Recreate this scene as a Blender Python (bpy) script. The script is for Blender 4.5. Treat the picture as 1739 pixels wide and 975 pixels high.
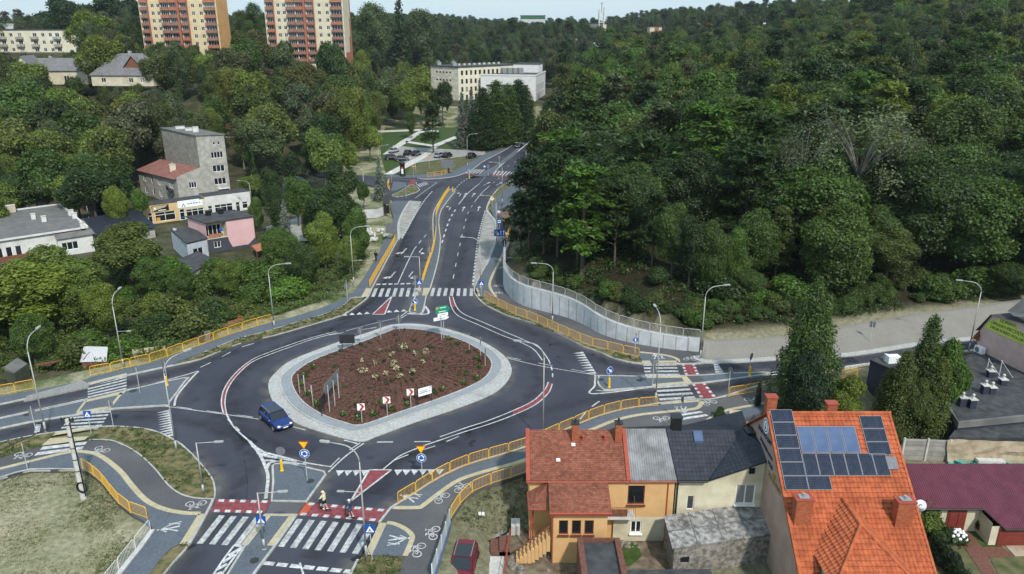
import bpy,bmesh,math,random,re
import numpy as np
from math import sin,cos,pi,radians,atan2,hypot,sqrt
from mathutils import Vector,Matrix
from mathutils.geometry import tessellate_polygon
for o in list(bpy.data.objects):bpy.data.objects.remove(o,do_unlink=True)
SC=bpy.context.scene
COL=SC.collection
RND=random.Random(7)
# ------------------------------------------------------------------ camera, sky, sun, exposure
F,CX,CY,CAMH=1300.0,869.5,487.5,37.0
TH=math.atan(447.5/F)
cd=bpy.data.cameras.new("camera");cam=bpy.data.objects.new("camera",cd);COL.objects.link(cam)
cd.sensor_width=36.0;cd.lens=36.0*F/1739.0;cd.clip_start=0.5;cd.clip_end=20000
cam.location=(0,0,CAMH);cam.rotation_euler=(pi/2-TH,0,0)
SC.camera=cam
SUN_EL,SUN_AZ=radians(46),radians(156)
world=bpy.data.worlds.new("World");SC.world=world;world.use_nodes=True
wn=world.node_tree.nodes;wl=world.node_tree.links
sky=wn.new("ShaderNodeTexSky");sky.sky_type='NISHITA';sky.sun_disc=False
sky.sun_elevation=SUN_EL;sky.sun_rotation=SUN_AZ;sky.air_density=1.0;sky.dust_density=0.7;sky.ozone_density=1.0
wtc=wn.new("ShaderNodeTexCoord");wmap=wn.new("ShaderNodeMapping");wmap.inputs["Scale"].default_value=(2.2,2.2,11)
wnz=wn.new("ShaderNodeTexNoise");wnz.inputs["Scale"].default_value=1.7;wnz.inputs["Detail"].default_value=7
wr=wn.new("ShaderNodeValToRGB");wr.color_ramp.elements[0].position=.4;wr.color_ramp.elements[1].position=.75;wr.color_ramp.elements[0].color=(.72,.72,.72,1);wr.color_ramp.elements[1].color=(.95,.95,.95,1)
wmix=wn.new("ShaderNodeMix");wmix.data_type='RGBA';wmix.inputs["B"].default_value=(4.3,5.75,6.75,1)
wl.new(wtc.outputs["Generated"],wmap.inputs[0]);wl.new(wmap.outputs[0],wnz.inputs["Vector"]);wl.new(wnz.outputs["Fac"],wr.inputs[0])
wl.new(wr.outputs[0],wmix.inputs["Factor"]);wl.new(sky.outputs[0],wmix.inputs["A"])
bg=wn["Background"];bg.inputs["Strength"].default_value=0.128
wl.new(wmix.outputs["Result"],bg.inputs["Color"])
sd=bpy.data.lights.new("sun",'SUN');sd.energy=3.1;sd.angle=radians(3);sd.color=(1,.95,.87)
sun=bpy.data.objects.new("sun",sd);COL.objects.link(sun)
sun.rotation_euler=Vector((-sin(SUN_AZ)*cos(SUN_EL),-cos(SUN_AZ)*cos(SUN_EL),-sin(SUN_EL))).to_track_quat('-Z','Y').to_euler()
SC.view_settings.view_transform='Standard';SC.view_settings.look='None'
SC.view_settings.exposure=0.27;SC.view_settings.gamma=1.0
SC.cycles.max_bounces=6;SC.cycles.diffuse_bounces=3;SC.cycles.transparent_max_bounces=6
SC.cycles.caustics_reflective=False;SC.cycles.caustics_refractive=False
# ------------------------------------------------------------------ survey: a sight line of the photograph meets the ground / a height / a distance
_c,_s=cos(TH),sin(TH)
def ray(px,py):
 a=(px-CX)/F;b=(CY-py)/F
 return Vector((a,_c+b*_s,-_s+b*_c))
def at(px,py,z=0.0):
 d=ray(px,py);t=(z-CAMH)/d.z
 return Vector((d.x*t,d.y*t,z))
def aty(px,py,Y):
 d=ray(px,py);t=Y/d.y
 return Vector((d.x*t,Y,CAMH+d.z*t))
def proj(p):
 x,y,z=p[0],p[1],p[2]-CAMH
 w=y*_c-z*_s
 return(CX+F*x/w,CY-F*(y*_s+z*_c)/w,w)
 # ------------------------------------------------------------------ materials
MATS={}
def mat(name,col,col2=None,scale=4.0,rough=.85,metal=0.0,bump=0.0,bscale=None,detail=5,mixlo=.38,mixhi=.62,spec=.3,kind=None,dirt=0.0):
 if name in MATS:return MATS[name]
 m=bpy.data.materials.new(name);m.use_nodes=True;MATS[name]=m
 n=m.node_tree.nodes;l=m.node_tree.links;b=n["Principled BSDF"]
 b.inputs["Roughness"].default_value=rough;b.inputs["Metallic"].default_value=metal
 b.inputs["Specular IOR Level"].default_value=spec
 c1=(*col,1);c2=(*(col2 or[min(1,v*1.18) for v in col]),1)
 tc=n.new("ShaderNodeTexCoord");vec=tc.outputs["UV" if kind in('tile','corr','brick','solar','shingle','seam','panel') else "Object"]
 nz=n.new("ShaderNodeTexNoise");nz.inputs["Scale"].default_value=scale;nz.inputs["Detail"].default_value=detail
 l.new(tc.outputs["Object"],nz.inputs["Vector"])
 rp=n.new("ShaderNodeValToRGB");rp.color_ramp.elements[0].position=mixlo;rp.color_ramp.elements[1].position=mixhi
 rp.color_ramp.elements[0].color=c1;rp.color_ramp.elements[1].color=c2
 l.new(nz.outputs["Fac"],rp.inputs[0]);out=rp.outputs[0]
 hgt_out=nz.outputs["Fac"];bdist=.02
 def mix(a,bb,f,mode='MIX'):
  x=n.new("ShaderNodeMix");x.data_type='RGBA';x.blend_type=mode
  for s,v in(("A",a),("B",bb),("Factor",f)):
   if hasattr(v,'links'):l.new(v,x.inputs[s])
   else:x.inputs[s].default_value=v
  return x.outputs["Result"]
 if kind in('brick','shingle','solar','tile','panel'):
  br=n.new("ShaderNodeTexBrick");l.new(vec,br.inputs["Vector"])
  bw,bh,mo,off={'brick':(.26,.085,.012,.5),'shingle':(.33,.15,.012,.5),'solar':(.165,.165,.009,0),'tile':(.30,.36,.02,0),'panel':(2.0,.5,.02,0)}[kind]
  br.inputs["Brick Width"].default_value=bw;br.inputs["Row Height"].default_value=bh;br.inputs["Mortar Size"].default_value=mo
  br.offset=off;br.inputs["Scale"].default_value=1;br.inputs["Mortar Smooth"].default_value=.3
  br.inputs["Color1"].default_value=(.8,.8,.8,1);br.inputs["Color2"].default_value=(1.15,1.15,1.15,1)
  br.inputs["Mortar"].default_value={'solar':(3.2,3.2,3.4,1),'tile':(.45,.42,.42,1)}.get(kind,(.55,.55,.55,1))
  out=mix(out,br.outputs["Color"],1.0,'MULTIPLY')
  hgt_out=br.outputs["Fac"];bdist=-.02
 if kind in('corr','seam'):
  sx=n.new("ShaderNodeSeparateXYZ");l.new(vec,sx.inputs[0])
  mm=n.new("ShaderNodeMath");mm.operation='MULTIPLY';mm.inputs[1].default_value=2*pi/(.18 if kind=='corr' else .45);l.new(sx.outputs[0],mm.inputs[0])
  sn=n.new("ShaderNodeMath");sn.operation='SINE';l.new(mm.outputs[0],sn.inputs[0])
  if kind=='seam':
   gt=n.new("ShaderNodeMath");gt.operation='GREATER_THAN';gt.inputs[1].default_value=.9;l.new(sn.outputs[0],gt.inputs[0]);sn=gt
  hgt_out=sn.outputs[0];bdist=.03
 if dirt:
  n2=n.new("ShaderNodeTexNoise");n2.inputs["Scale"].default_value=.45;n2.inputs["Detail"].default_value=7;n2.inputs["Roughness"].default_value=.65
  l.new(tc.outputs["Object"],n2.inputs["Vector"])
  r2=n.new("ShaderNodeValToRGB");r2.color_ramp.elements[0].position=.42;r2.color_ramp.elements[1].position=.68
  r2.color_ramp.elements[0].color=(1,1,1,1);v=1-dirt;r2.color_ramp.elements[1].color=(v,v*.98,v*.94,1)
  l.new(n2.outputs["Fac"],r2.inputs[0]);out=mix(out,r2.outputs[0],1.0,'MULTIPLY')
 l.new(out,b.inputs["Base Color"])
 if bump:
  bp=n.new("ShaderNodeBump");bp.inputs["Strength"].default_value=bump;bp.inputs["Distance"].default_value=abs(bdist);bp.invert=bdist<0
  if bscale:
   n3=n.new("ShaderNodeTexNoise");n3.inputs["Scale"].default_value=bscale;n3.inputs["Detail"].default_value=4
   l.new(tc.outputs["Object"],n3.inputs["Vector"]);hgt_out=n3.outputs["Fac"];bp.inputs["Distance"].default_value=.06
  l.new(hgt_out,bp.inputs["Height"]);l.new(bp.outputs[0],b.inputs["Normal"])
 return m
def leaf_mat(name,instancer=False,transl=.36):
 m=bpy.data.materials.new(name);m.use_nodes=True;n=m.node_tree.nodes;l=m.node_tree.links
 n.remove(n["Principled BSDF"]);out=n["Material Output"]
 if instancer:
  ci=n.new("ShaderNodeAttribute");ci.attribute_type='INSTANCER';ci.attribute_name="tint";csrc=ci.outputs["Color"]
 else:
  ci=n.new("ShaderNodeObjectInfo");csrc=ci.outputs["Color"]
 at_=n.new("ShaderNodeAttribute");at_.attribute_name="leafvar"
 mr=n.new("ShaderNodeMapRange");mr.inputs["To Min"].default_value=.4;mr.inputs["To Max"].default_value=1.9  # random leaf tone, range widened so bright leaves stand in for highlights
 l.new(at_.outputs["Fac"],mr.inputs["Value"])
 mx=n.new("ShaderNodeVectorMath");mx.operation='SCALE';l.new(csrc,mx.inputs[0]);l.new(mr.outputs[0],mx.inputs["Scale"])
 df=n.new("ShaderNodeBsdfDiffuse");tr=n.new("ShaderNodeBsdfTranslucent");ms=n.new("ShaderNodeMixShader");ms.inputs[0].default_value=transl
 l.new(mx.outputs[0],df.inputs["Color"])
 hs=n.new("ShaderNodeHueSaturation");hs.inputs["Hue"].default_value=.485;hs.inputs["Value"].default_value=1.25;l.new(mx.outputs[0],hs.inputs["Color"]);l.new(hs.outputs[0],tr.inputs["Color"])
 l.new(df.outputs[0],ms.inputs[1]);l.new(tr.outputs[0],ms.inputs[2])
 gl=n.new("ShaderNodeBsdfGlossy");gl.inputs["Roughness"].default_value=.55;gl.inputs["Color"].default_value=(1,1,1,1)
 m2=n.new("ShaderNodeMixShader");m2.inputs[0].default_value=.025
 l.new(ms.outputs[0],m2.inputs[1]);l.new(gl.outputs[0],m2.inputs[2]);l.new(m2.outputs[0],out.inputs["Surface"])
 return m
def ground_mat():
 m=bpy.data.materials.new("ground_soil_and_grass");m.use_nodes=True;n=m.node_tree.nodes;l=m.node_tree.links;b=n["Principled BSDF"]
 b.inputs["Roughness"].default_value=.95;b.inputs["Specular IOR Level"].default_value=.1
 tc=n.new("ShaderNodeTexCoord");vc=n.new("ShaderNodeAttribute");vc.attribute_name="zone"
 def noise(s,d=6,r=.6):
  x=n.new("ShaderNodeTexNoise");x.inputs["Scale"].default_value=s;x.inputs["Detail"].default_value=d;x.inputs["Roughness"].default_value=r
  l.new(tc.outputs["Object"],x.inputs["Vector"]);return x.outputs["Fac"]
 def ramp(f,stops):
  r=n.new("ShaderNodeValToRGB");e=r.color_ramp.elements
  while len(e)<len(stops):e.new(.5)
  for k,(p,c) in enumerate(stops):e[k].position=p;e[k].color=(*c,1)
  l.new(f,r.inputs[0]);return r.outputs[0]
 def mix(a,bb,f):
  x=n.new("ShaderNodeMix");x.data_type='RGBA';l.new(a,x.inputs["A"]);l.new(bb,x.inputs["B"]);l.new(f,x.inputs["Factor"]);return x.outputs["Result"]
 fine=noise(2.2,9,.72);big=noise(.16,5)
 green=ramp(fine,[(.3,(.045,.070,.022)),(.5,(.10,.125,.05)),(.7,(.22,.22,.12))])
 dry=ramp(fine,[(.3,(.19,.18,.105)),(.5,(.32,.295,.195)),(.68,(.46,.42,.32))])
 bigr=ramp(big,[(.40,(0,0,0)),(.62,(1,1,1))])
 field=mix(green,dry,bigr)
 sep=n.new("ShaderNodeSeparateColor");l.new(vc.outputs["Color"],sep.inputs[0])
 field=mix(field,dry,sep.outputs[1])
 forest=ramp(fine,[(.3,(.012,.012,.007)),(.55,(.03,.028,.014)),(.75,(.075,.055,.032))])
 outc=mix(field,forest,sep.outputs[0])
 l.new(outc,b.inputs["Base Color"])
 bp=n.new("ShaderNodeBump");bp.inputs["Strength"].default_value=.5;bp.inputs["Distance"].default_value=.15;l.new(fine,bp.inputs["Height"]);l.new(bp.outputs[0],b.inputs["Normal"])
 return m
def asphalt_mat(name,base,warm=0.0):
 m=bpy.data.materials.new(name);m.use_nodes=True;n=m.node_tree.nodes;l=m.node_tree.links;b=n["Principled BSDF"]
 b.inputs["Roughness"].default_value=.82;b.inputs["Specular IOR Level"].default_value=.35
 tc=n.new("ShaderNodeTexCoord")
 def noise(s,d,r=.6):
  x=n.new("ShaderNodeTexNoise");x.inputs["Scale"].default_value=s;x.inputs["Detail"].default_value=d;x.inputs["Roughness"].default_value=r
  l.new(tc.outputs["Object"],x.inputs["Vector"]);return x.outputs["Fac"]
 a=noise(.13,6);f=noise(9,3)
 r=n.new("ShaderNodeValToRGB");e=r.color_ramp.elements;e[0].position=.35;e[1].position=.7
 e[0].color=(base[0]*.82,base[1]*.82,base[2]*.86,1);e[1].color=(base[0]*1.45,base[1]*1.42,base[2]*1.34,1);l.new(a,r.inputs[0])
 r2=n.new("ShaderNodeValToRGB");r2.color_ramp.elements[0].color=(.78,.78,.78,1);r2.color_ramp.elements[1].color=(1.2,1.2,1.2,1)
 r2.color_ramp.elements[0].position=.3;r2.color_ramp.elements[1].position=.7;l.new(f,r2.inputs[0])
 x=n.new("ShaderNodeMix");x.data_type='RGBA';x.blend_type='MULTIPLY';x.inputs["Factor"].default_value=1
 l.new(r.outputs[0],x.inputs["A"]);l.new(r2.outputs[0],x.inputs["B"]);l.new(x.outputs["Result"],b.inputs["Base Color"])
 bp=n.new("ShaderNodeBump");bp.inputs["Strength"].default_value=.25;bp.inputs["Distance"].default_value=.01;l.new(f,bp.inputs["Height"]);l.new(bp.outputs[0],b.inputs["Normal"])
 return m
def glass_mat():
 m=bpy.data.materials.new("window_glass");m.use_nodes=True;n=m.node_tree.nodes;l=m.node_tree.links;b=n["Principled BSDF"]
 b.inputs["Roughness"].default_value=.06;b.inputs["Specular IOR Level"].default_value=.6
 oi=n.new("ShaderNodeObjectInfo");r=n.new("ShaderNodeValToRGB");r.color_ramp.interpolation='CONSTANT'
 e=r.color_ramp.elements;e[0].color=(.012,.015,.018,1);e[1].position=.55;e[1].color=(.03,.034,.038,1)
 q=e.new(.72);q.color=(.02,.02,.022,1);q=e.new(.82);q.color=(.26,.255,.24,1);q=e.new(.9);q.color=(.06,.06,.06,1)
 l.new(oi.outputs["Random"],r.inputs[0]);l.new(r.outputs[0],b.inputs["Base Color"])
 return m
GROUND=ground_mat();ASPH=asphalt_mat("road_asphalt",(.042,.045,.061));ASPH2=asphalt_mat("cycle_path_asphalt",(.085,.085,.090))
LEAF=leaf_mat("tree_leaves");LEAFI=leaf_mat("far_tree_leaves",True);GLASS=glass_mat()
mat("bark",(.06,.05,.04),(.13,.11,.09),9,.95,bump=.6)
mat("birch_bark",(.35,.34,.31),(.10,.09,.08),5,.9)
mat("pavers",(.092,.110,.135),(.124,.144,.170),6,.9,bump=.2,dirt=.12)
mat("granite_setts",(.34,.34,.335),(.50,.50,.49),7,.9,bump=.8,bscale=9,dirt=.1)
mat("granite_band",(.235,.26,.285),(.30,.325,.35),6,.9,dirt=.1)
mat("kerb_concrete",(.36,.36,.35),(.48,.48,.46),3,.9,dirt=.15)
mat("tactile_cream",(.42,.36,.235),(.50,.44,.30),4,.9,dirt=.12)
mat("concrete_bay",(.27,.265,.25),(.37,.36,.335),.8,.9,dirt=.15)
mat("concrete_wall",(.50,.525,.55),(.58,.60,.62),1.4,.9,dirt=.18)
mat("slope_blocks",(.21,.20,.178),(.25,.238,.212),7,.95,bump=.15,bscale=9,dirt=.1)
mat("white_paint",(.40,.405,.405),(.66,.665,.66),3.2,.75,detail=8,dirt=.3)
mat("worn_paint",(.31,.32,.325),(.55,.56,.56),3,.75,detail=8,dirt=.25)
mat("red_paint",(.20,.042,.052),(.27,.07,.078),2.5,.8,dirt=.2)
mat("orange_paint",(.46,.075,.03),(.48,.10,.04),2.5,.8)
mat("verge_grass",(.05,.068,.02),(.19,.155,.075),1.3,.95,bump=.6,bscale=6,detail=9)
mat("lawn",(.028,.058,.010),(.055,.092,.02),1.5,.95,bump=.5,bscale=7,detail=8)
mat("dry_lawn",(.06,.075,.028),(.14,.125,.06),.9,.95,bump=.5,bscale=7,detail=9)
mat("bark_mulch",(.048,.022,.014),(.15,.075,.052),6.5,.95,bump=1.0,bscale=8,detail=9,mixlo=.36,mixhi=.66)
mat("sand",(.30,.235,.16),(.42,.34,.25),1.1,.95,bump=.5,bscale=4,detail=8)
mat("soil",(.11,.085,.055),(.21,.17,.12),1.4,.95,bump=.6,bscale=4,detail=8)
mat("yard_paving",(.21,.205,.195),(.30,.295,.28),5,.95,bump=.5,bscale=6)
mat("yellow_steel",(.80,.43,.02),(.84,.48,.04),5,.5,spec=.4)
mat("galv_steel",(.46,.47,.48),(.54,.55,.56),5,.5,.15)
mat("lamp_steel",(.36,.36,.355),(.44,.44,.43),4,.5,.2)
mat("white_steel",(.62,.63,.64),None,5,.5)
mat("dark_steel",(.03,.032,.035),None,5,.5)
mat("sign_back",(.13,.14,.155),(.18,.19,.2),3,.6)
mat("sign_white",(.80,.81,.82),None,2,.5)
mat("sign_blue",(.010,.075,.36),None,2,.45)
mat("sign_yellow",(.80,.48,.012),None,2,.45)
mat("sign_red",(.42,.03,.012),None,2,.45)
mat("sign_green",(.012,.25,.14),None,2,.45)
mat("sign_orange",(.62,.30,.05),None,2,.45)
mat("black",(.012,.012,.013),None,3,.5)
mat("rubber",(.02,.02,.021),None,3,.85)
mat("pale_concrete",(.50,.49,.47),(.62,.61,.58),3,.9,dirt=.2)
mat("skin",(.52,.32,.23),None,3,.6)
# ------------------------------------------------------------------ mesh builder and objects
class MB:
 def __init__(s):s.v=[];s.f=[];s.uv={};s.mi={};s.cur=0
 def face(s,pts,uv=None):
  b=len(s.v);s.v.extend([tuple(p) for p in pts]);s.f.append(tuple(range(b,b+len(pts))))
  if uv:s.uv[len(s.f)-1]=uv
  if s.cur:s.mi[len(s.f)-1]=s.cur
  return s
 def quv(s,p0,p1,p2,p3):
  p0,p1,p2,p3=map(Vector,(p0,p1,p2,p3));U=(p1-p0).normalized();N=U.cross(p3-p0).normalized();V=N.cross(U)
  return s.face([p0,p1,p2,p3],[((p-p0).dot(U),(p-p0).dot(V)) for p in(p0,p1,p2,p3)])
 def puv(s,pts,U):
  pts=[Vector(p) for p in pts];U=Vector(U).normalized();N=None
  for k in range(1,len(pts)-1):
   c=(pts[k]-pts[0]).cross(pts[k+1]-pts[0])
   if c.length>1e-6:N=c.normalized();break
  V=N.cross(U).normalized()
  return s.face(pts,[((p-pts[0]).dot(U),(p-pts[0]).dot(V)) for p in pts])
 def box(s,c,d,rz=0.0,uv=False):
  cx,cy,cz=c;a,b,h=d[0]/2,d[1]/2,d[2]/2;cr,sr=cos(rz),sin(rz)
  P=[Vector((cx+x*cr-y*sr,cy+x*sr+y*cr,cz+z)) for z in(-h,h) for(x,y) in((-a,-b),(a,-b),(a,b),(-a,b))]
  for q in((0,1,5,4),(1,2,6,5),(2,3,7,6),(3,0,4,7),(4,5,6,7),(3,2,1,0)):
   s.quv(*[P[k] for k in q])
  return s
 def tube(s,pts,r,n=6,cap=True,r2=None):
  pts=[Vector(p) for p in pts];m=len(pts);rings=[];N=None
  for k,p in enumerate(pts):
   t=(pts[min(k+1,m-1)]-pts[max(k-1,0)]).normalized()
   if N is None:N=t.orthogonal().normalized()
   else:N=(N-t*N.dot(t)).normalized()
   Bn=t.cross(N);rr=r if r2 is None else r+(r2-r)*k/(m-1)
   if isinstance(r,(list,tuple)):rr=r[k]
   rings.append([p+(N*cos(2*pi*j/n)+Bn*sin(2*pi*j/n))*rr for j in range(n)])
  b=len(s.v)
  for R in rings:s.v.extend([tuple(q) for q in R])
  for k in range(m-1):
   for j in range(n):
    s.f.append((b+k*n+j,b+k*n+(j+1)%n,b+(k+1)*n+(j+1)%n,b+(k+1)*n+j))
    if s.cur:s.mi[len(s.f)-1]=s.cur
  if cap:
   s.f.append(tuple(b+j for j in reversed(range(n))));s.f.append(tuple(b+(m-1)*n+j for j in range(n)))
   if s.cur:s.mi[len(s.f)-1]=s.cur;s.mi[len(s.f)-2]=s.cur
  return s
 def lathe(s,prof,n=16,c=(0,0,0)):
  b=len(s.v)
  for r,z in prof:
   for j in range(n):s.v.append((c[0]+r*cos(2*pi*j/n),c[1]+r*sin(2*pi*j/n),c[2]+z))
  for k in range(len(prof)-1):
   for j in range(n):s.f.append((b+k*n+j,b+k*n+(j+1)%n,b+(k+1)*n+(j+1)%n,b+(k+1)*n+j))
  s.f.append(tuple(b+j for j in reversed(range(n))));s.f.append(tuple(b+(len(prof)-1)*n+j for j in range(n)))
  return s
 def sphere(s,c,r,nu=10,nv=7,sc=(1,1,1)):
  b=len(s.v)
  for i in range(nv+1):
   a=pi*i/nv
   for j in range(nu):s.v.append((c[0]+r*sc[0]*sin(a)*cos(2*pi*j/nu),c[1]+r*sc[1]*sin(a)*sin(2*pi*j/nu),c[2]+r*sc[2]*cos(a)))
  for i in range(nv):
   for j in range(nu):s.f.append((b+i*nu+j,b+(i+1)*nu+j,b+(i+1)*nu+(j+1)%nu,b+i*nu+(j+1)%nu))
  return s
 def plate(s,poly,M,d=0.02):
  n=len(poly);f=[M@Vector((x,y,0)) for x,y in poly];g=[M@Vector((x,y,-d)) for x,y in poly]
  for t in tessellate_polygon([[Vector((x,y,0)) for x,y in poly]]):
   t=list(t);a=[poly[k] for k in t]
   if(a[1][0]-a[0][0])*(a[2][1]-a[0][1])-(a[1][1]-a[0][1])*(a[2][0]-a[0][0])<0:t.reverse()
   s.face([f[k] for k in t]);s.face([g[k] for k in reversed(t)])
  for k in range(n):s.face([f[k],g[k],g[(k+1)%n],f[(k+1)%n]])
  return s
 def slab(s,poly,ztop,zbot):
  pts=[Vector((p[0],p[1],0)) for p in poly]
  ar=sum(pts[k].x*pts[(k+1)%len(pts)].y-pts[(k+1)%len(pts)].x*pts[k].y for k in range(len(pts)))
  if ar<0:pts.reverse()
  zt=ztop if callable(ztop) else(lambda x,y:ztop)
  for t in tessellate_polygon([pts]):
   a=[pts[k] for k in t]
   if(a[1]-a[0]).cross(a[2]-a[0]).z<0:a.reverse()
   s.face([(p.x,p.y,zt(p.x,p.y)) for p in a])
  if zbot is not None:
   for k in range(len(pts)):
    p,q=pts[k],pts[(k+1)%len(pts)]
    s.face([(p.x,p.y,zbot),(q.x,q.y,zbot),(q.x,q.y,zt(q.x,q.y)),(p.x,p.y,zt(p.x,p.y))])
  return s
 def build(s,name,m,parent=None,smooth=False,weld=0,**tags):
  me=bpy.data.meshes.new(name)
  off=parent.get('_org',(0,0,0)) if parent is not None else(0,0,0)
  V=[(x-off[0],y-off[1],z-off[2]) for x,y,z in s.v] if parent is not None and any(off) else s.v
  me.from_pydata(V,[],s.f)
  for mm in(m if isinstance(m,(list,tuple)) else[m]):me.materials.append(MATS[mm] if isinstance(mm,str) else mm)
  if s.mi:
   for k,i in s.mi.items():me.polygons[k].material_index=i
  if s.uv:
   ul=me.uv_layers.new(name="UVMap")
   for k,uvs in s.uv.items():
    p=me.polygons[k]
    for li,q in zip(p.loop_indices,uvs):ul.data[li].uv=q
  if weld:
   bm=bmesh.new();bm.from_mesh(me);bmesh.ops.remove_doubles(bm,verts=bm.verts,dist=.001);bmesh.ops.recalc_face_normals(bm,faces=bm.faces);bm.to_mesh(me);bm.free()
  me.validate();me.update()
  if smooth:me.polygons.foreach_set("use_smooth",[True]*len(me.polygons))
  o=bpy.data.objects.new(name,me);COL.objects.link(o)
  if parent is not None:o.parent=parent;o['_org']=off
  if weld>1:q=o.modifiers.new('round','SUBSURF');q.levels=q.render_levels=weld-1
  for k,v in tags.items():o[k]=v
  return o
def thing(name,label,cat,org=(0,0,0),group=None,rz=0.0,local=False):
 """An Empty at the thing's base. Child meshes built in world coordinates are shifted by org unless local."""
 o=bpy.data.objects.new(name,None);COL.objects.link(o);o.location=org;o.rotation_euler=(0,0,rz);o.empty_display_size=.2
 o['label']=label;o['category']=cat
 if group:o['group']=group
 o['_org']=(0,0,0) if local else tuple(org)
 return o
def clone(root,loc,rz=0.0,label=None,group=None,scale=None,color=None):
 def cp(o,par):
  c=o.copy();COL.objects.link(c);c.parent=par
  if color is not None:c.color=color
  for ch in KIDS.get(o.name,[]):cp(ch,c)
  return c
 r=cp(root,None);r.location=loc;r.rotation_euler=(0,0,rz)
 if label:r['label']=label
 if group:r['group']=group
 if scale is not None:r.scale=scale if hasattr(scale,'__len__') else(scale,)*3
 return r
KIDS={}
def freeze(root):
 """Remember a prototype's tree so that clone() needs no scene look-ups."""
 for o in[root]+list(root.children_recursive):KIDS[o.name]=list(o.children)
 return root
def obj(name,mesh,parent=None,loc=(0,0,0),rot=(0,0,0),scale=(1,1,1)):
 o=bpy.data.objects.new(name,mesh);COL.objects.link(o);o.parent=parent;o.location=loc;o.rotation_euler=rot;o.scale=scale
 return o
def struct(name,mb,m,smooth=False):return mb.build(name,m,None,smooth,kind='structure')
# ------------------------------------------------------------------ plan geometry
def pxl(pts,z=0.0):return[at(x,y,z) for x,y in pts]
def smooth_line(P,closed=False,n=5):
 P=[Vector(p) for p in P];m=len(P);out=[]
 for k in range(m if closed else m-1):
  p0=P[(k-1)%m] if closed or k>0 else P[k];p1=P[k];p2=P[(k+1)%m];p3=P[(k+2)%m] if closed or k+2<m else P[(k+1)%m]
  for j in range(n):
   t=j/n;out.append(.5*((2*p1)+(p2-p0)*t+(2*p0-5*p1+4*p2-p3)*t*t+(3*p1-p0-3*p2+p3)*t**3))
 if not closed:out.append(P[-1].copy())
 return out
def perp(P,k,closed=False):
 m=len(P);a=P[(k-1)%m] if closed or k>0 else P[k];b=P[(k+1)%m] if closed or k<m-1 else P[k]
 t=Vector((b.x-a.x,b.y-a.y,0)).normalized();return Vector((-t.y,t.x,0))
def ribbon(mb,P,w,z,zbot=None,closed=False,off=0.0):
 P=[Vector((p[0],p[1],0)) for p in P];m=len(P)
 L=[P[k]+perp(P,k,closed)*(off+w/2) for k in range(m)];R=[P[k]+perp(P,k,closed)*(off-w/2) for k in range(m)]
 for k in range(m if closed else m-1):
  j=(k+1)%m
  q=[R[k],R[j],L[j],L[k]]
  mb.face([(p.x,p.y,z) for p in q])
  if zbot is not None:
   mb.face([(R[k].x,R[k].y,zbot),(R[j].x,R[j].y,zbot),(R[j].x,R[j].y,z),(R[k].x,R[k].y,z)])
   mb.face([(L[j].x,L[j].y,zbot),(L[k].x,L[k].y,zbot),(L[k].x,L[k].y,z),(L[j].x,L[j].y,z)])
 if zbot is not None and not closed:
  for k in(0,m-1):mb.face([(L[k].x,L[k].y,zbot),(R[k].x,R[k].y,zbot),(R[k].x,R[k].y,z),(L[k].x,L[k].y,z)])
def resample(P,step):
 P=[Vector(p) for p in P];out=[P[0].copy()];acc=0.0;want=step
 for a,b in zip(P,P[1:]):
  L=(b-a).length
  while acc+L>=want:out.append(a+(b-a)*((want-acc)/L));want+=step
  acc+=L
 return out
def length(P):return sum((Vector(b)-Vector(a)).length for a,b in zip(P,P[1:]))
def dashes(mb,P,w,on,gap,z):
 R=resample(P,.25);n1=max(1,round(on/.25));n2=round((on+gap)/.25);k=0
 while k+n1<len(R):ribbon(mb,R[k:k+n1+1],w,z);k+=n2
def inside(poly,X,Y):
 c=np.zeros(X.shape,bool);n=len(poly)
 for k in range(n):
  x1,y1=poly[k][0],poly[k][1];x2,y2=poly[(k+1)%n][0],poly[(k+1)%n][1]
  if y1==y2:continue
  c^=((y1>Y)!=(y2>Y))&(X<(x2-x1)*(Y-y1)/(y2-y1)+x1)
 return c
def dist_line(P,X,Y):
 d=np.full(np.shape(X),1e9)
 for a,b in zip(P,P[1:]):
  ax,ay,bx,by=a[0],a[1],b[0],b[1];L=(bx-ax)**2+(by-ay)**2
  t=np.clip(((X-ax)*(bx-ax)+(Y-ay)*(by-ay))/L,0,1)
  d=np.minimum(d,np.hypot(X-ax-t*(bx-ax),Y-ay-t*(by-ay)))
 return d
def sstep(a,b,x):t=np.clip((x-a)/(b-a),0,1);return t*t*(3-2*t)

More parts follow.
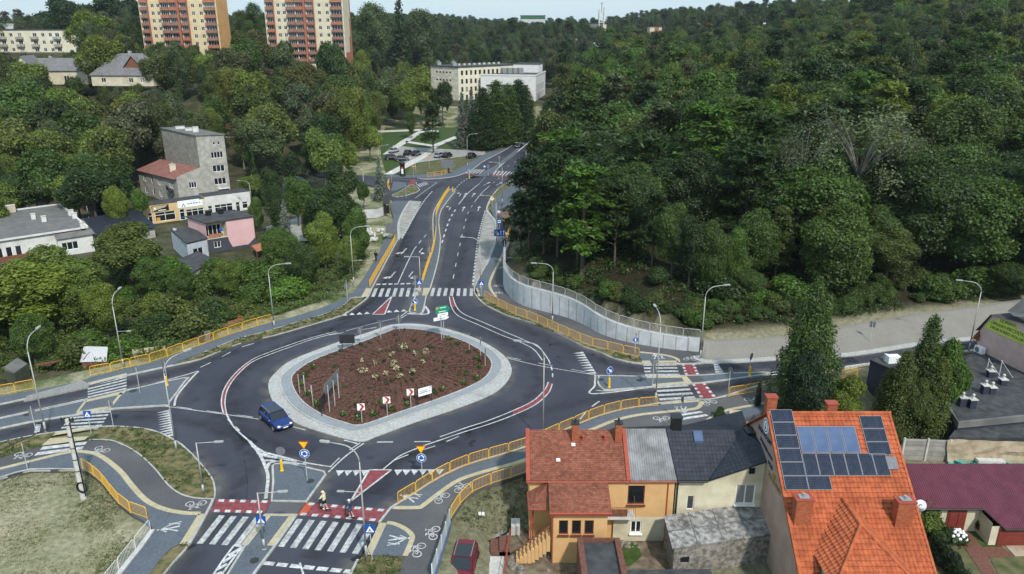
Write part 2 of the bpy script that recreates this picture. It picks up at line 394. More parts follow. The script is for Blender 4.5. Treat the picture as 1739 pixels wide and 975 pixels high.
# ------------------------------------------------------------------ the plan: outlines surveyed from the photograph (z = 0 roads, z = .12 pavements)
K=.12
ROAD=[(-60,700),(0,686),(140,656),(215,637),(292,620),(340,609),(404,583),(468,568),(531,550),(580,535),(606,519),(624,505),(631,490),(675,407),(677,404),(677,380),(683,363),(691,349),(697,341),(668,341),(655,330),(640,318),(600,307),(540,300),(480,276),(480,270),(540,290),(600,297),(656,301),(709,302),(724,304),(767,300.4),(791,293),(806,285),(824,272),(862,252),(890,232),(911,215),(922,202),(934,202),(922,225),(905,262),(895,287),(880,299),(872,304),(848,319),(836,333),(827,356),(841,376),(842,405),(826,449),(806,488),(811,504),(826,518),(862,535),(900,546),(952,567),(990,587),(1020,597),(1044,608),(1090,617),(1180,617),(1211,614),(1352,605),(1443,600.5),(1571,581),(1648,574),(1739,562),(1850,545),(1850,562),(1739,583),(1640,597),(1478,618),(1435,624),(1300,652),(1217,676),(1180,678),(1123,684),(1086,690),(1058,695),(1030,702),(1006,710),(982,720),(940,738),(894,758),(850,772),(818,781),(787,791),(756,805),(728,821),(701,839),(675,855),(664,862),(656,872),(644,887),(621,930),(608,950),(595,975),(575,1010),(250,1010),(276,975),(293,954),(321,923),(350,872),(362,847),(364,835),(361,816),(347,796),(324,770),(302,751),(271,735),(240,727),(197,724),(169,725),(93,734),(42,742),(0,751),(-60,768)]
NW_WALK=[(-60,700),(0,685),(149,656),(215,637),(292,618),(340,600),(404,574),(448,563),(491,550),(540,536),(580,520),(597,505),(618,504),(631,489),(675,407),(677,402),(654,404),(644,428),(621,467),(600,496),(580,509),(540,525),(491,540),(463,547),(440,553),(397,566.7),(352.6,582.6),(304,599),(277,609.5),(248.7,618.5),(216.7,625),(187,632.6),(152,641),(138,647),(60,663),(0,673),(-60,686)]
NE_PATH=[(878,303),(844,333),(833,357),(842,376),(843,405),(828,449),(808,488),(812,503),(822,505),(837,514),(862,527),(880,535),(898,541),(929,554),(960,568),(992,582),(1013,589),(1036,594),(1060,600),(1086,606),(1090,615),(1150,616),(1187,613),(1192,602),(1186,597),(1145,594),(1093,586),(1050,577),(1016,565),(991,551),(965,540),(927,529),(893,520),(870,508),(856,490),(855,477),(858,450),(864,420),(871,395),(879,370),(886,340),(890,310)]
NE_WALK=[(878,303.5),(844.5,333),(833.5,357),(842.5,376),(843.5,405),(828.5,449),(808.5,488),(812.5,502.5),(822,504),(843,504),(834,492),(832,477),(847,446),(867,405),(875,380),(884,345),(889,312)]
NE_VERGE=[(811,504),(826,518),(862,535),(900,546),(952,567),(990,587),(1020,597),(1044,608),(1090,616),(1086,607),(1060,601),(1036,595),(1013,590),(992,583),(960,569),(929,555),(898,542),(880,536),(862,528),(837,515),(822,506)]
SE_PATH=[(664,862),(675,856),(701,841),(728,823),(756,807),(787,793),(818,783),(850,774),(894,760),(940,739),(982,721),(1006,711),(1030,703),(1058,696),(1086,692),(1123,685),(1180,679),(1217,676),(1237,674),(1300,653),(1435,625),(1435,655),(1350,682),(1290,703),(1230,724),(1170,742),(1100,744),(1030,748),(985,760),(894,803),(852,817),(818,828),(791,844),(766,881),(764,889),(737,975),(726,1010),(640,1010),(676,975),(687,945),(627,943),(644,887),(656,872)]
SE_WALK=[(667,861),(675,857),(701,842),(728,824),(756,808),(787,794),(818,784),(850,775),(894,761),(940,740),(982,722),(1006,712),(1030,704),(1058,697),(1086,693),(1123,686),(1180,680),(1190,682),(1188,690),(1175,695),(1134,699),(1082,705),(1044,714),(1011,727),(894,780),(818,802),(778,816),(745,838),(719,858),(708,861.5)]
SE_WALK2=[(1150,733),(1223,702),(1262,692),(1297,685),(1350,665),(1425,640),(1425,645),(1350,674),(1290,701),(1230,722),(1172,740)]
SE_PATCH=[(656,888),(670,890),(689,899),(700,910),(697,922),(687,944),(629,942)]
SE_GRASS=[(621,944),(687,945.5),(676,975),(640,1010),(578,1010),(597,975),(609,951)]
SW_PATH=[(-60,790),(0,777.6),(70,758),(152,748),(180,748),(203,753.6),(234,770.5),(262,796),(285,824),(307,839.6),(333,846.7),(362.5,848),(350,872),(321.6,923),(305,924),(290,931),(272,950),(252,978),(238,1000),(172,1000),(195,975),(225,945),(257,906),(260,896),(242,882),(223,872),(197.5,852),(172,818.5),(149.5,801.5),(130,797),(51,797),(0,811),(-60,826)]
SW_WALK=[(-60,810),(0,796),(56,782),(118,767.7),(147,767.7),(172,775),(203,799),(226,827),(248,849.5),(276,863.6),(310,870.7),(349,871.8),(321,922.5),(305,923.5),(289,931),(271,950),(251,978),(237,999),(173,999),(196,975),(225,946),(257,907),(259,896),(241,882.5),(222,872.5),(197,852.5),(171.5,819),(149,802),(130,797.6),(51,797.6),(0,811.6),(-60,826.5)]
SW_VERGE=[(169,725),(197,724),(240,727),(271,735),(302,751),(324,770),(347,796),(361,816),(364,835),(362,847),(333,846),(307,839),(285,823),(262,795),(234,769.5),(203,752.6),(181,747),(152,747)]
SW_VERGE2=[(-60,768),(0,751),(42,742),(93,734),(70,757),(0,776.6),(-60,789)]
SW_WEDGE=[(321,923),(293,954),(276,975),(250,1010),(238,1000),(252,978),(272,950),(291,931.5),(306,925)]
NW_VERGE=[(292,620),(340,609),(404,583),(468,568),(531,550),(580,535),(606,519),(618,505),(597,506),(580,521),(540,537),(491,551),(448,564),(404,575),(340,601)]
N_VERGE=[(872,304),(848,319),(836,333),(827,356),(832.6,357),(844,333),(877,304)]
ISL_OUT=[(458,653),(472,632),(499,612),(568,585),(632,564),(665.6,553),(709,551.5),(760.5,560.5),(812,578.5),(850,601.5),(865.6,622),(863,642.6),(837,668),(773,694),(696.5,719.5),(635,742.5),(617,749),(594,746),(542.6,732),(496.5,714),(468,686)]
ISL_IN=[(495,648),(506.7,630),(542.6,609),(606.7,586),(658,565.6),(678.5,560),(722,563),(773,576),(806.7,591),(830,609),(835,624.6),(824.6,642.6),(799,658),(747.7,678.5),(671,705),(614,724),(583.6,719.5),(542.6,704),(509,678.5)]
W_ISL=[(-60,722),(0,711),(149,679),(215,663),(312,641.5),(314,647),(287,683),(279,688),(197,693),(128,704),(51,716),(-60,738)]
S_ISL=[(463,791),(466.5,787.5),(492,787),(550,800.5),(552.6,806),(520,851),(461.5,850),(464,818.5)]
S_REF=[(461,850.5),(520,851.5),(504,873),(451,873)]
S_ISL2=[(451,873.3),(504,873.3),(466,927),(430,975),(405,1005),(365,1005),(387,974),(416,927)]
E_ISL=[(1017,640),(1021,637.7),(1095,639),(1190,637),(1236,634),(1298,632),(1303,635),(1198,649),(1165,651),(1106,656.5),(1036,661.5),(1023.6,659.5),(1016,651)]
N_ISL=[(695,528),(703,531),(717,531),(723.6,502.6),(731,488),(744,441),(748,405),(745,377),(750.5,354),(772,326),(770,322),(763,322),(754,331),(739,354),(735,374),(736,405),(734,420.5),(726,447),(713,485),(706,502)]
N_ISL2=[(793,303),(800,299),(822,300),(838,294),(850,280),(872,266),(893,240),(891,240),(866,262),(838,283),(812,296.5)]
JN_ISL=[(713,322),(700,313),(690,318),(678,326),(666.7,330.7),(668,333),(678.7,334),(698.7,329)]
JN_ISL2=[(668,308),(690,310),(689,317),(676,322),(664,325)]
E_BAY=[(826,357),(841,375),(842,400),(838,420),(826,449),(806,487),(803,487),(808,447),(813,410),(819,382)]
W_BAY=[(677,404),(677,380),(683,363),(691,349),(697,341),(716,342),(706,364),(683,405)]
N_WALK=[(724,304),(767,300.4),(791,293),(806,285),(824,272),(862,252),(890,232),(911,215),(900,215),(872,234),(840,252),(812,268),(795,277),(775,288),(745,294),(700,297),(656,297),(656,301),(709,302)]
JW_WALK=[(677,402),(677,380),(683,363),(691,349),(697,341),(668,341),(662,350),(668,370),(667,400)]
def sm(pts,z=0,n=4,closed=True):return smooth_line(pxl(pts,z),closed,n)
WALLB=pxl([(855,450),(854.5,470),(856,490),(870,508),(893,520.5),(926.7,529.5),(965,540),(991,551),(1016,565),(1050,577),(1093,586),(1144.6,593.6),(1187,597.5)],K)
SLOPE_B=pxl([(1190,604),(1211,611),(1352,603),(1443,598),(1571,578.5),(1648,571.5),(1739,559),(1850,542),(2100,500)],K)
SLOPE_T=[at(x,y,z) for x,y,z in[(1195,578,1.5),(1213,580,1.2),(1345,573,1.2),(1440,556,1.3),(1560,536,1.5),(1640,525,1.7),(1739,511,1.9),(1850,497,1.9),(2100,455,1.9)]]
EEDGE=pxl([(934,202),(922,225),(905,262),(897,287),(891,310),(887,340),(880,370),(872,395),(865,420),(859,448)])
HILL_L=EEDGE+WALLB+SLOPE_T[1:]
HILL_POLY=[(HILL_L[0].x+25,420),(60,700),(700,6000),(6000,6000),(6000,40)]+list(reversed([(p.x,p.y) for p in HILL_L]))
YARD_EDGE=pxl([(726,1010),(737,975),(764,889),(766,881),(791,844),(818,828),(852,817),(894,803),(985,760),(1030,748),(1100,744),(1170,742),(1230,724),(1290,703),(1350,676),(1435,645),(1478,628),(1640,605),(1739,590),(1900,565)])
YARD_POLY=[(p.x,p.y) for p in YARD_EDGE]+[(200,90),(200,0),(-8,0)]
VAL_EDGE=pxl([(-200,715),(0,672),(60,661),(152,640),(187,632.6),(248.7,618.5),(304,599),(352.6,582.6),(397,566.7),(440,553),(491,540),(580,509),(600,496),(621,467),(644,428),(654,404),(640,345),(600,320),(560,310)])
VAL_POLY=[(p.x,p.y) for p in VAL_EDGE]+[(-60,186),(-260,186),(-260,60)]
YZ,VZ=-1.5,-2.0
paved_polys=[]
def hgt(X,Y,paved=False):
 X=np.asarray(X,float);Y=np.asarray(Y,float)
 h=5*sstep(288,350,Y)+12*sstep(360,620,Y)+10*sstep(700,1600,Y)
 h=h+(17*sstep(203,250,Y)+5*sstep(245,330,Y))*sstep(-48,-92,X)*(1-.75*sstep(342,470,Y))
 inr=inside(HILL_POLY,X,Y);d=dist_line([(p.x,p.y) for p in HILL_L],X,Y)
 base=np.where(X<20,2.7,1.4)*(Y<118)
 hr=base*sstep(0,.6,d)+.155*np.minimum(d,60)+(.03+.12*sstep(60,230,X))*np.clip(d-60,0,170)
 h=np.where(inr,np.maximum(hr,h*.8)+.6*np.sin(X*.21)*np.sin(Y*.17)*sstep(3,14,d),h)
 iny=inside(YARD_POLY,X,Y);dy=dist_line([(p.x,p.y) for p in YARD_EDGE],X,Y)
 h=np.where(iny,YZ*sstep(.3,3.5,dy),h)
 inv=inside(VAL_POLY,X,Y);dv=dist_line([(p.x,p.y) for p in VAL_EDGE],X,Y)
 h=np.where(inv,VZ*sstep(1.2,8,dv)+.25*np.sin(X*.5)*np.sin(Y*.43)*sstep(4,9,dv),h)
 if paved:
  for P in paved_polys:
   xs=[p[0] for p in P];ys=[p[1] for p in P]
   mk=(X>min(xs)-3)&(X<max(xs)+3)&(Y>min(ys)-3)&(Y<max(ys)+3)
   if not mk.any():continue
   xx,yy=X[mk],Y[mk]
   near=inside(P,xx,yy)|(dist_line(list(P)+[P[0]],xx,yy)<1.5)
   hh=h[mk];hh[near]=np.minimum(hh[near],-.25);h[mk]=hh
 return h
def hg(x,y):return float(hgt(np.array([x]),np.array([y]))[0])
paved_all=[ROAD,NW_WALK,NE_PATH,NE_VERGE,SE_PATH,SE_GRASS,SW_PATH,SW_VERGE,SW_VERGE2,SW_WEDGE,NW_VERGE,N_VERGE,N_WALK,JW_WALK]
paved_polys+=[[(p.x,p.y) for p in pxl(q)] for q in paved_all]
def grow(a,b,step,f,lim):
 out=[a];s=step
 while abs(out[-1])<lim:s*=f;out.append(out[-1]+b*s)
 return out[1:]
xs=list(np.arange(-150,120.1,1.5));xs=list(reversed(grow(-150,-1,1.5,1.22,2400)))+xs+grow(120,1,1.5,1.22,2400)
ys=list(np.arange(24,340.1,1.5));ys=[-300,-100,-20,5]+ys+grow(340,1,1.5,1.22,2600)
GX,GY=np.meshgrid(xs,ys);GZ=hgt(GX,GY,True)
nx,ny=len(xs),len(ys)
me=bpy.data.meshes.new("terrain")
me.vertices.add(nx*ny);me.vertices.foreach_set("co",np.stack([GX,GY,GZ],-1).astype(np.float32).ravel())
ii=(np.arange(ny-1)[:,None]*nx+np.arange(nx-1)[None,:]).ravel()
q=np.stack([ii,ii+1,ii+nx+1,ii+nx],-1).astype(np.int32)
me.loops.add(q.size);me.loops.foreach_set("vertex_index",q.ravel())
me.polygons.add(len(q));me.polygons.foreach_set("loop_start",np.arange(len(q))*4);me.polygons.foreach_set("loop_total",np.full(len(q),4))
me.update();me.validate()
FIELD=[(p.x,p.y) for p in pxl([(-80,830),(0,811),(51,797),(130,797),(172,819),(223,872),(257,906),(195,975),(150,1030),(-200,1030)])]
inf=inside(FIELD,GX,GY)
inr=inside(HILL_POLY,GX,GY);iny=inside(YARD_POLY,GX,GY);inv=inside(VAL_POLY,GX,GY)
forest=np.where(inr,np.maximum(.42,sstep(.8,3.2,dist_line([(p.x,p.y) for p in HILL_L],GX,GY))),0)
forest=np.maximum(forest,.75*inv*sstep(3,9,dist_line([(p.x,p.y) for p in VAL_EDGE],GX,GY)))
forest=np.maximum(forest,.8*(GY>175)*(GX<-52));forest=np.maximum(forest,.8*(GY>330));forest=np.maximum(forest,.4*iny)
dry=np.where(inr&(GX>23),1-sstep(1,3.5,dist_line([(p.x,p.y) for p in HILL_L],GX,GY)),0);dry=np.maximum(dry,.55*inf);dry=np.maximum(dry,.6*iny)
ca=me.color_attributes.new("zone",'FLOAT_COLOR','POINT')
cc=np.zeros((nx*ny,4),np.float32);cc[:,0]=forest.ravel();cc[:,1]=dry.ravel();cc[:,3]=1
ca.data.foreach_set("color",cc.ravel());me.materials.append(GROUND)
me.polygons.foreach_set("use_smooth",[True]*len(me.polygons))
o=bpy.data.objects.new("terrain",me);COL.objects.link(o);o['kind']='structure'
# ------------------------------------------------------------------ roads and pavements
def slab_px(name,pts,m,z,zb=-.45,smooth=0,kind='structure'):
 mb=MB();P=pxl(pts,max(z,0)) if not smooth else smooth_line(pxl(pts,max(z,0)),True,smooth)
 mb.slab([(p.x,p.y) for p in P],z,zb);o=mb.build(name,m);o['kind']=kind;return P
slab_px("road",ROAD,ASPH,0.0)
for nm,pts,m,z in[("pavement",NW_WALK,"pavers",K),("cycle_path",NE_PATH,ASPH2,K-.004),("pavement",NE_WALK,"pavers",K+.002),("cycle_path",SE_PATH,ASPH2,K-.004),("pavement",SE_WALK,"pavers",K+.002),("pavement",SE_WALK2,"pavers",K+.002),("pavement",SE_PATCH,"pavers",K+.002),("cycle_path",SW_PATH,ASPH2,K-.004),("pavement",SW_WALK,"pavers",K+.002),("pavement",N_WALK,"pavers",K),("pavement",JW_WALK,"pavers",K)]:
 slab_px(nm,pts,m,z,-.45 if z<=K else K-.003)
for pts in(SW_VERGE,SW_VERGE2,SW_WEDGE,NW_VERGE,NE_VERGE,N_VERGE,SE_GRASS):slab_px("grass_verge",pts,"verge_grass",K+.03)
slab_px("grass_verge",JN_ISL,"verge_grass",K+.03)
for pts in(W_ISL,S_ISL,S_ISL2,E_ISL,N_ISL,N_ISL2,JN_ISL2):slab_px("traffic_island",pts,"pavers",K if pts is not N_ISL2 else .03,-.2)
slab_px("cycle_path",S_REF,ASPH2,.03,-.2)
for nm,pts in(("bus_bay",E_BAY),("bus_bay",W_BAY)):slab_px(nm,pts,"concrete_bay",.006,None)
slab_px("cycle_path",[(1157,637.3),(1187,636.6),(1199,649),(1170,650.6)],ASPH2,K+.002,K-.003)
slab_px("pavement",[(1087,598),(1110,600.5),(1134,604),(1149,609),(1151,614),(1092,614.5),(1087,607)],"pavers",K+.003,K-.003)
IO=sm(ISL_OUT,0,4);II=sm(ISL_IN,0,4)
cen=Vector((sum(p.x for p in II)/len(II),sum(p.y for p in II)/len(II),0))
mb=MB();mb.slab(IO,.06,-.2);struct("roundabout_apron",mb,"granite_setts")
BAND=[]
for p in II:BAND.append(p+(p-cen).normalized()*1.15)
mb=MB();mb.slab(BAND,.13,.0);struct("roundabout_band",mb,"granite_band")
mb=MB();ribbon(mb,BAND,.16,.16,.0,True);ribbon(mb,IO,.28,.075,-.1,True);ribbon(mb,II,.14,.2,.1,True);struct("roundabout_kerb",mb,"kerb_concrete")
mb=MB();rings=[];NR=16
for k in range(NR+1):
 t=k/NR
 rings.append([Vector((cen.x+(p.x-cen.x)*(1-t)*.997,cen.y+(p.y-cen.y)*(1-t)*.997,.17+.75*(1-(1-t)**2)+(RND.uniform(-.05,.05) if 0<k<NR else 0))) for p in II])
for a,b in zip(rings,rings[1:]):
 for j in range(len(II)):
  k=(j+1)%len(II);mb.face([a[j],a[k],b[k],b[j]])
struct("mulch_ground",mb,"bark_mulch")
def mound_z(p):
 best=1e9
 d=math.hypot(p.x-cen.x,p.y-cen.y);ang=atan2(p.y-cen.y,p.x-cen.x)
 r=min(II,key=lambda q:abs((atan2(q.y-cen.y,q.x-cen.x)-ang+pi)%(2*pi)-pi));t=1-d/max(.1,math.hypot(r.x-cen.x,r.y-cen.y))
 return .17+.75*(1-(1-max(0,t))**2)
def island_at(px,py):
 p=at(px,py,.5)
 for _ in range(4):p=at(px,py,mound_z(p))
 return p
mb=MB()
def kerb(pts,w=.2,closed=False,n=4,z=K+.02,off=0):ribbon(mb,sm(pts,K,n,closed),w,z,-.1,closed,off)
i=ROAD.index
kerb(ROAD[0:13],n=3);kerb(ROAD[12:14],n=1);kerb(ROAD[13:19],.45);kerb(ROAD[29:38]);kerb(ROAD[39:47]);kerb(ROAD[46:51],.45);kerb(ROAD[50:59]);kerb(ROAD[58:66]);kerb(ROAD[67:89]);kerb(ROAD[88:95],n=2);kerb(ROAD[96:])
for q in(W_ISL,S_ISL,S_ISL2,E_ISL,N_ISL):kerb(q,.18,True,1 if q in(S_ISL,S_ISL2,N_ISL2) else 2)
kerb(JN_ISL,.15,True,2,K+.035);kerb(NE_VERGE[9:],.1,False,2,K+.036);kerb(SW_VERGE[9:],.12,False,3,K+.036);kerb(NW_VERGE[7:],.1,False,3,K+.036)
kerb([(130,797),(51,797),(0,811),(-60,826)],.12,n=2,z=K+.05)
struct("kerb",mb,"kerb_concrete")
mb=MB()
def strip(pts,w=.45,n=4,z=K+.006):ribbon(mb,sm(pts,K,n,False),w,z)
strip([(-60,810),(0,796),(56,782),(118,767.7),(147,767.7),(172,775),(203,799),(226,827),(248,849.5),(276,863.6),(310,870.7),(340,872)])
strip([(667,862),(708,862),(719,858),(745,838),(778,816),(818,802),(894,780),(960,748),(1011,727),(1044,714),(1082,705),(1134,699),(1175,695),(1188,690),(1191,681)])
strip([(1172,734),(1223,701),(1262,691),(1297,684.5),(1350,664)],.4)
strip([(657,887.5),(670,889.5),(689,898.5),(700,910),(697.5,922),(688,944)],.4)
strip([(870,393),(867,405),(847,446),(832.5,477),(834,492),(843,504)],.4)
strip([(1087,598),(1110,600.5),(1134,604),(1150,609.5),(1152,615)],.4)
def quad(pts,z=K+.006):mb.face(list(reversed([at(x,y,z) for x,y in pts])) if False else[at(x,y,z) for x,y in pts])
quad([(321,923),(305,924),(337,872.5),(350,872.5)][::1]);quad([(644,887.5),(657,888),(632,942),(619,942)])
quad([(421,926),(409,926),(448,873.5),(462,873.5)]);quad([(466,926.5),(453,926.5),(492,874.5),(503.5,873.8)]);quad([(456,876),(496,876.5),(500,873.6),(460,873.4)],K+.009)
quad([(149,653),(149,650),(215,633.5),(215,637)]);quad([(149,679),(215,663),(209,669),(145,683)]);quad([(128,703),(134,698.5),(187,689),(187,693)]);quad([(98,733),(160,722.5),(160,728),(88,740)])
quad([(85,744),(150,741),(144,747),(70,757)]);quad([(204,667),(209,667.5),(189,692),(184,692)]);quad([(143,681),(147,682),(133,700),(129,700)])
quad([(1090,616.5),(1090,612.5),(1152,612.5),(1152,616)]);quad([(1098,642),(1098,638.8),(1160,638.5),(1162,641.5)]);quad([(1157,639),(1166,638.6),(1176,650),(1163,650.5)],K+.009);quad([(1107,656),(1107,652.4),(1163,647.5),(1166,650.5)])
quad([(1123,687),(1122,683.5),(1190,679),(1190,682)]);quad([(613,504.5),(622,489),(631,490),(623,504)]);quad([(719,489),(731,489),(726,501.5),(717,502)]);quad([(808,489),(812,489),(816,503),(812,503)]);quad([(708,489),(714,489),(710,502),(706,502)])
struct("tactile_strip",mb,"tactile_cream")
slab_px("bare_path",[(46,672),(140,646),(152,652),(150,657),(40,681)],"yard_paving",K+.05,-.2)
# ------------------------------------------------------------------ paint on the road
def bil(Q,u,v):return(Q[0]*(1-u)+Q[1]*u)*(1-v)+(Q[3]*(1-u)+Q[2]*u)*v
def zebra(name,px4,n,z=.008,duty=.5,m="worn_paint"):
 """px4: the quad, stripes side by side along its first edge, long along its second"""
 Q=pxl(px4,z);b=MB();step=1/(n-1+duty)
 for k in range(n):
  u0=k*step;u1=u0+step*duty
  b.face([bil(Q,u0,0),bil(Q,u1,0),bil(Q,u1,1),bil(Q,u0,1)])
 struct(name,b,m)
zebra("zebra_crossing_marking",[(471.6,928),(608,941),(637,892),(504.5,881)],7)
zebra("zebra_crossing_marking",[(334,923),(407,927),(443,879),(372,875)],4)
zebra("zebra_crossing_marking",[(630.5,504),(706,503.5),(709,489),(636,490)],7)
zebra("zebra_crossing_marking",[(730,503),(803,502.5),(803.5,490),(734,489)],7)
zebra("zebra_crossing_marking",[(149,676),(149,655),(215,638.5),(215,661)],5)
zebra("zebra_crossing_marking",[(103,728),(124,703),(188,697.5),(172,724)],5)
zebra("zebra_crossing_marking",[(1096,638),(1092,618.6),(1147.6,618),(1154.6,637.6)],4)
zebra("zebra_crossing_marking",[(1120.6,680),(1110,656),(1167.7,652.7),(1181.6,676.5)],4)
zebra("zebra_crossing_marking",[(789,294.5),(816,294.5),(823,288),(806,287.5)],5)
zebra("zebra_crossing_marking",[(836.4,297.3),(870,298.7),(880,291.8),(842,290)],7)
zebra("zebra_crossing_marking",[(713,318),(728,313),(722,309),(708,313)],5)
zebra("zebra_crossing_marking",[(58,774),(73,758.5),(148,750),(139,763)],2,K+.006,.6,"white_paint")
zebra("zebra_crossing_marking",[(1160,713),(1141,705),(1190,698),(1203,706)],2,K+.006,.5,"white_paint")
zebra("stop_line_marking",[(446,959),(600,975),(605,968.5),(450,953)],7,.008,.78,"white_paint")
zebra("stop_line_marking",[(638,484),(707,482.5),(708,480.5),(640,482)],7,.008,.68,"white_paint")
zebra("stop_line_marking",[(58,735),(61,721),(70,720),(67,733)],4,.008,.8,"white_paint")
zebra("stop_line_marking",[(1215,633),(1211.5,618),(1219,617.5),(1229,632.5)],4,.008,.75,"white_paint")
def bikecross(px4,n,m="red_paint"):
 Q=pxl(px4,.004);b=MB();b.face(Q);struct("cycle_crossing_marking",b,m)
 Q=pxl(px4,.008);b=MB();d=1/(n*2)
 for k in range(n):
  u0=(2*k+.45)*d;u1=u0+d
  b.face([bil(Q,u0,0),bil(Q,u1,0),bil(Q,u1,.2),bil(Q,u0,.2)]);b.face([bil(Q,u0,.8),bil(Q,u1,.8),bil(Q,u1,1),bil(Q,u0,1)])
 struct("cycle_crossing_marking",b,"white_paint")
bikecross([(359,869.6),(449,872),(460,850),(368,847.6)],5);bikecross([(504.5,874.7),(641,885.6),(659,865),(521,853)],7)
bikecross([(1157,617.6),(1164,637.8),(1188,637.4),(1179,616.8)][::-1][::-1],4);bikecross([(1174,650.6),(1190,677),(1217,675.2),(1196,649)],4)
for q in([(779,294.6),(806,297),(808,294.8),(782,293)],[(832,299),(871,301.5),(873,299.3),(836,297.2)],[(691,313),(702,314.5),(709,305.5),(700,304.5)]):
 b=MB();b.face(pxl(q,.005));struct("cycle_crossing_marking",b,"red_paint")
b=MB();b.face(pxl([(505,874.4),(517,875.6),(534,854.4),(521.6,853.2)],.006));struct("cycle_crossing_marking",b,"orange_paint")
W_=MB()
ZL=[.0085]
def nz_():ZL[0]+=.00025;return ZL[0]
def line(pts,w=.14,n=5):ribbon(W_,sm(pts,0,n,False),w,nz_())
def dash(pts,w,on,off):dashes(W_,sm(pts,0,6,False),w,on,off,nz_())
WESTA=[(571,563),(531,573),(494,585),(458,598),(427,611.5),(399,634.6),(381,660),(376,683),(380,704)];WESTB=[(574,565),(533,575.5),(497,588),(461,601),(428,615),(403,637),(387,660),(382,683),(385,704)]
line(WESTA,.13);line(WESTB,.13);line([(385,704),(397,725),(422,748),(454,773),(480,776),(520,786),(562.7,793)],.16);line([(423.5,749),(440,770),(452,796),(455,815),(451,847)],.28)
EASTA=[(763,504),(767,522),(779,537),(811,551),(849,568),(885,582),(907,594),(921,612),(928,632),(931,649),(925,662),(905,681),(870,698),(830,714),(790,727),(747,742)]
EASTB=[(769,504),(775,520.5),(787,533),(818,546.5),(856,563),(890,577.5),(916,591),(932,612),(938,631),(938,652),(931,668),(908,688),(872,705),(832,720),(790,733),(749,747)]
line(EASTA[:8],.13);line(EASTB[:8],.13);line(EASTA[9:],.13);line(EASTB[9:],.13);dash(EASTB[7:10],.14,1,.8)
line([(749,747),(714.5,759),(681.6,773),(664,786),(651,797)],.14);dash([(780,741),(740,757),(700,770),(660,786),(645,796)],.12,1.6,1.2)
line([(618,753),(588,774),(557.6,802)],.14);dash([(612,752),(582,773),(560,794)],.12,1.6,1.4);dash([(640,751),(735,750)],.16,1.6,1.8);dash([(498,725),(620,757)],.14,1.4,4.5)
line([(279.5,690),(340,698),(440,712)],.1);dash([(300,691),(440,710)],.1,1.8,1.8);line([(861,608),(920,622),(1011,637)],.1);dash([(861,606.5),(1011,635)],.1,1.8,2.2)
line([(588,562),(640,548),(677,540)],.1);dash([(560,569),(640,556)],.14,1.8,2.4);line([(677,540),(692,529)],.16);dash([(680,541),(692,534)],.14,1.6,1.5)
dash([(340,624),(368,611),(404,592),(440,581)],.14,1.6,1.6);dash([(985,712),(1000,695),(1020,680)],.16,1.5,1.4);dash([(387,712),(415,740)],.16,1,1)
line([(0,709.5),(80,692),(149,677)],.16);line([(216,662),(250,655),(337,630.5)],.2);line([(240,659),(318,642)],.12);line([(337,630.5),(322,646),(301,672),(296,690)],.22);line([(0,727),(51,714.5)],.16)
line([(1011,637),(1010,655),(1007,669),(1106,658)],.2);line([(1012,663),(1040,664),(1106,656.5)],.14);line([(1303,637),(1380,632),(1435,626)],.22);line([(1303,633),(1380,628)],.15)
line([(1180,614.8),(1211,614.6),(1352,606.5),(1443,602),(1571,582.5),(1739,564)],.12);line([(1435,622.5),(1478,616.5),(1640,595.5),(1739,581.5)],.14)
line([(692,533),(727,533),(722,520)],.3);line([(722,520),(718,531)],.2)
line([(676,481),(690,450),(703,424)],.14,2);dash([(703,424),(714,410),(731,391)],.14,2,2);dash([(769.7,473),(778,430),(787,390),(795,361.5),(806,343.6)],.13,2,4)
line([(805.6,343.6),(817,329),(828.7,318)],.13);dash([(828.7,318),(845,305),(856,298)],.13,2,3);dash([(750.5,413),(757,391),(765,370),(777,351)],.26,2,2);line([(779,347),(795,328),(813,313)],.18)
dash([(813,313),(824,301)],.14,1,1);dash([(824,358),(813,400),(807,447),(802.6,487)],.26,.9,.9);dash([(682.6,405),(694,385),(705.6,364),(722,339),(736,323)],.26,.9,.9)
dash([(772,322),(783,311),(797,301)],.2,1.2,1.2);line([(836,295),(850,281),(868,266),(900,240),(924,214)],.5);line([(829,298),(846,282),(866,266)],.14);dash([(862,283),(880,270),(905,240)],.12,2,5)
line([(656,303),(700,306),(742,310)],.1);line([(742,310),(725,322),(705,337)],.12)
for a,b2,c in(((428,757),(447,768),(486,778)),((437,769),(452,775),(505,784)),((446,783),(456,782),(520,789)),((452,797),(458,786),(468,784))):line([a,b2],.3,1);line([b2,c],.25,1)
line([(398,926),(380,950),(360,980)],.16);line([(412,928),(394,952),(374,980)],.16)
for a,b2 in(((398,926),(411,928)),((388,944),(411,930)),((378,956),(399,942)),((368,968),(386,958)),((361,979),(377,972))):line([a,b2],.28,1)
line([(509,956),(515,975),(508,1000)],.14,1)
def tri(c,along,w,h):
 a=Vector(along).normalized();t=Vector((-a.y,a.x,0));W_.face([c-a*w/2,c+a*w/2,c+t*h])
def teeth(p,q,n,w=.75,h=.75,flip=1,skip=()):
 A,B=at(*p),at(*q)
 for k in range(n):
  if k in skip:continue
  c=A+(B-A)*(k/(n-1));c.z=.0085;a=(B-A).normalized()*flip;t=Vector((-a.y,a.x,0));W_.face([c-a*w/2,c+a*w/2,c+t*h] if True else[])
teeth((578,799),(747,797),13,.75,.9,-1,(4,5,6));teeth((585,536),(686,529),9,.8,.9,1,(4,5));teeth((991,599),(1012,633),9,.55,1.3,-1);teeth((290,697),(296,738),11,.5,1.3,-1)
struct("road_paint_marking",W_,"white_paint")
R_=MB()
def wedge(pts,z=.005):R_.face(pxl(pts,z))
wedge([(627,798),(665,798),(595.6,851.5)]);wedge([(632.6,534),(653,534),(666,502.6)])
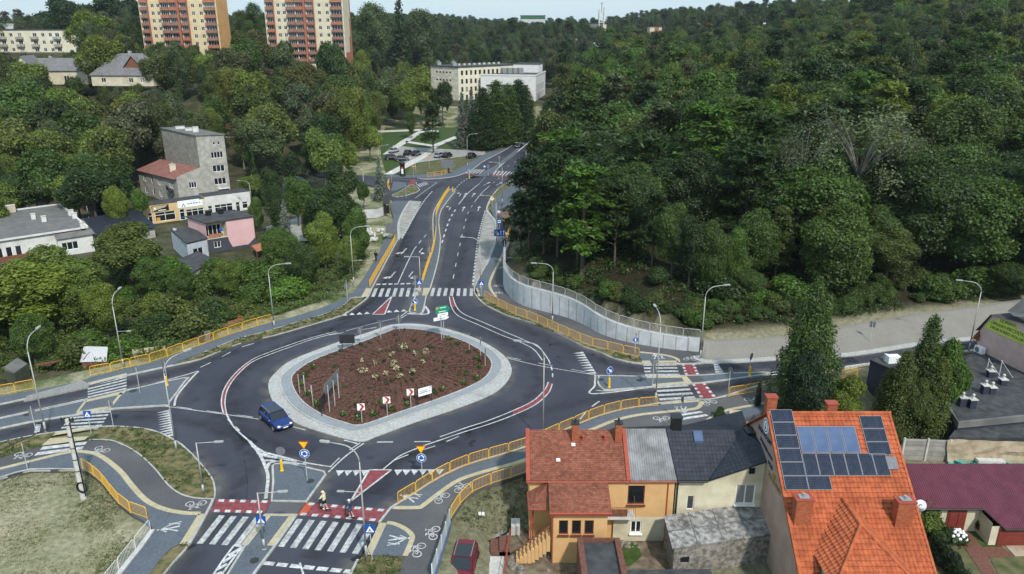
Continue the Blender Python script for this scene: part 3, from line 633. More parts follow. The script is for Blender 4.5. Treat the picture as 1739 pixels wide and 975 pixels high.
def band(A,B,s,e):
 a=sm(A[s:e],0,4,False);b=sm(B[s:e],0,4,False)
 for k in range(len(a)-1):R_.face([Vector((p.x,p.y,.005)) for p in(a[k],a[k+1],b[k+1],b[k])])
band(WESTA,WESTB,4,9);band(EASTA,EASTB,9,13);band(EASTA,EASTB,0,2)
struct("red_surface_marking",R_,"red_paint")
W2=MB()
for q in([(627,798),(665,798)],[(665,798),(595.6,851.5)],[(595.6,851.5),(627,798)],[(632.6,534),(653,534)],[(653,534),(666,502.6)],[(666,502.6),(632.6,534)]):ribbon(W2,pxl(q),.16,.012)
def film(name,col,amax):
 m=bpy.data.materials.new(name);MATS[name]=m;m.use_nodes=True;n=m.node_tree.nodes;l=m.node_tree.links;b=n["Principled BSDF"];b.inputs["Base Color"].default_value=(*col,1);b.inputs["Roughness"].default_value=.9
 uv=n.new("ShaderNodeTexCoord");sx=n.new("ShaderNodeSeparateXYZ");l.new(uv.outputs["UV"],sx.inputs[0]);nz=n.new("ShaderNodeTexNoise");nz.inputs["Scale"].default_value=.7;nz.inputs["Detail"].default_value=8;l.new(uv.outputs["Object"],nz.inputs["Vector"])
 r=n.new("ShaderNodeValToRGB");r.color_ramp.elements[0].position=.3;r.color_ramp.elements[1].position=.7;l.new(nz.outputs["Fac"],r.inputs[0]);m1=n.new("ShaderNodeMath");m1.operation='MULTIPLY';l.new(sx.outputs[1],m1.inputs[0]);l.new(r.outputs[0],m1.inputs[1]);m2=n.new("ShaderNodeMath");m2.operation='MULTIPLY';m2.inputs[1].default_value=amax;l.new(m1.outputs[0],m2.inputs[0]);l.new(m2.outputs[0],b.inputs["Alpha"])
film("kerb_dust",(.23,.215,.19),.75);film("wheel_track",(.030,.031,.037),.5)
FZ=[.0022]
def soft(mb,P,w,side):
 """ribbon whose second uv fades: side 0 = both ways from the middle, 1 / -1 = from one edge"""
 FZ[0]+=.00006;z=FZ[0];rows=[(-.5,0),(0,1),(.5,0)] if side==0 else[(0,1),(.35*side,.55),(side,0)]
 for(o0,a0),(o1,a1) in zip(rows,rows[1:]):
  for k in range(len(P)-1):
   q=[P[k]+perp(P,k)*o0*w,P[k+1]+perp(P,k+1)*o0*w,P[k+1]+perp(P,k+1)*o1*w,P[k]+perp(P,k)*o1*w];mb.face([(v.x,v.y,z) for v in q],[(k,a0),(k+1,a0),(k+1,a1),(k,a1)])
D_=MB()
for a,b2 in((0,13),(12,19),(38,47),(50,59),(58,66),(67,89),(88,95),(96,109)):
 q=sm(ROAD[a:b2],0,4,False);soft(D_,q,1.5,-1)
for q,s_ in((IO+[IO[0]],0),(sm(W_ISL,0,3)+sm(W_ISL,0,3)[:1],0),(sm(S_ISL,0,3)+sm(S_ISL,0,3)[:1],0),(sm(E_ISL,0,3)+sm(E_ISL,0,3)[:1],0),(sm(N_ISL,0,3)+sm(N_ISL,0,3)[:1],0)):soft(D_,q,2.6,s_)
struct("road_dust",D_,"kerb_dust")
T_K=MB()
for pts in([(300,975),(360,900),(400,830),(425,780),(400,735),(370,690),(385,650),(440,605),(540,568),(640,545)],[(700,400),(680,450),(650,500),(590,545),(480,590),(410,640),(400,690),(440,745),(530,770)],[(640,840),(690,775),(790,735),(880,690),(915,640),(890,600),(830,560),(780,530),(770,490),(785,430),(800,360)],[(530,950),(600,860),(660,790),(760,755),(860,715),(950,690),(1060,672),(1180,662),(1320,642),(1500,607),(1739,574)],[(0,737),(120,716),(240,708),(340,720),(420,760)],[(0,692),(150,664),(290,632),(420,588),(520,556),(600,530),(650,480),(690,405),(715,340),(770,300)],[(820,520),(900,562),(990,600),(1100,628),(1250,622),(1450,608)]):soft(T_K,sm(pts,0,6,False),2.6,0)
struct("road_wheel_tracks_surface",T_K,"wheel_track")
SJ=MB();film("sealed_joint",(.016,.016,.018),.9)
for pts in([(748,470),(757,430),(768,390),(779,355),(800,325)],[(668,440),(690,395),(712,350)],[(20,722),(150,700),(280,700)],[(300,640),(400,600),(520,568),(620,538)],[(560,900),(620,830),(680,780),(800,735)],[(930,600),(985,640),(1060,665),(1190,660)],[(410,900),(420,830),(415,780)]):q=sm(pts,0,8,False);soft(SJ,q,.12,0)
for k in range(22):
 px,py=RND.choice([(RND.uniform(680,800),RND.uniform(340,480)),(RND.uniform(380,620),RND.uniform(560,770)),(RND.uniform(560,980),RND.uniform(640,860)),(RND.uniform(860,1000),RND.uniform(580,690))]);p=at(px,py);a=RND.uniform(0,3);L=RND.uniform(.4,2.4);q=[p+Vector((cos(a+.3*sin(j))*L*j/4,sin(a+.3*sin(j))*L*j/4,0)) for j in range(5)];soft(SJ,q,RND.uniform(.08,.7),0)
struct("road_joints_and_stains_surface",SJ,"sealed_joint")
def sym(polys,px,py,ang,s=1.0,z=.0095,sy=1.0):
 c=at(px,py,z);ca,sa=cos(ang),sin(ang)
 for P in polys:
  pts=[Vector((x*s,y*s*sy,0)) for x,y in P]
  for t in tessellate_polygon([pts]):
   a=[pts[k] for k in t]
   if(a[1]-a[0]).cross(a[2]-a[0]).z<0:a.reverse()
   W2.face([(c.x+p.x*ca-p.y*sa,c.y+p.x*sa+p.y*ca,z) for p in a])
STRAIGHT=[[(-.08,-2.2),(.08,-2.2),(.08,.8),(-.08,.8)],[(-.4,.6),(.4,.6),(0,2.2)]]
LEFT=[[(.1,-2),(.28,-2),(.28,.55),(.1,.7)],[(.1,.7),(.28,.55),(-.35,1.15),(-.45,.95)],[(-.3,.4),(-.25,1.6),(-1.0,1.35)]]
RIGHT=[[(-x,y) for x,y in reversed(P)] for P in LEFT]
def ring(r,w=.09,n=14,cx=0,cy=0):
 return[[(cx+r*cos(2*pi*k/n),cy+r*sin(2*pi*k/n)),(cx+(r+w)*cos(2*pi*k/n),cy+(r+w)*sin(2*pi*k/n)),(cx+(r+w)*cos(2*pi*(k+1)/n),cy+(r+w)*sin(2*pi*(k+1)/n)),(cx+r*cos(2*pi*(k+1)/n),cy+r*sin(2*pi*(k+1)/n))] for k in range(n)]
def bar(a,b,w=.09):
 d=Vector((b[0]-a[0],b[1]-a[1])).normalized()*w/2;return[(a[0]-d.y,a[1]+d.x),(a[0]+d.y,a[1]-d.x),(b[0]+d.y,b[1]-d.x),(b[0]-d.y,b[1]+d.x)]
BIKE=ring(.36,.1,14,-.62,0)+ring(.36,.1,14,.62,0)+[bar((-.62,0),(-.25,.62)),bar((-.25,.62),(.4,.62)),bar((.4,.62),(-.1,0)),bar((-.1,0),(-.62,0)),bar((-.1,0),(-.3,.75)),bar((.62,0),(.36,.95)),bar((.2,.95),(.55,1.0)),bar((-.5,.78),(-.12,.78),.12)]
PED=[[(.0,1.55),(.14,1.72),(.0,1.9),(-.14,1.72)],[(-.16,.7),(.2,.7),(.16,1.48),(-.14,1.48)],bar((-.05,.75),(-.4,-.1),.17),bar((.1,.75),(.3,-.1),.17),bar((-.1,1.4),(-.42,.85),.12),bar((.12,1.4),(.5,.95),.12),bar((.5,.95),(.72,.6),.1),[(.78,.78),(.9,.9),(.78,1.02),(.66,.9)],[(.68,.25),(.92,.25),(.88,.75),(.7,.75)],bar((.74,.3),(.6,-.1),.12),bar((.86,.3),(1.0,-.1),.12)]
for px,py,a in((790,331,-.1),(804,331,-.12),(787,354.5,-.05),(813,354,-.05),(827,312,-.35),(848,312,-.35)):sym(STRAIGHT,px,py,a,1.0)
for px,py,a in((781,330,-.1),(763,353,-.05)):sym(LEFT,px,py,a,1.0)
for px,py in((684,427),(664,468)):sym(RIGHT,px,py,pi-.12,1.0);sym(STRAIGHT,px+1,py,pi-.12,.8)
for px,py in((715,427),(698,468)):sym(LEFT,px,py,pi-.12,1.0)
Zp=K+.008
for px,py,a,s in((174,763,2.7,1.0),(333,855,pi+.15,1.0),(40,772,pi-.15,1.0),(751,846,1.0,1.0),(786,829,.75,1.0),(712,934,1.35,1.0),(738,905,1.45,1.0),(845,486,.15,.9),(845,498,.1,.9),(853,455,.2,.8),(865,438,.2,.8),(1172,610,.0,.95),(1206,684,.5,1.0),(1277,678,pi+.1,1.0),(1123,710,pi+.1,1.0)):sym(BIKE,px,py,a,s*.78,Zp)
for px,py,a in((302,897,pi/2+.15),(662,914,-pi/2),(706,849,1.1),(1116,609,0.05),(1160,691,pi-.1)):sym(PED,px,py,a,.85,Zp)
struct("road_symbol_marking",W2,"white_paint")
mb=MB()
for px,py,r in((628,777,.33),(527,817,.33),(432,952,.33),(226,664,.4),(46,704,.35),(1086,646,.33),(737,390,.2)):
 p=at(px,py,K if px not in(628,) else 0);mb.lathe([(r,0),(r,.012),(r*.92,.014)],16,(p.x,p.y,p.z+.004))
struct("manhole_cover_ground",mb,"dark_steel")
mb=MB()
for px,py in((324,928),(604,948),(1191,678),(1226,675)):p=at(px,py,.02);mb.box((p.x,p.y,.015),(.7,.35,.03),.8)
struct("drain_grate_ground",mb,"black")
slab_px("park_lawn",[(656,297),(700,297),(745,294),(775,288),(795,277),(812,268),(840,252),(872,234),(900,215),(905,205),(880,205),(790,205),(700,205),(655,215),(645,240),(648,270)],"lawn",.06,-.6)
slab_px("lawn_by_road",[(690,296),(745,293.5),(775,287.5),(795,276.5),(812,267.5),(872,233),(866,230),(800,250),(745,272),(700,280)],"dry_lawn",.075,.05)
slab_px("car_park",[(655,262),(672,273),(700,278),(745,271),(800,264),(826,263),(822,254),(770,254),(700,250),(668,247)],"concrete_bay",.09,.05)
for q in([(652,296),(690,276),(712,266),(735,250),(745,247),(741,252),(722,268),(702,279),(668,296)],[(650,262),(680,240),(712,222),(740,212),(742,214),(716,226),(690,243),(668,256),(658,262)],[(690,239),(735,246),(735,249),(688,242)],[(735,246),(770,232),(830,222),(832,225),(772,236),(740,250)],[(640,222),(690,220),(712,219),(745,222),(745,224),(712,222),(640,225)]):
 slab_px("park_path",q,"pale_concrete",.1,.06)
slab_px("red_path",[(842,251),(872,233.5),(899,215.5),(903,214),(875,235.5),(847,252)],"red_paint",K+.006,K-.003)

# ------------------------------------------------------------------ barriers, walls
def bar_panel(mb,L,h=1.1,r=.03,n=None,corner=.15,lo=.12,br=.011):
 """guard-rail panel along +x from 0 to L"""
 mb.tube([(0.04,0,0),(0.04,0,h-corner),(.04+corner*.3,0,h-corner*.3),(.04+corner,0,h),(L-.04-corner,0,h),(L-.04-corner*.3,0,h-corner*.3),(L-.04,0,h-corner),(L-.04,0,0)],r,5)
 mb.tube([(.04,0,lo),(L-.04,0,lo)],r*.8,4)
 n=n or max(3,int(L/.15))
 for k in range(1,n):x=.04+(L-.08)*k/n;mb.tube([(x,0,lo),(x,0,h-.02)],br,4,False)
PANELS={}
def fence_run(name,label,P,m,h=1.1,step=2.0,group=None,cat="railing",lo=.12,z=None,r=.03,br=.011):
 P=[Vector(p) for p in P];n=max(1,round(length(P)/step));R=resample(P,length(P)/n*.9999)
 root=thing(name,label,cat,tuple(R[0]),group);root['_org']=(0,0,0)
 key=(m,h,lo,r)
 if key not in PANELS:
  b=MB();bar_panel(b,2.0,h,r,None,.15,lo,br);o=b.build("barrier_panel",m);PANELS[key]=o.data;bpy.data.objects.remove(o)
 for a,b in zip(R,R[1:]):
  d=b-a;o=obj("barrier_panel",PANELS[key],root,a-R[0],(0,-math.asin(max(-1,min(1,d.z/d.length))),atan2(d.y,d.x)),(d.length/2.0,1,1))
 return root
GY_="yellow guard rails along the pavements"
fence_run("guard_rail","long yellow guard rail between the north-west pavement and the overgrown slope",sm([(154,638),(187,632),(216.7,624.5),(248.7,617.5),(277,609),(304,599),(352.6,582),(397,566),(440,552.5),(463,547)],K,3,False),"yellow_steel",group=GY_)
fence_run("guard_rail","short yellow guard rail left of the gravel track by the green shed",sm([(-40,682),(0,670.5),(23,667),(59,660)],K,2,False),"yellow_steel",group=GY_)
fence_run("guard_rail","straight yellow guard rail along the left kerb of the road leading away uphill",sm([(628,488),(640,466),(652,445),(664,424),(673,406)],K,2,False),"yellow_steel",group=GY_)
fence_run("guard_rail","long curving yellow guard rail between the road and the path under the retaining wall",sm([(822,505.5),(837,515),(862,528),(880.5,536),(898.5,542),(929,555),(960,569),(992,583),(1013,590),(1036,595),(1060,601),(1085.6,606.4)],K,3,False),"yellow_steel",group=GY_)
fence_run("guard_rail","long yellow guard rail on the kerb from the red cycle crossing past the houses",sm([(675.5,856),(701,841),(728,823),(756,807),(787,793),(818,783),(850,774),(894,761),(940,740),(982,722),(1006,711),(1030,703),(1058,696),(1086,692),(1117,690)],K,3,False),"yellow_steel",group=GY_)
fence_run("guard_rail","yellow guard rail between the cycle path and the grassy bank of the yellow house",sm([(766,880.5),(778,862),(791,844),(818,828),(852,817),(894,803),(930,788)],K,3,False),"yellow_steel",group=GY_)
fence_run("guard_rail","bent yellow guard rail round the dry field beside the concrete power pole",sm([(140,796),(149.5,801.5),(172,818.5),(197.5,852),(223,872),(251,882)],K,2,False),"yellow_steel",group=GY_)
fence_run("guard_rail","yellow guard rail beside the right-hand road behind the weeping birch",sm([(1237,674),(1268,669),(1300,663),(1370,652),(1435,643),(1480,635)],K,2,False),"yellow_steel",group=GY_)
fence_run("guard_rail","yellow guard rail on the narrow median of the road leading away",sm([(718,480),(728,448),(737,420),(741,390),(741,365),(752,340),(763,324)],K,3,False),"yellow_steel",group=GY_)
fence_run("guard_rail","short yellow guard rail at the right-hand bus shelter",sm([(860,408),(866,393),(868,381)],K,2,False),"yellow_steel",group=GY_)
fence_run("guard_rail","short yellow guard rail by the blue spruce at the side street",sm([(662,324),(658,318),(661,310)],K,2,False),"yellow_steel",group=GY_)
fence_run("guard_rail","low yellow guard rail on the lawn corner by the far crossing",sm([(725,301),(750,298),(768,291)],K,2,False),"yellow_steel",group=GY_)
fence_run("white_railing","white steel railing on the concrete edge above the dry field",pxl([(257,903),(240,925),(222,947),(200,975),(172,1010)],K+.05),"white_steel",1.15,2.0,r=.025)
b=MB();ribbon(b,pxl([(259,901),(240,928),(222,950),(200,978),(172,1014)],K),.35,K+.12,-1.2);o=b.build("concrete_edge_wall","pale_concrete");o['label']="pale concrete edge beam carrying the white railing";o['category']="wall"
w=thing("retaining_wall","tall curved grey concrete retaining wall below the wood, with vertical panel joints","wall",tuple(WALLB[0]))
WL=smooth_line(WALLB,False,5);n=len(WL)
def wall_h(t):return 3.0-1.35*sstep(.35,1.0,t)
b=MB();c=MB()
TOP=[]
for k in range(n):TOP.append(Vector((WL[k].x,WL[k].y,WL[k].z+float(wall_h(k/(n-1))))))
for k in range(n-1):
 a,d=WL[k],WL[k+1];ta,td=TOP[k],TOP[k+1];N1=perp(WL,k)*.35;N2=perp(WL,k+1)*.35
 if k==0:side=1
 b.face([a-Vector((0,0,.4)),d-Vector((0,0,.4)),td,ta]);b.face([ta,td,td+N2,ta+N1]);b.face([ta+N1,td+N2,d+N2-Vector((0,0,.4)),a+N1-Vector((0,0,.4))])
for k in(0,n-1):N1=perp(WL,k)*.35;b.face([WL[k]-Vector((0,0,.4)),TOP[k],TOP[k]+N1,WL[k]+N1-Vector((0,0,.4))])
b.build("wall_body","concrete_wall",w)
R=resample(WL,1.5);L=length(WL)
for k,p in enumerate(R[1:-1]):
 t=(k+1)*1.5/L;j=min(range(n),key=lambda q:(WL[q]-p).length);N1=perp(WL,j);hh=float(wall_h(t));q=p-N1*.03
 T=Vector((N1.y,-N1.x,0))*.022;c.face([q-T,q+T,q+T+Vector((0,0,hh)),q-T+Vector((0,0,hh))])
c.build("panel_joint_lines","sign_back",w,label="dark vertical joints between the panels")
fence_run("steel_railing","grey steel railing on top of the curved retaining wall",[p+perp(TOP,k)*.17 for k,p in enumerate(TOP)],"galv_steel",1.1,2.0,r=.028,br=.013)
b=MB();A=smooth_line(SLOPE_B,False,4);T_=smooth_line(SLOPE_T,False,4)
for k in range(len(A)-1):b.face([A[k]-Vector((0,0,.1)),A[k+1]-Vector((0,0,.1)),T_[k+1],T_[k]])
for k in range(len(A)-1):
 p,q=T_[k],T_[k+1];b.face([p,q,q+Vector((0,.6,.02)),p+Vector((0,.6,.02))])
o=b.build("paved_slope","slope_blocks",None);o['kind']='structure'
b=MB();ribbon(b,A,.9,K,-.2,False,-.5);struct("pavement_edge",b,"granite_setts")
sc_=thing("screen_fence","translucent pale screen fence on a blue base between cycle path and driveway","fence",tuple(at(764,889,K)))
SCP=resample(pxl([(764,889),(754,922),(737,975),(726,1010)],K),1.6)
MATS["screen_sheet"]=bpy.data.materials.new("screen_sheet");mm=MATS["screen_sheet"];mm.use_nodes=True;pb=mm.node_tree.nodes["Principled BSDF"];pb.inputs["Base Color"].default_value=(.62,.68,.72,1);pb.inputs["Alpha"].default_value=.82;pb.inputs["Roughness"].default_value=.25
mat("blue_wall",(.10,.15,.27),(.14,.19,.31),2,.8,dirt=.2)
bw=MB();ribbon(bw,SCP,.3,K+.1,-1.9,False,-.05);bw.build("base_wall","blue_wall",sc_)
for a,d in zip(SCP,SCP[1:]):
 s=MB();u=(d-a).normalized();t=Vector((-u.y,u.x,0))*.02;z0,z1=K+.15,K+1.25
 P=[a+u*.05,d-u*.05]
 s.face([(p.x,p.y,zz) for p,zz in((P[0]+t,z0),(P[1]+t,z0),(P[1]+t,z1),(P[0]+t,z1))]);s.face([(p.x,p.y,zz) for p,zz in((P[1]-t,z0),(P[0]-t,z0),(P[0]-t,z1),(P[1]-t,z1))])
 s.build("screen_panel","screen_sheet",sc_)
for a in SCP:s=MB();s.box((a.x,a.y,K+.68),(.07,.07,1.3));s.build("screen_post","white_steel",sc_)
# ------------------------------------------------------------------ street lamps
def lamp_proto(kind,H,A):
 r=thing("street_lamp","grey street lamp","street lamp",(0,0,0),local=True)
 p=MB();p.tube([(0,0,0),(0,0,.02)],.17,10);p.tube([(0,0,.02),(0,0,1.1)],.095,10);p.tube([(0,0,1.1),(0,0,H-(1.2 if kind=='curved' else 0))],.075,8,True,.048)
 p.build("pole","lamp_steel",r,True)
 a=MB()
 if kind=='curved':
  pts=[(0,0,H-1.2)]+[(1.3*(1-cos(t)),0,H-1.2+1.2*sin(t)) for t in[pi/2*j/7 for j in range(1,8)]]+[(A,0,H+.06)]
  a.tube(pts,.045,7);hx,hz=A,H+.06
 else:
  a.tube([(-.05,0,H-.05),(A,0,H)],.04,6);hx,hz=A,H
 a.build("arm","lamp_steel",r,True)
 l=MB();l.plate([(0,-.02),(.12,-.09),(.62,-.07),(.74,0),(.62,.07),(.12,.09)] and[(-.1,-.05),(.0,-.13),(.6,-.12),(.68,0),(.6,.12),(.0,.13),(-.1,.05)],Matrix.Translation((hx,0,hz+.07)),.1)
 l.build("luminaire","lamp_steel",r)
 return freeze(r)
LAMP=lamp_proto('curved',9.0,2.2);LAMPS=lamp_proto('straight',6.0,1.5)
used={}
def lamp(proto,base,az,label,H=None,z=K,side_arm=None,group="street lamps round the roundabout"):
 p=at(base[0],base[1],z) if isinstance(base[0],(int,float)) else Vector(base)
 sc=(H/(9.0 if proto is LAMP else 6.0)) if H else 1
 o=clone(proto,p,radians(az),label,group,(1,1,sc))
 if side_arm:
  h,a2,L2=side_arm;m=MB();q=(cos(radians(a2-az))*L2,sin(radians(a2-az))*L2);m.tube([(0,0,h/sc),(q[0],q[1],h/sc+.05)],.03,5);m.plate([(-.25,-.09),(.25,-.09),(.25,.09),(-.25,.09)],Matrix.Translation((q[0],q[1],h/sc+.09))@Matrix.Rotation(radians(a2-az),4,'Z'),.07)
  m.build("side_arm","lamp_steel",o)
 return o
def lamp_h(base,top,z=K):
 b=at(base[0],base[1],z);return aty(top[0],top[1],b.y).z-z
for args in[(LAMP,(622.5,948),168,"tall curved lamp in front beside the blue crossing sign by the path",(605,758),(5.6,178,1.5)),(LAMPS,(449,932),5,"low straight-armed lamp on the south island beside the blue crossing sign",(440,837),None),(LAMP,(300,766),55,"tall lamp leaning its arm over the left edge of the roundabout, on the grass",(285,612),None),(LAMPS,(346,838),5,"low straight-armed lamp with a grey sign back on the left grass verge",(337,752),None),(LAMP,(78,735),95,"tall lamp at the far left edge by the left-hand road",(55,575),None),(LAMP,(210,624),95,"tall lamp behind the yellow rail beside the metal-sheet shed",(193,503),(4.4,0,1.3)),(LAMP,(466,557),10,"lamp beside the north-west pavement just before the crossing road bends",(460,450),None),(LAMP,(601,482),10,"lamp on the weedy slope left of the road leading away",(597,386),(3.6,5,1.2)),(LAMPS,(714.6,500),180,"low straight-armed lamp on the median at the north zebra crossing",(714.6,436),None),(LAMP,(816,494),176,"curved lamp right of the north zebra crossing by the bus bay",(813,404),(4.6,10,1.2)),(LAMP,(938,548),178,"curved lamp standing in front of the retaining wall",(936,448),None),(LAMP,(922,748),165,"tall curved lamp at the right rim of the roundabout beyond the red-brown roof",(918,585),None),(LAMP,(1113,684),95,"lamp at the end of the yellow rail by the right-hand zebra crossing",(1118,535),None),(LAMP,(1189,609),10,"lamp at the end of the retaining wall by the upper right crossing",(1193,487),None),(LAMP,(1645,596),165,"curved lamp in front of the paved slope beside the pink gable",(1660,480),None),(LAMP,(794,283),10,"lamp on the kerb by the far zebra crossing, left of the road",(793,228),None),(LAMP,(893,295),175,"lamp at the dark conifers by the far right kerb",(893,243),(5.0,0,1.0)),(LAMP,(908,252),175,"farthest lamp on the right of the road leading away",(907.5,225),None),(LAMP,(853,346),178,"lamp on the grey plaza by the far right pavement",(852,276),None),(LAMP,(843,418),175,"lamp behind the right-hand bus bay next to the blue lane sign",(841,333),None),(LAMP,(707,316),10,"lamp on the grass corner of the side street junction",(707,260),None),(LAMP,(644,292),10,"lamp rising behind the blue spruce at the car park",(644,247),None),(LAMP,(620,352),165,"lamp among the trees left of the blue spruce",(617,284),None),(LAMP,(428,352),165,"lamp behind the white shop row",(424,308),None),(LAMP,(151,372),165,"small lamp beside the black tiled roof behind the white house",(150,350),None)]:
 p_,base,az,lab,top,sa=args;lamp(p_,base,az,lab,max(3.5,lamp_h(base,top)),K,sa)
for o in list(LAMP.children_recursive)+[LAMP]+list(LAMPS.children_recursive)+[LAMPS]:bpy.data.objects.remove(o,do_unlink=True)
# ------------------------------------------------------------------ traffic signs
def board_matrix(p,az,z):
 n=Vector((cos(radians(az)),sin(radians(az)),0));x=Vector((0,0,1)).cross(n)
 M=Matrix(((x.x,0,n.x,0),(x.y,0,n.y,0),(0,1,0,z),(0,0,0,1)));return M
def circle(r,n=20,cx=0,cy=0):return[(cx+r*cos(2*pi*k/n),cy+r*sin(2*pi*k/n)) for k in range(n)]
def rect(w,h,cx=0,cy=0):return[(cx-w/2,cy-h/2),(cx+w/2,cy-h/2),(cx+w/2,cy+h/2),(cx-w/2,cy+h/2)]
TRI_DN=[(-.42,.36),(.42,.36),(0,-.36)];TRI_UP=[(-.3,-.25),(.3,-.25),(0,.27)]
def scl(P,s):return[(x*s,y*s) for x,y in P]
MAN=[[(-.03,.10),(.03,.10),(.05,-.03),(.13,-.19),(.07,-.19),(0,-.06),(-.08,-.19),(-.14,-.19),(-.05,-.02)],circle(.03,8,.0,.15)]
def arrow_arc(a0,a1,r,w):
 P=[(r*cos(a0+(a1-a0)*k/6),r*sin(a0+(a1-a0)*k/6)) for k in range(7)];Q=[((r-w)*cos(a0+(a1-a0)*k/6),(r-w)*sin(a0+(a1-a0)*k/6)) for k in range(7)]
 return P+list(reversed(Q))
def sign_face(kind):
 """list of (material, polygons, lift)"""
 if kind=='crossing':return[("sign_blue",[rect(.72,.72)],0),("sign_white",[TRI_UP],.006),("black",[[(x*.95,y*.8-.06) for x,y in q] for q in MAN],.011)]
 if kind=='yield':return[("sign_red",[scl(TRI_DN,1.08)],0),("sign_yellow",[scl(TRI_DN,.86)],.006)]
 if kind=='roundabout':return[("sign_white",[circle(.42)],0),("sign_blue",[circle(.395)],.005),("sign_white",[arrow_arc(radians(100-120*k),radians(100-120*k-70),.28,.09) for k in range(3)]+[[(cos(radians(100-120*k-70))*.34,sin(radians(100-120*k-70))*.34),(cos(radians(100-120*k-70))*.13,sin(radians(100-120*k-70))*.13),(cos(radians(100-120*k-105))*.235,sin(radians(100-120*k-105))*.235)] for k in range(3)],.01)]
 if kind=='keep':return[("sign_white",[circle(.42)],0),("sign_blue",[circle(.395)],.005),("sign_white",[[(-.22,.17),(-.15,.25),(.10,.0),(.2,.09),(.24,-.24),(-.09,-.2),(.01,-.09)]],.01)]
 if kind=='back_disc':return[("sign_back",[circle(.42)],0)]
 if kind=='back_rect':return[("sign_back",[rect(.65,.75)],0)]
 if kind=='back_tri':return[("sign_back",[scl(TRI_DN,1.08)],0),("sign_back",[circle(.36,20,0,-.72)],0)]
 if kind=='diamond':return[("sign_white",[[(-.5,0),(0,-.5),(.5,0),(0,.5)]],0),("sign_yellow",[[(-.3,0),(0,-.3),(.3,0),(0,.3)]],.006)]
 if kind=='bus':return[("sign_blue",[rect(.7,.9)],0),("sign_white",[rect(.5,.5,0,.06)],.006),("black",[rect(.34,.22,0,.08)],.011)]
 if kind=='lanes':return[("sign_blue",[rect(2.0,1.2)],0),("sign_white",[[(-.75,-.2),(-.62,-.42),(-.15,-.42),(-.15,.0),(-.5,.1),(-.3,.4),(-.9,.15),(-.6,-.05)],[(.12,-.45),(.26,-.45),(.26,.2),(.38,.15),(.19,.48),(0,.15),(.12,.2)],[(.6,-.45),(.74,-.45),(.74,.2),(.86,.15),(.67,.48),(.48,.15),(.6,.2)]],.006)]
 if kind=='chevron':return[("sign_white",[rect(.72,.72)],0),("sign_red",[[(-.2,.35),(.05,.35),(.32,.02),(.07,-.34),(-.19,-.34),(.07,.02)]],.006)]
 if kind=='orange_plate':return[("sign_orange",[rect(.9,.3)],0)]
 if kind=='white_disc':return[("sign_white",[circle(.34)],0)]
 if kind=='white_tri':return[("sign_blue",[rect(.72,.72)],0),("sign_white",[TRI_UP],.006)]
 if kind=='path':return[("sign_blue",[circle(.3)],0),("sign_white",[circle(.09,8,-.02,.1),rect(.14,.2,.0,-.1)],.005)]
def sign(base,faces,label,top=3.0,z=K,group=None,bollard=False,az=-90,name="road_sign",pos=None,cat="road sign",pole_r=.035):
 p=pos or at(base[0],base[1],z);r=thing(name,label,cat,tuple(p),group,local=True)
 m=MB();m.tube([(0,0,0),(0,0,top)],pole_r,6);m.build("pole","galv_steel",r)
 for kind,zc,*rest in faces:
  a=rest[0] if rest else az;fr=sign_face(kind);first=None
  for k,(mt,polys,lift) in enumerate(fr):
   b=MB();Mx=board_matrix(p,a,zc);off=Vector((cos(radians(a)),sin(radians(a)),0))*(.06+lift)
   for P in polys:b.plate(P,Matrix.Translation(off)@Mx,.02 if lift==0 else .004)
   o=b.build("sign_plate" if k==0 else "sign_symbol",mt,first or r)
   if first is None:first=o
 if bollard:
  b=MB();b.lathe([(.16,0),(.16,.04),(.13,.06),(.11,1.0),(.10,1.05)],12,(.0,-.2,0));b.build("bollard_sleeve","sign_yellow",r)
 return r
GS="blue pedestrian crossing signs"
sign((449,928),[('crossing',2.35)],"blue crossing sign on the south island in front of the low lamp",2.7,group=GS)
sign((632,950),[('crossing',2.65)],"blue crossing sign right of the front zebra beside the tall lamp",3.0,group=GS)
sign((155,735),[('crossing',2.0)],"blue crossing sign on the small pavement by the left-hand zebra",2.4,group=GS)
sign((713,500),[('crossing',1.85)],"blue crossing sign on the median at the north zebra",2.2,group=GS)
sign((818,503),[('crossing',1.95)],"blue crossing sign at the right end of the north zebra",2.3,group=GS)
sign((823,296),[('white_tri',2.1)],"small blue crossing sign left of the farthest zebra",2.4,group=GS)
sign((876,299),[('white_tri',2.1)],"small blue crossing sign right of the farthest zebra",2.4,group=GS)
sign((522,817),[('yield',3.5),('roundabout',2.7)],"yellow give-way triangle over a blue roundabout disc, on the south island",3.8,group="give-way and roundabout signs")
sign((717,810),[('yield',2.7),('roundabout',1.9)],"yellow give-way triangle over a blue roundabout disc, behind the yellow rail",3.0,group="give-way and roundabout signs")
sign((705,526),[('keep',1.15)],"blue keep-right disc over a yellow bollard, on the north island",1.5,bollard=True)
sign((1034,656),[('keep',1.9,-60)],"dark blue keep-right disc turned sideways over a yellow bollard, right-hand island",2.2,bollard=True)
sign((480,797),[('back_disc',1.85)],"grey back of a round sign over a yellow bollard, south island tip",2.1,bollard=True)
sign((285,653),[('back_rect',2.4,165)],"narrow grey sign over a yellow bollard on the left-hand island",2.7,bollard=True)
sign((1272,636),[('back_disc',2.2,-40)],"dark back of a round sign over a yellow bollard, right end of the island",2.5,bollard=True)
sign((769,325),[],"small yellow bollard at the tip of the median",.9,bollard=True,name="bollard",cat="bollard")
sign((797,303),[('keep',1.9)],"small blue keep-right disc over a yellow bollard by the far zebra",2.2,bollard=True)
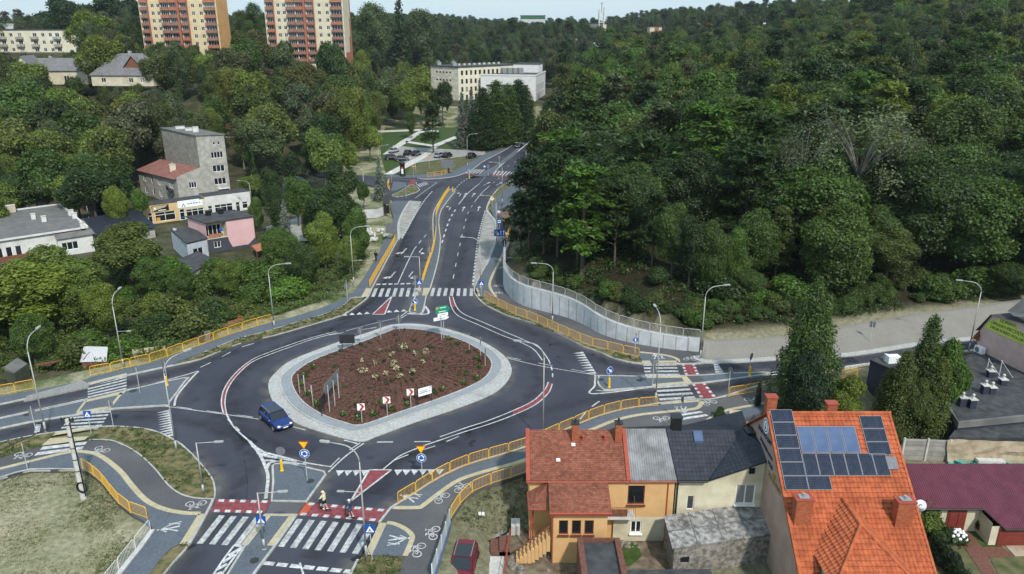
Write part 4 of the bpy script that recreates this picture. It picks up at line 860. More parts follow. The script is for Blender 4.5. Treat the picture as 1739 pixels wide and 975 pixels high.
for b_,l_ in(((193,726),"grey back of a sign on the left grass verge by the zebra"),((62,737),"grey back of a sign at the left edge by the stop line"),((238,667),"bare grey post on the left-hand island"),((47,797),"bare thin post on the left pavement edge"),((590,508),"grey back of a sign at the edge of the weedy slope"),((1236,673),"dark sign seen edge-on at the start of the right-hand yellow rail"),((1108,656),"grey double sign on the right-hand island by the zebra"),((1155,716),"thin post on the south-east pavement by the white stripes"),((1078,600),"post with a small yellow and blue sign before the retaining wall"),((706,500),"grey triangular sign back at the north zebra"),((730,447),"grey sign back on the median"),((829,298),"grey sign back by the far island"),((848,282),"grey sign back before the far road"),((690,336),"thin post with a sign back on the grass corner")):
 p=at(*b_,K);near=proj(p)[2]<75
 kind={(193,726):[('back_rect',2.6,90)],(62,737):[('back_rect',2.2,90)],(590,508):[('back_rect',1.9,90)],(1236,673):[('back_disc',2.9,20)],(1108,656):[('back_tri',2.6,80)],(706,500):[('back_tri',2.4,90)],(730,447):[('back_rect',2.2,90)],(829,298):[('back_rect',2.3,90)],(848,282):[('back_rect',2.3,90)],(690,336):[('back_rect',2.4,90)],(1155,716):[('back_rect',2.5,10)],(1078,600):[('path',1.75),('orange_plate',2.5,0)]}.get(b_,[])
 sign(b_,kind,l_,{(238,667):2.9,(47,797):2.6}.get(b_,2.9))
sign((1477,581),[('back_rect',2.3,60)],"dark square sign back standing on the paved slope",2.7,pos=at(1477,581,.35),pole_r=.04)
sign((836,352),[('diamond',1.9)],"white and yellow priority diamond by the far right kerb",2.5)
sign((848,400),[('bus',2.6)],"blue and white bus stop sign at the right-hand shelter",3.1)
for px in(843,856):pass
sign((849,417),[('lanes',2.3,-92)],"wide blue lane sign with white arrows near the right-hand bus stop",2.6)
sign((846,302),[],"plain thin post behind the far zebra",2.2)
sign((665,310),[('white_disc',2.6)],"white disc sign at the side street by the advertising column",2.9)
sign((703,302),[('orange_plate',2.9)],"small orange plate on a post by the lawn corner",3.2)
sign((729,285),[('orange_plate',2.8)],"small orange plate on a post in the lawn under the spruce",3.0)
def isl(px,py):return island_at(px,py)
for px,py,l_,a in((615,718,"red and white chevron board at the front tip of the planted island",-82),(658,706,"red and white chevron board between two others on the planted island",-80),(698,692,"red and white chevron board next to the white information board",-78)):
 sign(None,[('chevron',1.75,a)],l_,2.1,pos=isl(px,py),group="red and white chevron boards")
for px,py,l_ in((519,672,"chevron board seen edge-on at the left rim of the island, left one"),(532,690,"chevron board seen edge-on at the left rim of the island, right one")):sign(None,[('chevron',1.9,-165)],l_,2.3,pos=isl(px,py),group="red and white chevron boards")
for px,py,l_ in((816,604,"black sign seen edge-on at the right rim of the island, rear one"),(824,622,"black sign seen edge-on at the right rim of the island, front one")):sign(None,[('back_rect',1.9,5)],l_,2.3,pos=isl(px,py),group="edge-on signs on the right rim")
for px,py,k_,l_ in((613,585,[('back_rect',1.9,88)],"grey sign back at the rear rim of the island, left one"),(647,575,[('back_rect',2.0,60)],"grey sign back seen flat at the rear rim of the island, middle one"),(678,562,[('back_rect',1.6,88)],"grey sign back at the rear tip of the island"),(797,597,[],"bare thin post at the right rear of the island"),(509,668,[],"bare thin post at the left rim of the island")):
 sign(None,k_,l_,2.2,pos=isl(px,py))
def board(posts,w,h,zc,az,mats,label,name="information_board",M_extra=None,depth=.08,frame="dark_steel",parts=()):
 A,B=posts;c=(A+B)/2;r=thing(name,label,"sign board",tuple(c),None,local=True)
 for q in posts:m=MB();d=q-c;m.tube([(d.x,d.y,d.z),(d.x,d.y,zc+h*.4)],.045,6);m.build("leg",frame,r)
 Mx=board_matrix(c,az,zc);n=Vector((cos(radians(az)),sin(radians(az)),0))
 m=MB();m.plate(rect(w,h),Matrix.Translation(n*.06)@Mx,depth);bp=m.build("board",frame,r)
 for mt,polys,lift in mats:
  m=MB()
  for P in polys:m.plate(P,Matrix.Translation(n*(.06+lift))@Mx,.003)
  m.build("board_face" if lift<.006 else "board_print",mt,bp)
 return r
A,B=isl(711,687),isl(733,681);az=math.degrees(atan2((B-A).y,(B-A).x))-90
SCRIB=[[(x,y),(x+.12,y+.05),(x+.1,y+.13),(x-.02,y+.1)] for x,y in[(-.65,-.2),(-.5,-.22),(-.36,-.18),(-.2,-.2),(-.04,-.16),(.12,-.2),(.28,-.18),(.44,-.14)]]
board((A,B),1.62,.98,1.35,az,[("sign_white",[rect(1.52,.88)],.004),("sign_back",SCRIB+[rect(.9,.05,-.1,.12),rect(.7,.04,-.15,.0)],.009),("sign_back",[[(.5,.1),(.62,.2),(.68,.42),(.55,.35)]],.009)],"white information board with dark drawing and lettering on black legs, planted island")
A,B=isl(582,594),isl(599,592);az=math.degrees(atan2((B-A).y,(B-A).x))+90
board((A,B),1.8,1.1,1.3,az,[],"black framed board seen from behind at the rear left of the island",depth=.06);
A,B=isl(547,706),isl(551,696)
board((A,B),1.2,1.1,1.35,-10,[],"black framed board seen side-on beside the big grey sign",depth=.06)
A,B=isl(560,700),isl(576,676);az=math.degrees(atan2((B-A).y,(B-A).x))+90
r=thing("direction_sign","large grey back of an arrow-ended direction sign on three posts","direction sign",tuple(A),None,local=True)
C3=isl(569,690)
for q in(A,C3,B):m=MB();d=q-A;m.tube([tuple(d),(d.x,d.y,3.0)],.045,6);m.build("leg","galv_steel",r)
Mx=board_matrix(A,az,2.75);m=MB();L_=(B-A).length;m.plate([(.9,0),(.45,-.55),(-L_-.5,-.55),(-L_-.5,.55),(.45,.55)],Matrix.Translation(Vector((cos(radians(az)),sin(radians(az)),0))*.08)@Mx,.05)
m.build("sign_plate","sign_back",r)
A,B=isl(750,577),isl(754,574.5);r=thing("direction_sign","green and white arrow direction sign stacked on two grey posts","direction sign",tuple(A),None,local=True)
az=-62
for q in(A,B):m=MB();d=q-A;m.tube([tuple(d),(d.x,d.y,3.1)],.05,6);m.build("leg","galv_steel",r)
n_=Vector((cos(radians(az)),sin(radians(az)),0));Mx=Matrix.Translation(n_*.08+(B-A)/2)@board_matrix(A,az,3.2)
def txt_bars(x0,y,n,w=.09,h=.1):return[rect(w*(.5+.5*((k*7)%3)/2),h*(.7+.3*((k*5)%2)),x0+k*w*1.15,y) for k in range(n)]
for nm,P,mt,prints in(("sign_plate",[(-.85,.25),(.65,.25),(1.05,.7),(.65,1.15),(-.85,1.15)],"sign_green",[("sign_orange",[rect(.3,.28,-.65,.93)]),("sign_white",[rect(.8,.09,.1,.93),rect(.95,.09,.0,.45)]),("sign_blue",[rect(.16,.2,.75,.7)])]),("sign_plate",[(-.6,-.2),(.75,-.2),(.75,.22),(-.6,.22)],"sign_white",[("sign_back",[rect(.9,.06,.05,.02)])]),("sign_plate",[(-1.15,-.65),(.55,-.65),(.9,-.43),(.55,-.23),(-1.15,-.23)],"sign_white",[("sign_back",[rect(1.1,.06,-.2,-.44)])])):
 m=MB();m.plate(P,Mx,.03);pl=m.build(nm,mt,r)
 for mt2,polys in prints:
  m=MB()
  for Q in polys:m.plate(Q,Matrix.Translation(n_*.006)@Mx,.003)
  m.build("sign_print",mt2,pl)
A,B=at(753,297,K),at(768,294,K);board((A,B),3.2,2.1,2.6,95,[("sign_back",[rect(3.0,.06,0,.3),rect(3.0,.06,0,-.3),rect(.06,1.9,-.5,0),rect(.06,1.9,.5,0)],.004)],"large grey advertising board seen from behind on the far lawn","billboard",frame="sign_back")
A,B=at(659,409,K),at(672,409,K);board((A,B),2.0,1.9,2.3,90,[],"grey back of a square traffic board at the left bus bay","traffic_board",frame="sign_back")
p=at(684,299,K);r=thing("advertising_column","black advertising column with a domed cap and a red and white poster","advertising column",tuple(p),None,local=True)
m=MB();m.lathe([(.72,0),(.72,.3),(.62,.35),(.62,3.0),(.72,3.05),(.72,3.25)],20);m.build("drum","black",r,True)
m=MB();m.lathe([(.76,3.25),(.7,3.4),(.45,3.75),(.12,3.9),(.08,4.1),(.01,4.15)],20);m.build("cap","dark_steel",r,True)
for mt,z0,z1,nm in(("sign_white",.7,1.95,"poster"),("sign_red",1.95,2.5,"poster_head")):
 m=MB()
 for k in range(6):
  a0,a1=radians(-115+50*k/6),radians(-115+50*(k+1)/6);rr=.635
  m.face([(rr*cos(a0),rr*sin(a0),z0),(rr*cos(a1),rr*sin(a1),z0),(rr*cos(a1),rr*sin(a1),z1),(rr*cos(a0),rr*sin(a0),z1)])
 m.build(nm,mt,r)
m=MB()
for j,zz in enumerate((1.75,1.5,1.2,.95)):
 a0,a1=radians(-108+6*(j%2)),radians(-78-5*(j%2));m.face([(.642*cos(a),.642*sin(a),z_) for a,z_ in((a0,zz),(a1,zz),(a1,zz+.1),(a0,zz+.1))])
m.build("poster_lettering","sign_back",r)
p=at(142,845,0);r=thing("power_pole","leaning-looking concrete power pole bound with black bands, coiled cable at its foot","power pole",tuple(p),None,local=True)
Htop=aty(125,712,p.y).z
m=MB();m.tube([(0,0,-.3),(0,0,Htop)],.26,10,True,.17);m.build("pole","pale_concrete",r)
m=MB();m.tube([(.27,-.1,.2),(.25,-.1,3.5),(.19,-.08,Htop-.3)],.05,6);m.tube([(-.28,0,.8),(-.22,0,4),(-.17,0,Htop-.5)],.025,5);m.build("cable_riser","black",r)
for k in range(6):m=MB();zz=1.5+k*(Htop-2)/5;m.tube([(0,0,zz),(0,0,zz+.06)],.285-.09*zz/Htop,10);m.build("band","black",r)
m=MB()
for j in range(4):m.tube([(.2+(.42-j*.03)*cos(t),-.3+.02*j,1.15+(.5-j*.03)*sin(t)) for t in[2*pi*k/16 for k in range(17)]],.035,5)
m.build("cable_coil","black",r)
m=MB();m.box((0,0,Htop-.15),(1.0,.12,.1));m.build("crossarm","dark_steel",r)
for dx in(-.45,-.2,.2,.45):m=MB();m.lathe([(.05,0),(.08,.08),(.05,.16),(.07,.22),(.03,.26)],8,(dx,0,Htop-.1));m.build("insulator","black",r)
e=at(-60,925,3.0);q0=Vector(p)+Vector((-.2,-.1,Htop-.1))
e=Vector((q0.x-14,q0.y-17.5,q0.z+.6));m=MB();m.tube([q0+(e-q0)*(k/12)+Vector((0,0,-1.0*sin(pi*k/12))) for k in range(13)],.035,5)
o=m.build("power_cable","black");o['label']="black cable running from the concrete pole to the lower left";o['category']="cable"
p=at(417,268,0);r=thing("utility_pole","tall thin wooden pole by the kiosk behind the grey tenement","power pole",(p.x,p.y,hg(p.x,p.y)),None,local=True)
m=MB();m.tube([(0,0,0),(0,0,11)],.16,7,True,.1);m.build("pole","bark",r)
p=at(818,893,YZ);r=thing("notice_stake","small white notice on a thin black stake in the yard bank","notice",tuple(p),None,local=True)
m=MB();m.tube([(0,0,0),(0,0,1.6)],.02,5);m.build("stake","black",r);m=MB();m.plate(rect(.5,.32),board_matrix(p,-95,1.15),.02);m.build("plate","sign_white",r)
# ------------------------------------------------------------------ bus shelters
mat("shelter_wood",(.16,.09,.05),(.24,.14,.08),5,.8);mat("dark_roof",(.03,.03,.033),None,4,.7)
def shelter(px4,label,zt=2.6,wood="shelter_wood",roofm="dark_roof"):
 P=pxl(px4,K);c=sum(P,Vector())/4;r=thing("bus_shelter",label,"bus shelter",(c.x,c.y,K))
 m=MB();m.slab([c+(p-c)*1.12 for p in P],zt+.12,zt);o=m.build("roof",roofm,r)
 for p in P:m=MB();m.box((p.x,p.y,K+zt/2),(.1,.1,zt));m.build("post",wood,r)
 m=MB();a,b_=P[0],P[3];d=b_-a;mid=(a+b_)/2;m.box((mid.x,mid.y,K+1.25),(d.length,.05,1.9),atan2(d.y,d.x));m.build("back_wall",wood,r)
 m=MB();q=mid+((P[1]+P[2])/2-mid)*.3;m.box((q.x,q.y,K+.45),(d.length*.8,.4,.06),atan2(d.y,d.x));m.build("bench",wood,r)
 m=MB();a,b_=P[0],P[1];d=b_-a;mid=(a+b_)/2;m.box((mid.x,mid.y,K+1.25),(d.length*.9,.03,1.7),atan2(d.y,d.x));m.build("glass_side",GLASS,r)
shelter([(652,366),(662,366),(664,352),(655,352)],"timber-framed bus shelter by the left bus bay behind the spruce");shelter([(865,398),(853,398),(855,382),(866,382)],"dark bus shelter with a red-brown roof edge at the right bus bay",2.7,"dark_steel","shelter_wood")

# ------------------------------------------------------------------ buildings
mat("tower_cream",(.62,.51,.31),(.68,.57,.36),.5,.9,dirt=.1);mat("tower_orange",(.60,.33,.13),(.66,.38,.16),.5,.9,dirt=.08);mat("tower_pale",(.60,.55,.40),(.66,.60,.45),.5,.9,dirt=.1)
mat("balcony_red",(.25,.125,.095),(.33,.17,.13),1.2,.85);mat("balcony_red2",(.38,.13,.075),(.44,.17,.10),1.2,.85);mat("pillar_red",(.33,.12,.075),None,1,.85)
mat("block_cream",(.66,.63,.50),(.72,.69,.56),.6,.9,dirt=.1);mat("plaster_grey",(.33,.32,.29),(.45,.44,.40),1.1,.95,bump=.3,bscale=6,dirt=.25)
mat("tenement_brick",(.27,.255,.22),(.36,.34,.30),1.2,.95,bump=.4,kind='brick',dirt=.2);mat("red_roof",(.22,.095,.08),(.28,.13,.11),1.0,.85,dirt=.15)
mat("shop_yellow",(.60,.42,.20),(.66,.48,.25),.8,.9,dirt=.12);mat("shop_white",(.60,.60,.58),(.70,.70,.68),.8,.9,dirt=.15)
mat("pink_wall",(.66,.41,.42),(.70,.45,.46),.6,.9,dirt=.08);mat("pink_old",(.60,.415,.38),(.66,.465,.43),.8,.9,dirt=.15);mat("navy_wall",(.055,.06,.08),None,1,.8);mat("blue_grey_wall",(.42,.46,.52),(.5,.54,.6),1,.85,dirt=.1)
mat("felt_roof",(.045,.047,.052),(.075,.077,.082),1.3,.92,bump=.3,bscale=5,dirt=.2);mat("felt_roof_grey",(.13,.13,.13),(.19,.188,.18),.9,.95,bump=.3,bscale=4,dirt=.25)
mat("white_plaster",(.62,.62,.60),(.72,.72,.70),.8,.9,dirt=.18);mat("cream_plaster",(.58,.53,.38),(.66,.61,.46),.8,.9,dirt=.28);mat("black_tile",(.013,.017,.028),(.022,.027,.042),2,.55,bump=.9,kind='tile',spec=.45)
mat("school_cream",(.70,.66,.53),(.76,.72,.60),.8,.9,kind='panel');mat("school_white",(.66,.66,.66),(.72,.72,.72),.8,.9,dirt=.06)
mat("yellow_plaster",(.60,.36,.155),(.66,.41,.19),.6,.9,bump=.2,bscale=12,dirt=.1);mat("shingle_red",(.21,.072,.045),(.30,.11,.07),3.5,.9,bump=.8,kind='shingle',dirt=.25)
mat("orange_tile",(.36,.088,.036),(.50,.135,.055),2.2,.8,bump=.35,bscale=9,dirt=.3);mat("orange_brick",(.36,.10,.045),(.42,.13,.06),5,.85,bump=.6,kind='brick');mat("red_trim",(.30,.065,.04),None,3,.7)
mat("gable_plaster",(.36,.26,.205),(.42,.31,.25),.7,.92,dirt=.12);mat("solar_cell",(.010,.013,.026),(.016,.02,.036),3,.12,kind='solar',spec=.6);mat("thermal_panel",(.065,.10,.19),(.085,.125,.225),1,.12,spec=.6);mat("panel_frame",(.26,.27,.29),None,2,.5);mat("alu",(.38,.39,.40),None,3,.4,.5)
mat("corr_grey",(.24,.245,.25),(.36,.365,.37),1.2,.6,.2,bump=1.0,kind='corr',dirt=.3);mat("asbestos",(.17,.165,.16),(.46,.45,.43),2.6,.95,bump=1.0,kind='corr',dirt=.45);mat("stone_wall",(.13,.12,.105),(.30,.28,.25),3.0,.95,bump=1.0,bscale=4,detail=8,dirt=.2)
mat("burgundy_sheet",(.105,.022,.04),(.135,.03,.05),1,.5,bump=1.0,kind='corr',spec=.4);mat("red_door",(.16,.03,.022),(.2,.04,.03),2,.6);mat("brown_wood",(.15,.06,.035),(.22,.09,.05),4,.8);mat("concrete_slab_fence",(.30,.29,.27),(.40,.385,.36),1,.95,bump=.5,kind='panel',dirt=.2)
mat("house_grey_roof",(.15,.15,.16),(.21,.205,.21),2,.9,bump=.5,bscale=8,dirt=.2);mat("white_frame",(.78,.78,.77),None,2,.5);mat("brown_frame",(.14,.04,.025),None,2,.6);mat("tarp",(.03,.42,.36),(.06,.50,.44),3,.6,bump=.6,bscale=5);mat("dark_blue_wall",(.03,.035,.055),None,2,.7)
mat("brick_red",(.24,.10,.07),(.32,.15,.11),5,.9,bump=.6,kind='brick');mat("blue_cloth",(.02,.10,.42),None,3,.8);mat("rust",(.20,.09,.05),(.12,.06,.04),4,.9);mat("green_shed",(.055,.065,.045),(.08,.09,.065),2,.85,dirt=.2)
Z=Vector((0,0,1))
def onplane(px,py,P0,N):d=ray(px,py);C=Vector((0,0,CAMH));return C+d*((P0-C).dot(N)/d.dot(N))
def wall(mb,O,U,W,H,holes=(),rev=.16):
 """wall seen from outside: O lower left, U to the right; holes (x, z, w, h) get real reveals"""
 O=Vector(O);U=Vector(U).normalized();IN=Z.cross(U)
 xs=sorted({0.0,W}|{h[0] for h in holes}|{h[0]+h[2] for h in holes});zs=sorted({0.0,H}|{h[1] for h in holes}|{h[1]+h[3] for h in holes})
 xs=[x for x in xs if 0<=x<=W];zs=[z for z in zs if 0<=z<=H]
 for x0,x1 in zip(xs,xs[1:]):
  for z0,z1 in zip(zs,zs[1:]):
   cx,cz=(x0+x1)/2,(z0+z1)/2
   if any(h[0]<cx<h[0]+h[2] and h[1]<cz<h[1]+h[3] for h in holes):continue
   mb.face([O+U*x0+Z*z0,O+U*x1+Z*z0,O+U*x1+Z*z1,O+U*x0+Z*z1],[(x0,z0),(x1,z0),(x1,z1),(x0,z1)])
 for x,z,w,h in holes:
  a,b,c,d=O+U*x+Z*z,O+U*(x+w)+Z*z,O+U*(x+w)+Z*(z+h),O+U*x+Z*(z+h);I=IN*rev
  for p,q in((a,b),(b,c),(c,d),(d,a)):mb.face([q,p,p+I,q+I])
WM={}
def window(parent,O,U,x,z,w,h,n=2,fr="white_frame",sill=None,depth=.1,name="window",tb=False):
 key=(round(w,2),round(h,2),n,fr,sill,tb)
 if key not in WM:
  f=MB();t=min(.08,w*.1)
  f.box((t/2,0,h/2),(t,.06,h));f.box((w-t/2,0,h/2),(t,.06,h));f.box((w/2,0,t/2),(w-2*t,.06,t));f.box((w/2,0,h-t/2),(w-2*t,.06,t))
  for k in range(1,n):f.box((w*k/n,0,h/2),(t*1.1,.06,h-2*t))
  if tb:f.box((w/2,0,h*.7),(w-2*t,.05,t))
  if sill:f.mi={};f.box((w/2,-depth-.05,-.04),(w+.16,.3,.07))
  fo=f.build("window",fr);g=MB();g.face([(t/2,.02,t/2),(w-t/2,.02,t/2),(w-t/2,.02,h-t/2),(t/2,.02,h-t/2)]);go=g.build("pane",GLASS)
  WM[key]=(fo.data,go.data);bpy.data.objects.remove(fo);bpy.data.objects.remove(go)
 U=Vector(U).normalized();IN=Z.cross(U);org=Vector(parent.get('_org',(0,0,0)))
 o=obj(name,WM[key][0],parent,Vector(O)+U*x+Z*z+IN*depth-org,(0,0,atan2(U.y,U.x)));obj("pane",WM[key][1],o)
 return o
def facade(parent,mb,O,U,W,H,wins,fr="white_frame",sill=None,depth=.1,n=2,tb=False):
 """wins: (x, z, w, h[, n])"""
 wall(mb,O,U,W,H,[v[:4] for v in wins])
 for v in wins:window(parent,O,U,v[0],v[1],v[2],v[3],v[4] if len(v)>4 else n,fr,sill,depth,tb=tb)
def chimney(parent,c,w,d,h,m="brick_red",capm="dark_steel",rz=0,pots=0,name="chimney"):
 b=MB();b.box((c[0],c[1],c[2]+h/2),(w,d,h),rz);o=b.build(name,m,parent);b=MB();b.box((c[0],c[1],c[2]+h+.04),(w+.14,d+.14,.08),rz)
 for k in range(pots):b.tube([(c[0]+(k-(pots-1)/2)*.3,c[1],c[2]+h+.08),(c[0]+(k-(pots-1)/2)*.3,c[1],c[2]+h+.4)],.09,8)
 b.build("chimney_cap",capm,o);return o
 # -- tower blocks
def tower(x0,x1,y0,dep,z0,nf,label,cols,side_m,front_m,redstripe):
 fh=2.8;t=thing("tower_block",label,"tower block",((x0+x1)/2,y0+dep/2,z0),"tall tower blocks on the hill");W=x1-x0;H=nf*fh+1.2
 b=MB();holes=[]
 vis=range(2,nf)
 for kind,f0,f1 in cols:
  if kind=='w':
   for k in vis:holes.append((f0*W-.6,k*fh+.9,1.25,1.4))
  if kind=='b':
   for k in vis:holes.append((f0*W+.1,k*fh+.12,(f1-f0)*W-.2,2.45))
 wall(b,(x0,y0,z0),(1,0,0),W,H,holes,.3);b.build("front_wall",front_m,t)
 b=MB();wall(b,(x1,y0,z0),(0,1,0),dep,H);wall(b,(x1,y0+dep,z0),(-1,0,0),W,H);wall(b,(x0,y0+dep,z0),(0,-1,0),dep,H);b.build("side_wall",side_m,t)
 b=MB();b.slab([(x0,y0),(x1,y0),(x1,y0+dep),(x0,y0+dep)],z0+H,z0+H-.3);b.build("roof","felt_roof",t)
 if redstripe:
  b=MB()
  for za,zb,w in redstripe:b.box((x1+.03,y0+dep-w/2,z0+(za+zb)/2),(.05,w,zb-za))
  b.build("painted_stripe","balcony_red2",t)
 for kind,f0,f1 in cols:
  X0,X1=x0+f0*W,x0+f1*W
  if kind=='w':
   for k in vis:window(t,(x0,y0,z0),(1,0,0),f0*W-.6,k*fh+.9,1.25,1.4,2,depth=.12)
  elif kind=='b':
   for k in vis:
    w_=X1-X0
    bb=MB();bb.box(((X0+X1)/2,y0-.42,z0+k*fh+.04),(w_,.84,.12));bb.box(((X0+X1)/2,y0-.82,z0+k*fh+.6),(w_,.07,.95));bb.box((X0+.03,y0-.42,z0+k*fh+.6),(.06,.74,.9));bb.box((X1-.03,y0-.42,z0+k*fh+.6),(.06,.74,.9))
    bb.build("balcony",RND.choice(["balcony_red","balcony_red","balcony_red2","balcony_red"]),t)
    window(t,(x0,y0,z0),(1,0,0),f0*W+.1,k*fh+.12,w_-.2,2.45,4,depth=.26,name="balcony_window")
  else:
   bb=MB();bb.box(((X0+X1)/2,y0-.5,z0+H/2),(X1-X0,1.0,H-.2));bb.build("pillar","pillar_red",t)
TC=[('b',.02,.115),('p',.118,.124),('w',.175,0),('w',.25,0),('b',.28,.385),('b',.39,.49),('p',.494,.522),('b',.53,.62),('p',.624,.63),('w',.695,0),('w',.795,0),('b',.84,.985)]
tower(-144.4,-114.3,315,12.4,19.5,10,"tall tower block with orange end wall and red balconies, the left one of two",TC,"tower_orange","tower_cream",None)
tower(-97.4,-66.4,320,13.5,17.0,11,"tall pale tower block with red balconies and a red-striped end wall",TC,"tower_pale","tower_pale",[(0.1,9,13),(9,15,5),(15,22,3.2),(22,30.8,1.6)])
# -- pale five-storey block at the top left
a=aty(127,51,330);x1=a.x;zt=a.z;zb=zt-15.2;x0=x1-44
t=thing("apartment_block","low pale cream apartment block with small balconies at the top left edge","apartment block",((x0+x1)/2,336,zb))
b=MB();wins=[];bal=[]
for k in range(5):
 for px,bk in((10,1),(24,0),(37,1),(61,1),(75,0),(87,0),(97,1)):
  xx=x1-(127-px)/3.9;
  for dx in(0,-36):
   X=xx+dx-x0
   if X>1 and X<42.5:wins.append((X-.8,k*2.9+.95,1.7 if bk else 1.3,1.45));bal.append((X,k)) if bk and k else None
facade(t,b,(x0,330,zb),(1,0,0),44,15.2,wins,n=2);wall(b,(x1,330,zb),(0,1,0),11,15.2);wall(b,(x0,341,zb),(0,-1,0),11,15.2);wall(b,(x1,341,zb),(-1,0,0),44,15.2);b.build("walls","block_cream",t)
b=MB();b.slab([(x0-.3,329.7),(x1+.3,329.7),(x1+.3,341.3),(x0-.3,341.3)],zb+15.5,zb+15.2);b.build("roof","felt_roof",t)
for X,k in bal:bb=MB();bb.box((x0+X,329.5,zb+k*2.9+.5),(3.0,1.0,1.0));bb.build("balcony","plaster_grey",t)
# -- hip / gable helper: rectangular house with its long axis along u
def gable_house(name,label,c,u_ang,L,D,z0,eave,ridge,wm,rm,cat="house",over=.4,hip=0.0,wins=(),fr="white_frame",group=None,uvroof=True):
 u=Vector((cos(u_ang),sin(u_ang),0));v=Vector((-u.y,u.x,0));c=Vector((c[0],c[1],z0));t=thing(name,label,cat,tuple(c),group)
 P=lambda a,b_,z:c+u*a+v*b_+Z*z
 b=MB();wl_=list(wins)
 facade(t,b,P(-L/2,-D/2,0),u,L,eave,[w for w in wl_ if True],fr)
 wall(b,P(L/2,-D/2,0),v,D,eave);wall(b,P(L/2,D/2,0),-u,L,eave);wall(b,P(-L/2,D/2,0),-v,D,eave)
 if not hip:
  for s in(-1,1):b.face([P(s*L/2,-s*-1*-D/2*1,eave),P(s*L/2,s*D/2,eave),P(s*L/2,0,ridge)])
 b.build("walls",wm,t)
 r=MB();o=over;k=(ridge-eave)/(D/2);ze=eave-o*k;h2=L/2+o-hip
 E=[P(-L/2-o,-D/2-o,ze),P(L/2+o,-D/2-o,ze),P(L/2+o,D/2+o,ze),P(-L/2-o,D/2+o,ze)];R1,R2=P(-h2,0,ridge),P(h2,0,ridge);up=Z*.12
 for off in(up,Vector((0,0,0))):
  r.puv([E[0]+off,E[1]+off,R2+off,R1+off],u);r.puv([E[2]+off,E[3]+off,R1+off,R2+off],-u)
  if hip:r.puv([E[1]+off,E[2]+off,R2+off],v);r.puv([E[3]+off,E[0]+off,R1+off],-v)
 for p,q in((E[0],E[1]),(E[1],E[2]),(E[2],E[3]),(E[3],E[0])) if hip else((E[0],E[1]),(E[2],E[3]),(E[1],R2),(R2,E[2]),(E[3],R1),(R1,E[0])):r.face([p,q,q+up,p+up])
 ro=r.build("roof",rm,t);return t,P,ro
g=aty(105,143,240)
t,P,ro=gable_house("grey_roof_house","cream house with a grey roof among trees below the pale block",(g.x,243),.06,17,9,g.z,4.2,7.4,"cream_plaster","house_grey_roof",wins=[(1.5,1.2,1.3,1.4),(4.2,1.2,1.3,1.4),(10,.3,1.6,2.2),(13.2,1.2,1.3,1.4)])
chimney(ro,P(-4,1,6.2),.8,.8,2,"plaster_grey");
t2,P2,ro2=gable_house("house_wing","steep grey-roofed cream wing beside the low grey-roof house at the left",(g.x-8,238.5),.06+pi/2,7,6.5,g.z,4.6,8.3,"cream_plaster","house_grey_roof",wins=[])
g=aty(213,146,235)
t,P,ro=gable_house("grey_roof_house","house with a broad hipped grey roof and a triangular dormer, behind the dark maple",(g.x,240),-.08,19,11,g.z,3.4,9.0,"cream_plaster","house_grey_roof",hip=5.5,wins=[(11.5,1.0,1.4,1.3),(15,1.0,1.4,1.3),(3,1,1.4,1.3)])
b=MB();b.face([P(.5,-3.9,5.3),P(5.5,-3.9,5.3),P(3,-3.9,8.3)]);b.build("dormer_gable","brown_wood",ro)
b=MB();b.puv([P(0,-4.3,5.2),P(3,-4.3,8.5),P(3,-.4,8.5),P(0,-3.2,5.2)],(0,1,0));b.puv([P(6,-4.3,5.2),P(6,-3.2,5.2),P(3,-.4,8.5),P(3,-4.3,8.5)],(0,1,0));b.build("dormer_roof","house_grey_roof",ro)
for dx in(-5,.2):chimney(ro,P(dx,.5,8),.8,.8,1.9,"plaster_grey")
# -- grey tenement with red-roofed annex
BC=radians(34);u=Vector((cos(BC),sin(BC),0));v=Vector((cos(radians(140)),sin(radians(140)),0));zb=-2.0
B=aty(346,332,173);B=Vector((B.x,173,zb));Ht=aty(336,231,173).z-zb
def len_to(px,P,d,z):
 lo,hi=.1,60
 for _ in range(50):
  m=(lo+hi)/2;q=P+d*m;q.z=z
  if(proj(q)[0]-px)*(1 if proj(P+d*.1+Z*(z-P.z))[0]<px else-1)<0:lo=m
  else:hi=m
 return lo
Lr=len_to(380,B,u,zb+Ht);Ll=len_to(274,B,v,zb+Ht);A=B+v*Ll;A.z=zb;Hl=aty(274,218,A.y).z-zb
t=thing("grey_tenement","tall narrow grey rendered tenement with a blank left wall, above the shop row","tenement",tuple(B))
b=MB();s=Lr/44.0
fh=Ht/5
facade(t,b,B,u,Lr,Ht,[(Lr*.56,fh*4.25,.55,.65,1),(Lr*.73,fh*4.25,.55,.65,1),(Lr*.44,fh*3.25,Lr*.44,1.45,4),(Lr*.44,fh*2.23,Lr*.44,1.5,3),(Lr*.44,fh*1.25,Lr*.44,1.5,3),(Lr*.42,fh*.12,1.0,2.0,1)])
C=B+u*Lr;D=A+u*Lr;wall(b,C,v,Ll,Ht);wall(b,D,-u,Lr,Ht);b.build("walls","plaster_grey",t)
b=MB();b.puv([A,B,B+Z*Ht,A+Z*Hl],-v);b.build("blank_wall","tenement_brick",t)
b=MB();o_=.25;T4=[A-u*o_+v*o_+Z*(Hl+.05),B-u*o_-v*o_+Z*(Ht+.05),C+u*o_-v*o_+Z*(Ht-.2),D+u*o_+v*o_+Z*(Hl-.2)]
b.face([p+Z*.12 for p in T4]);[b.face([T4[k],T4[(k+1)%4],T4[(k+1)%4]+Z*.12,T4[k]+Z*.12]) for k in range(4)];ro=b.build("roof","felt_roof_grey",t)
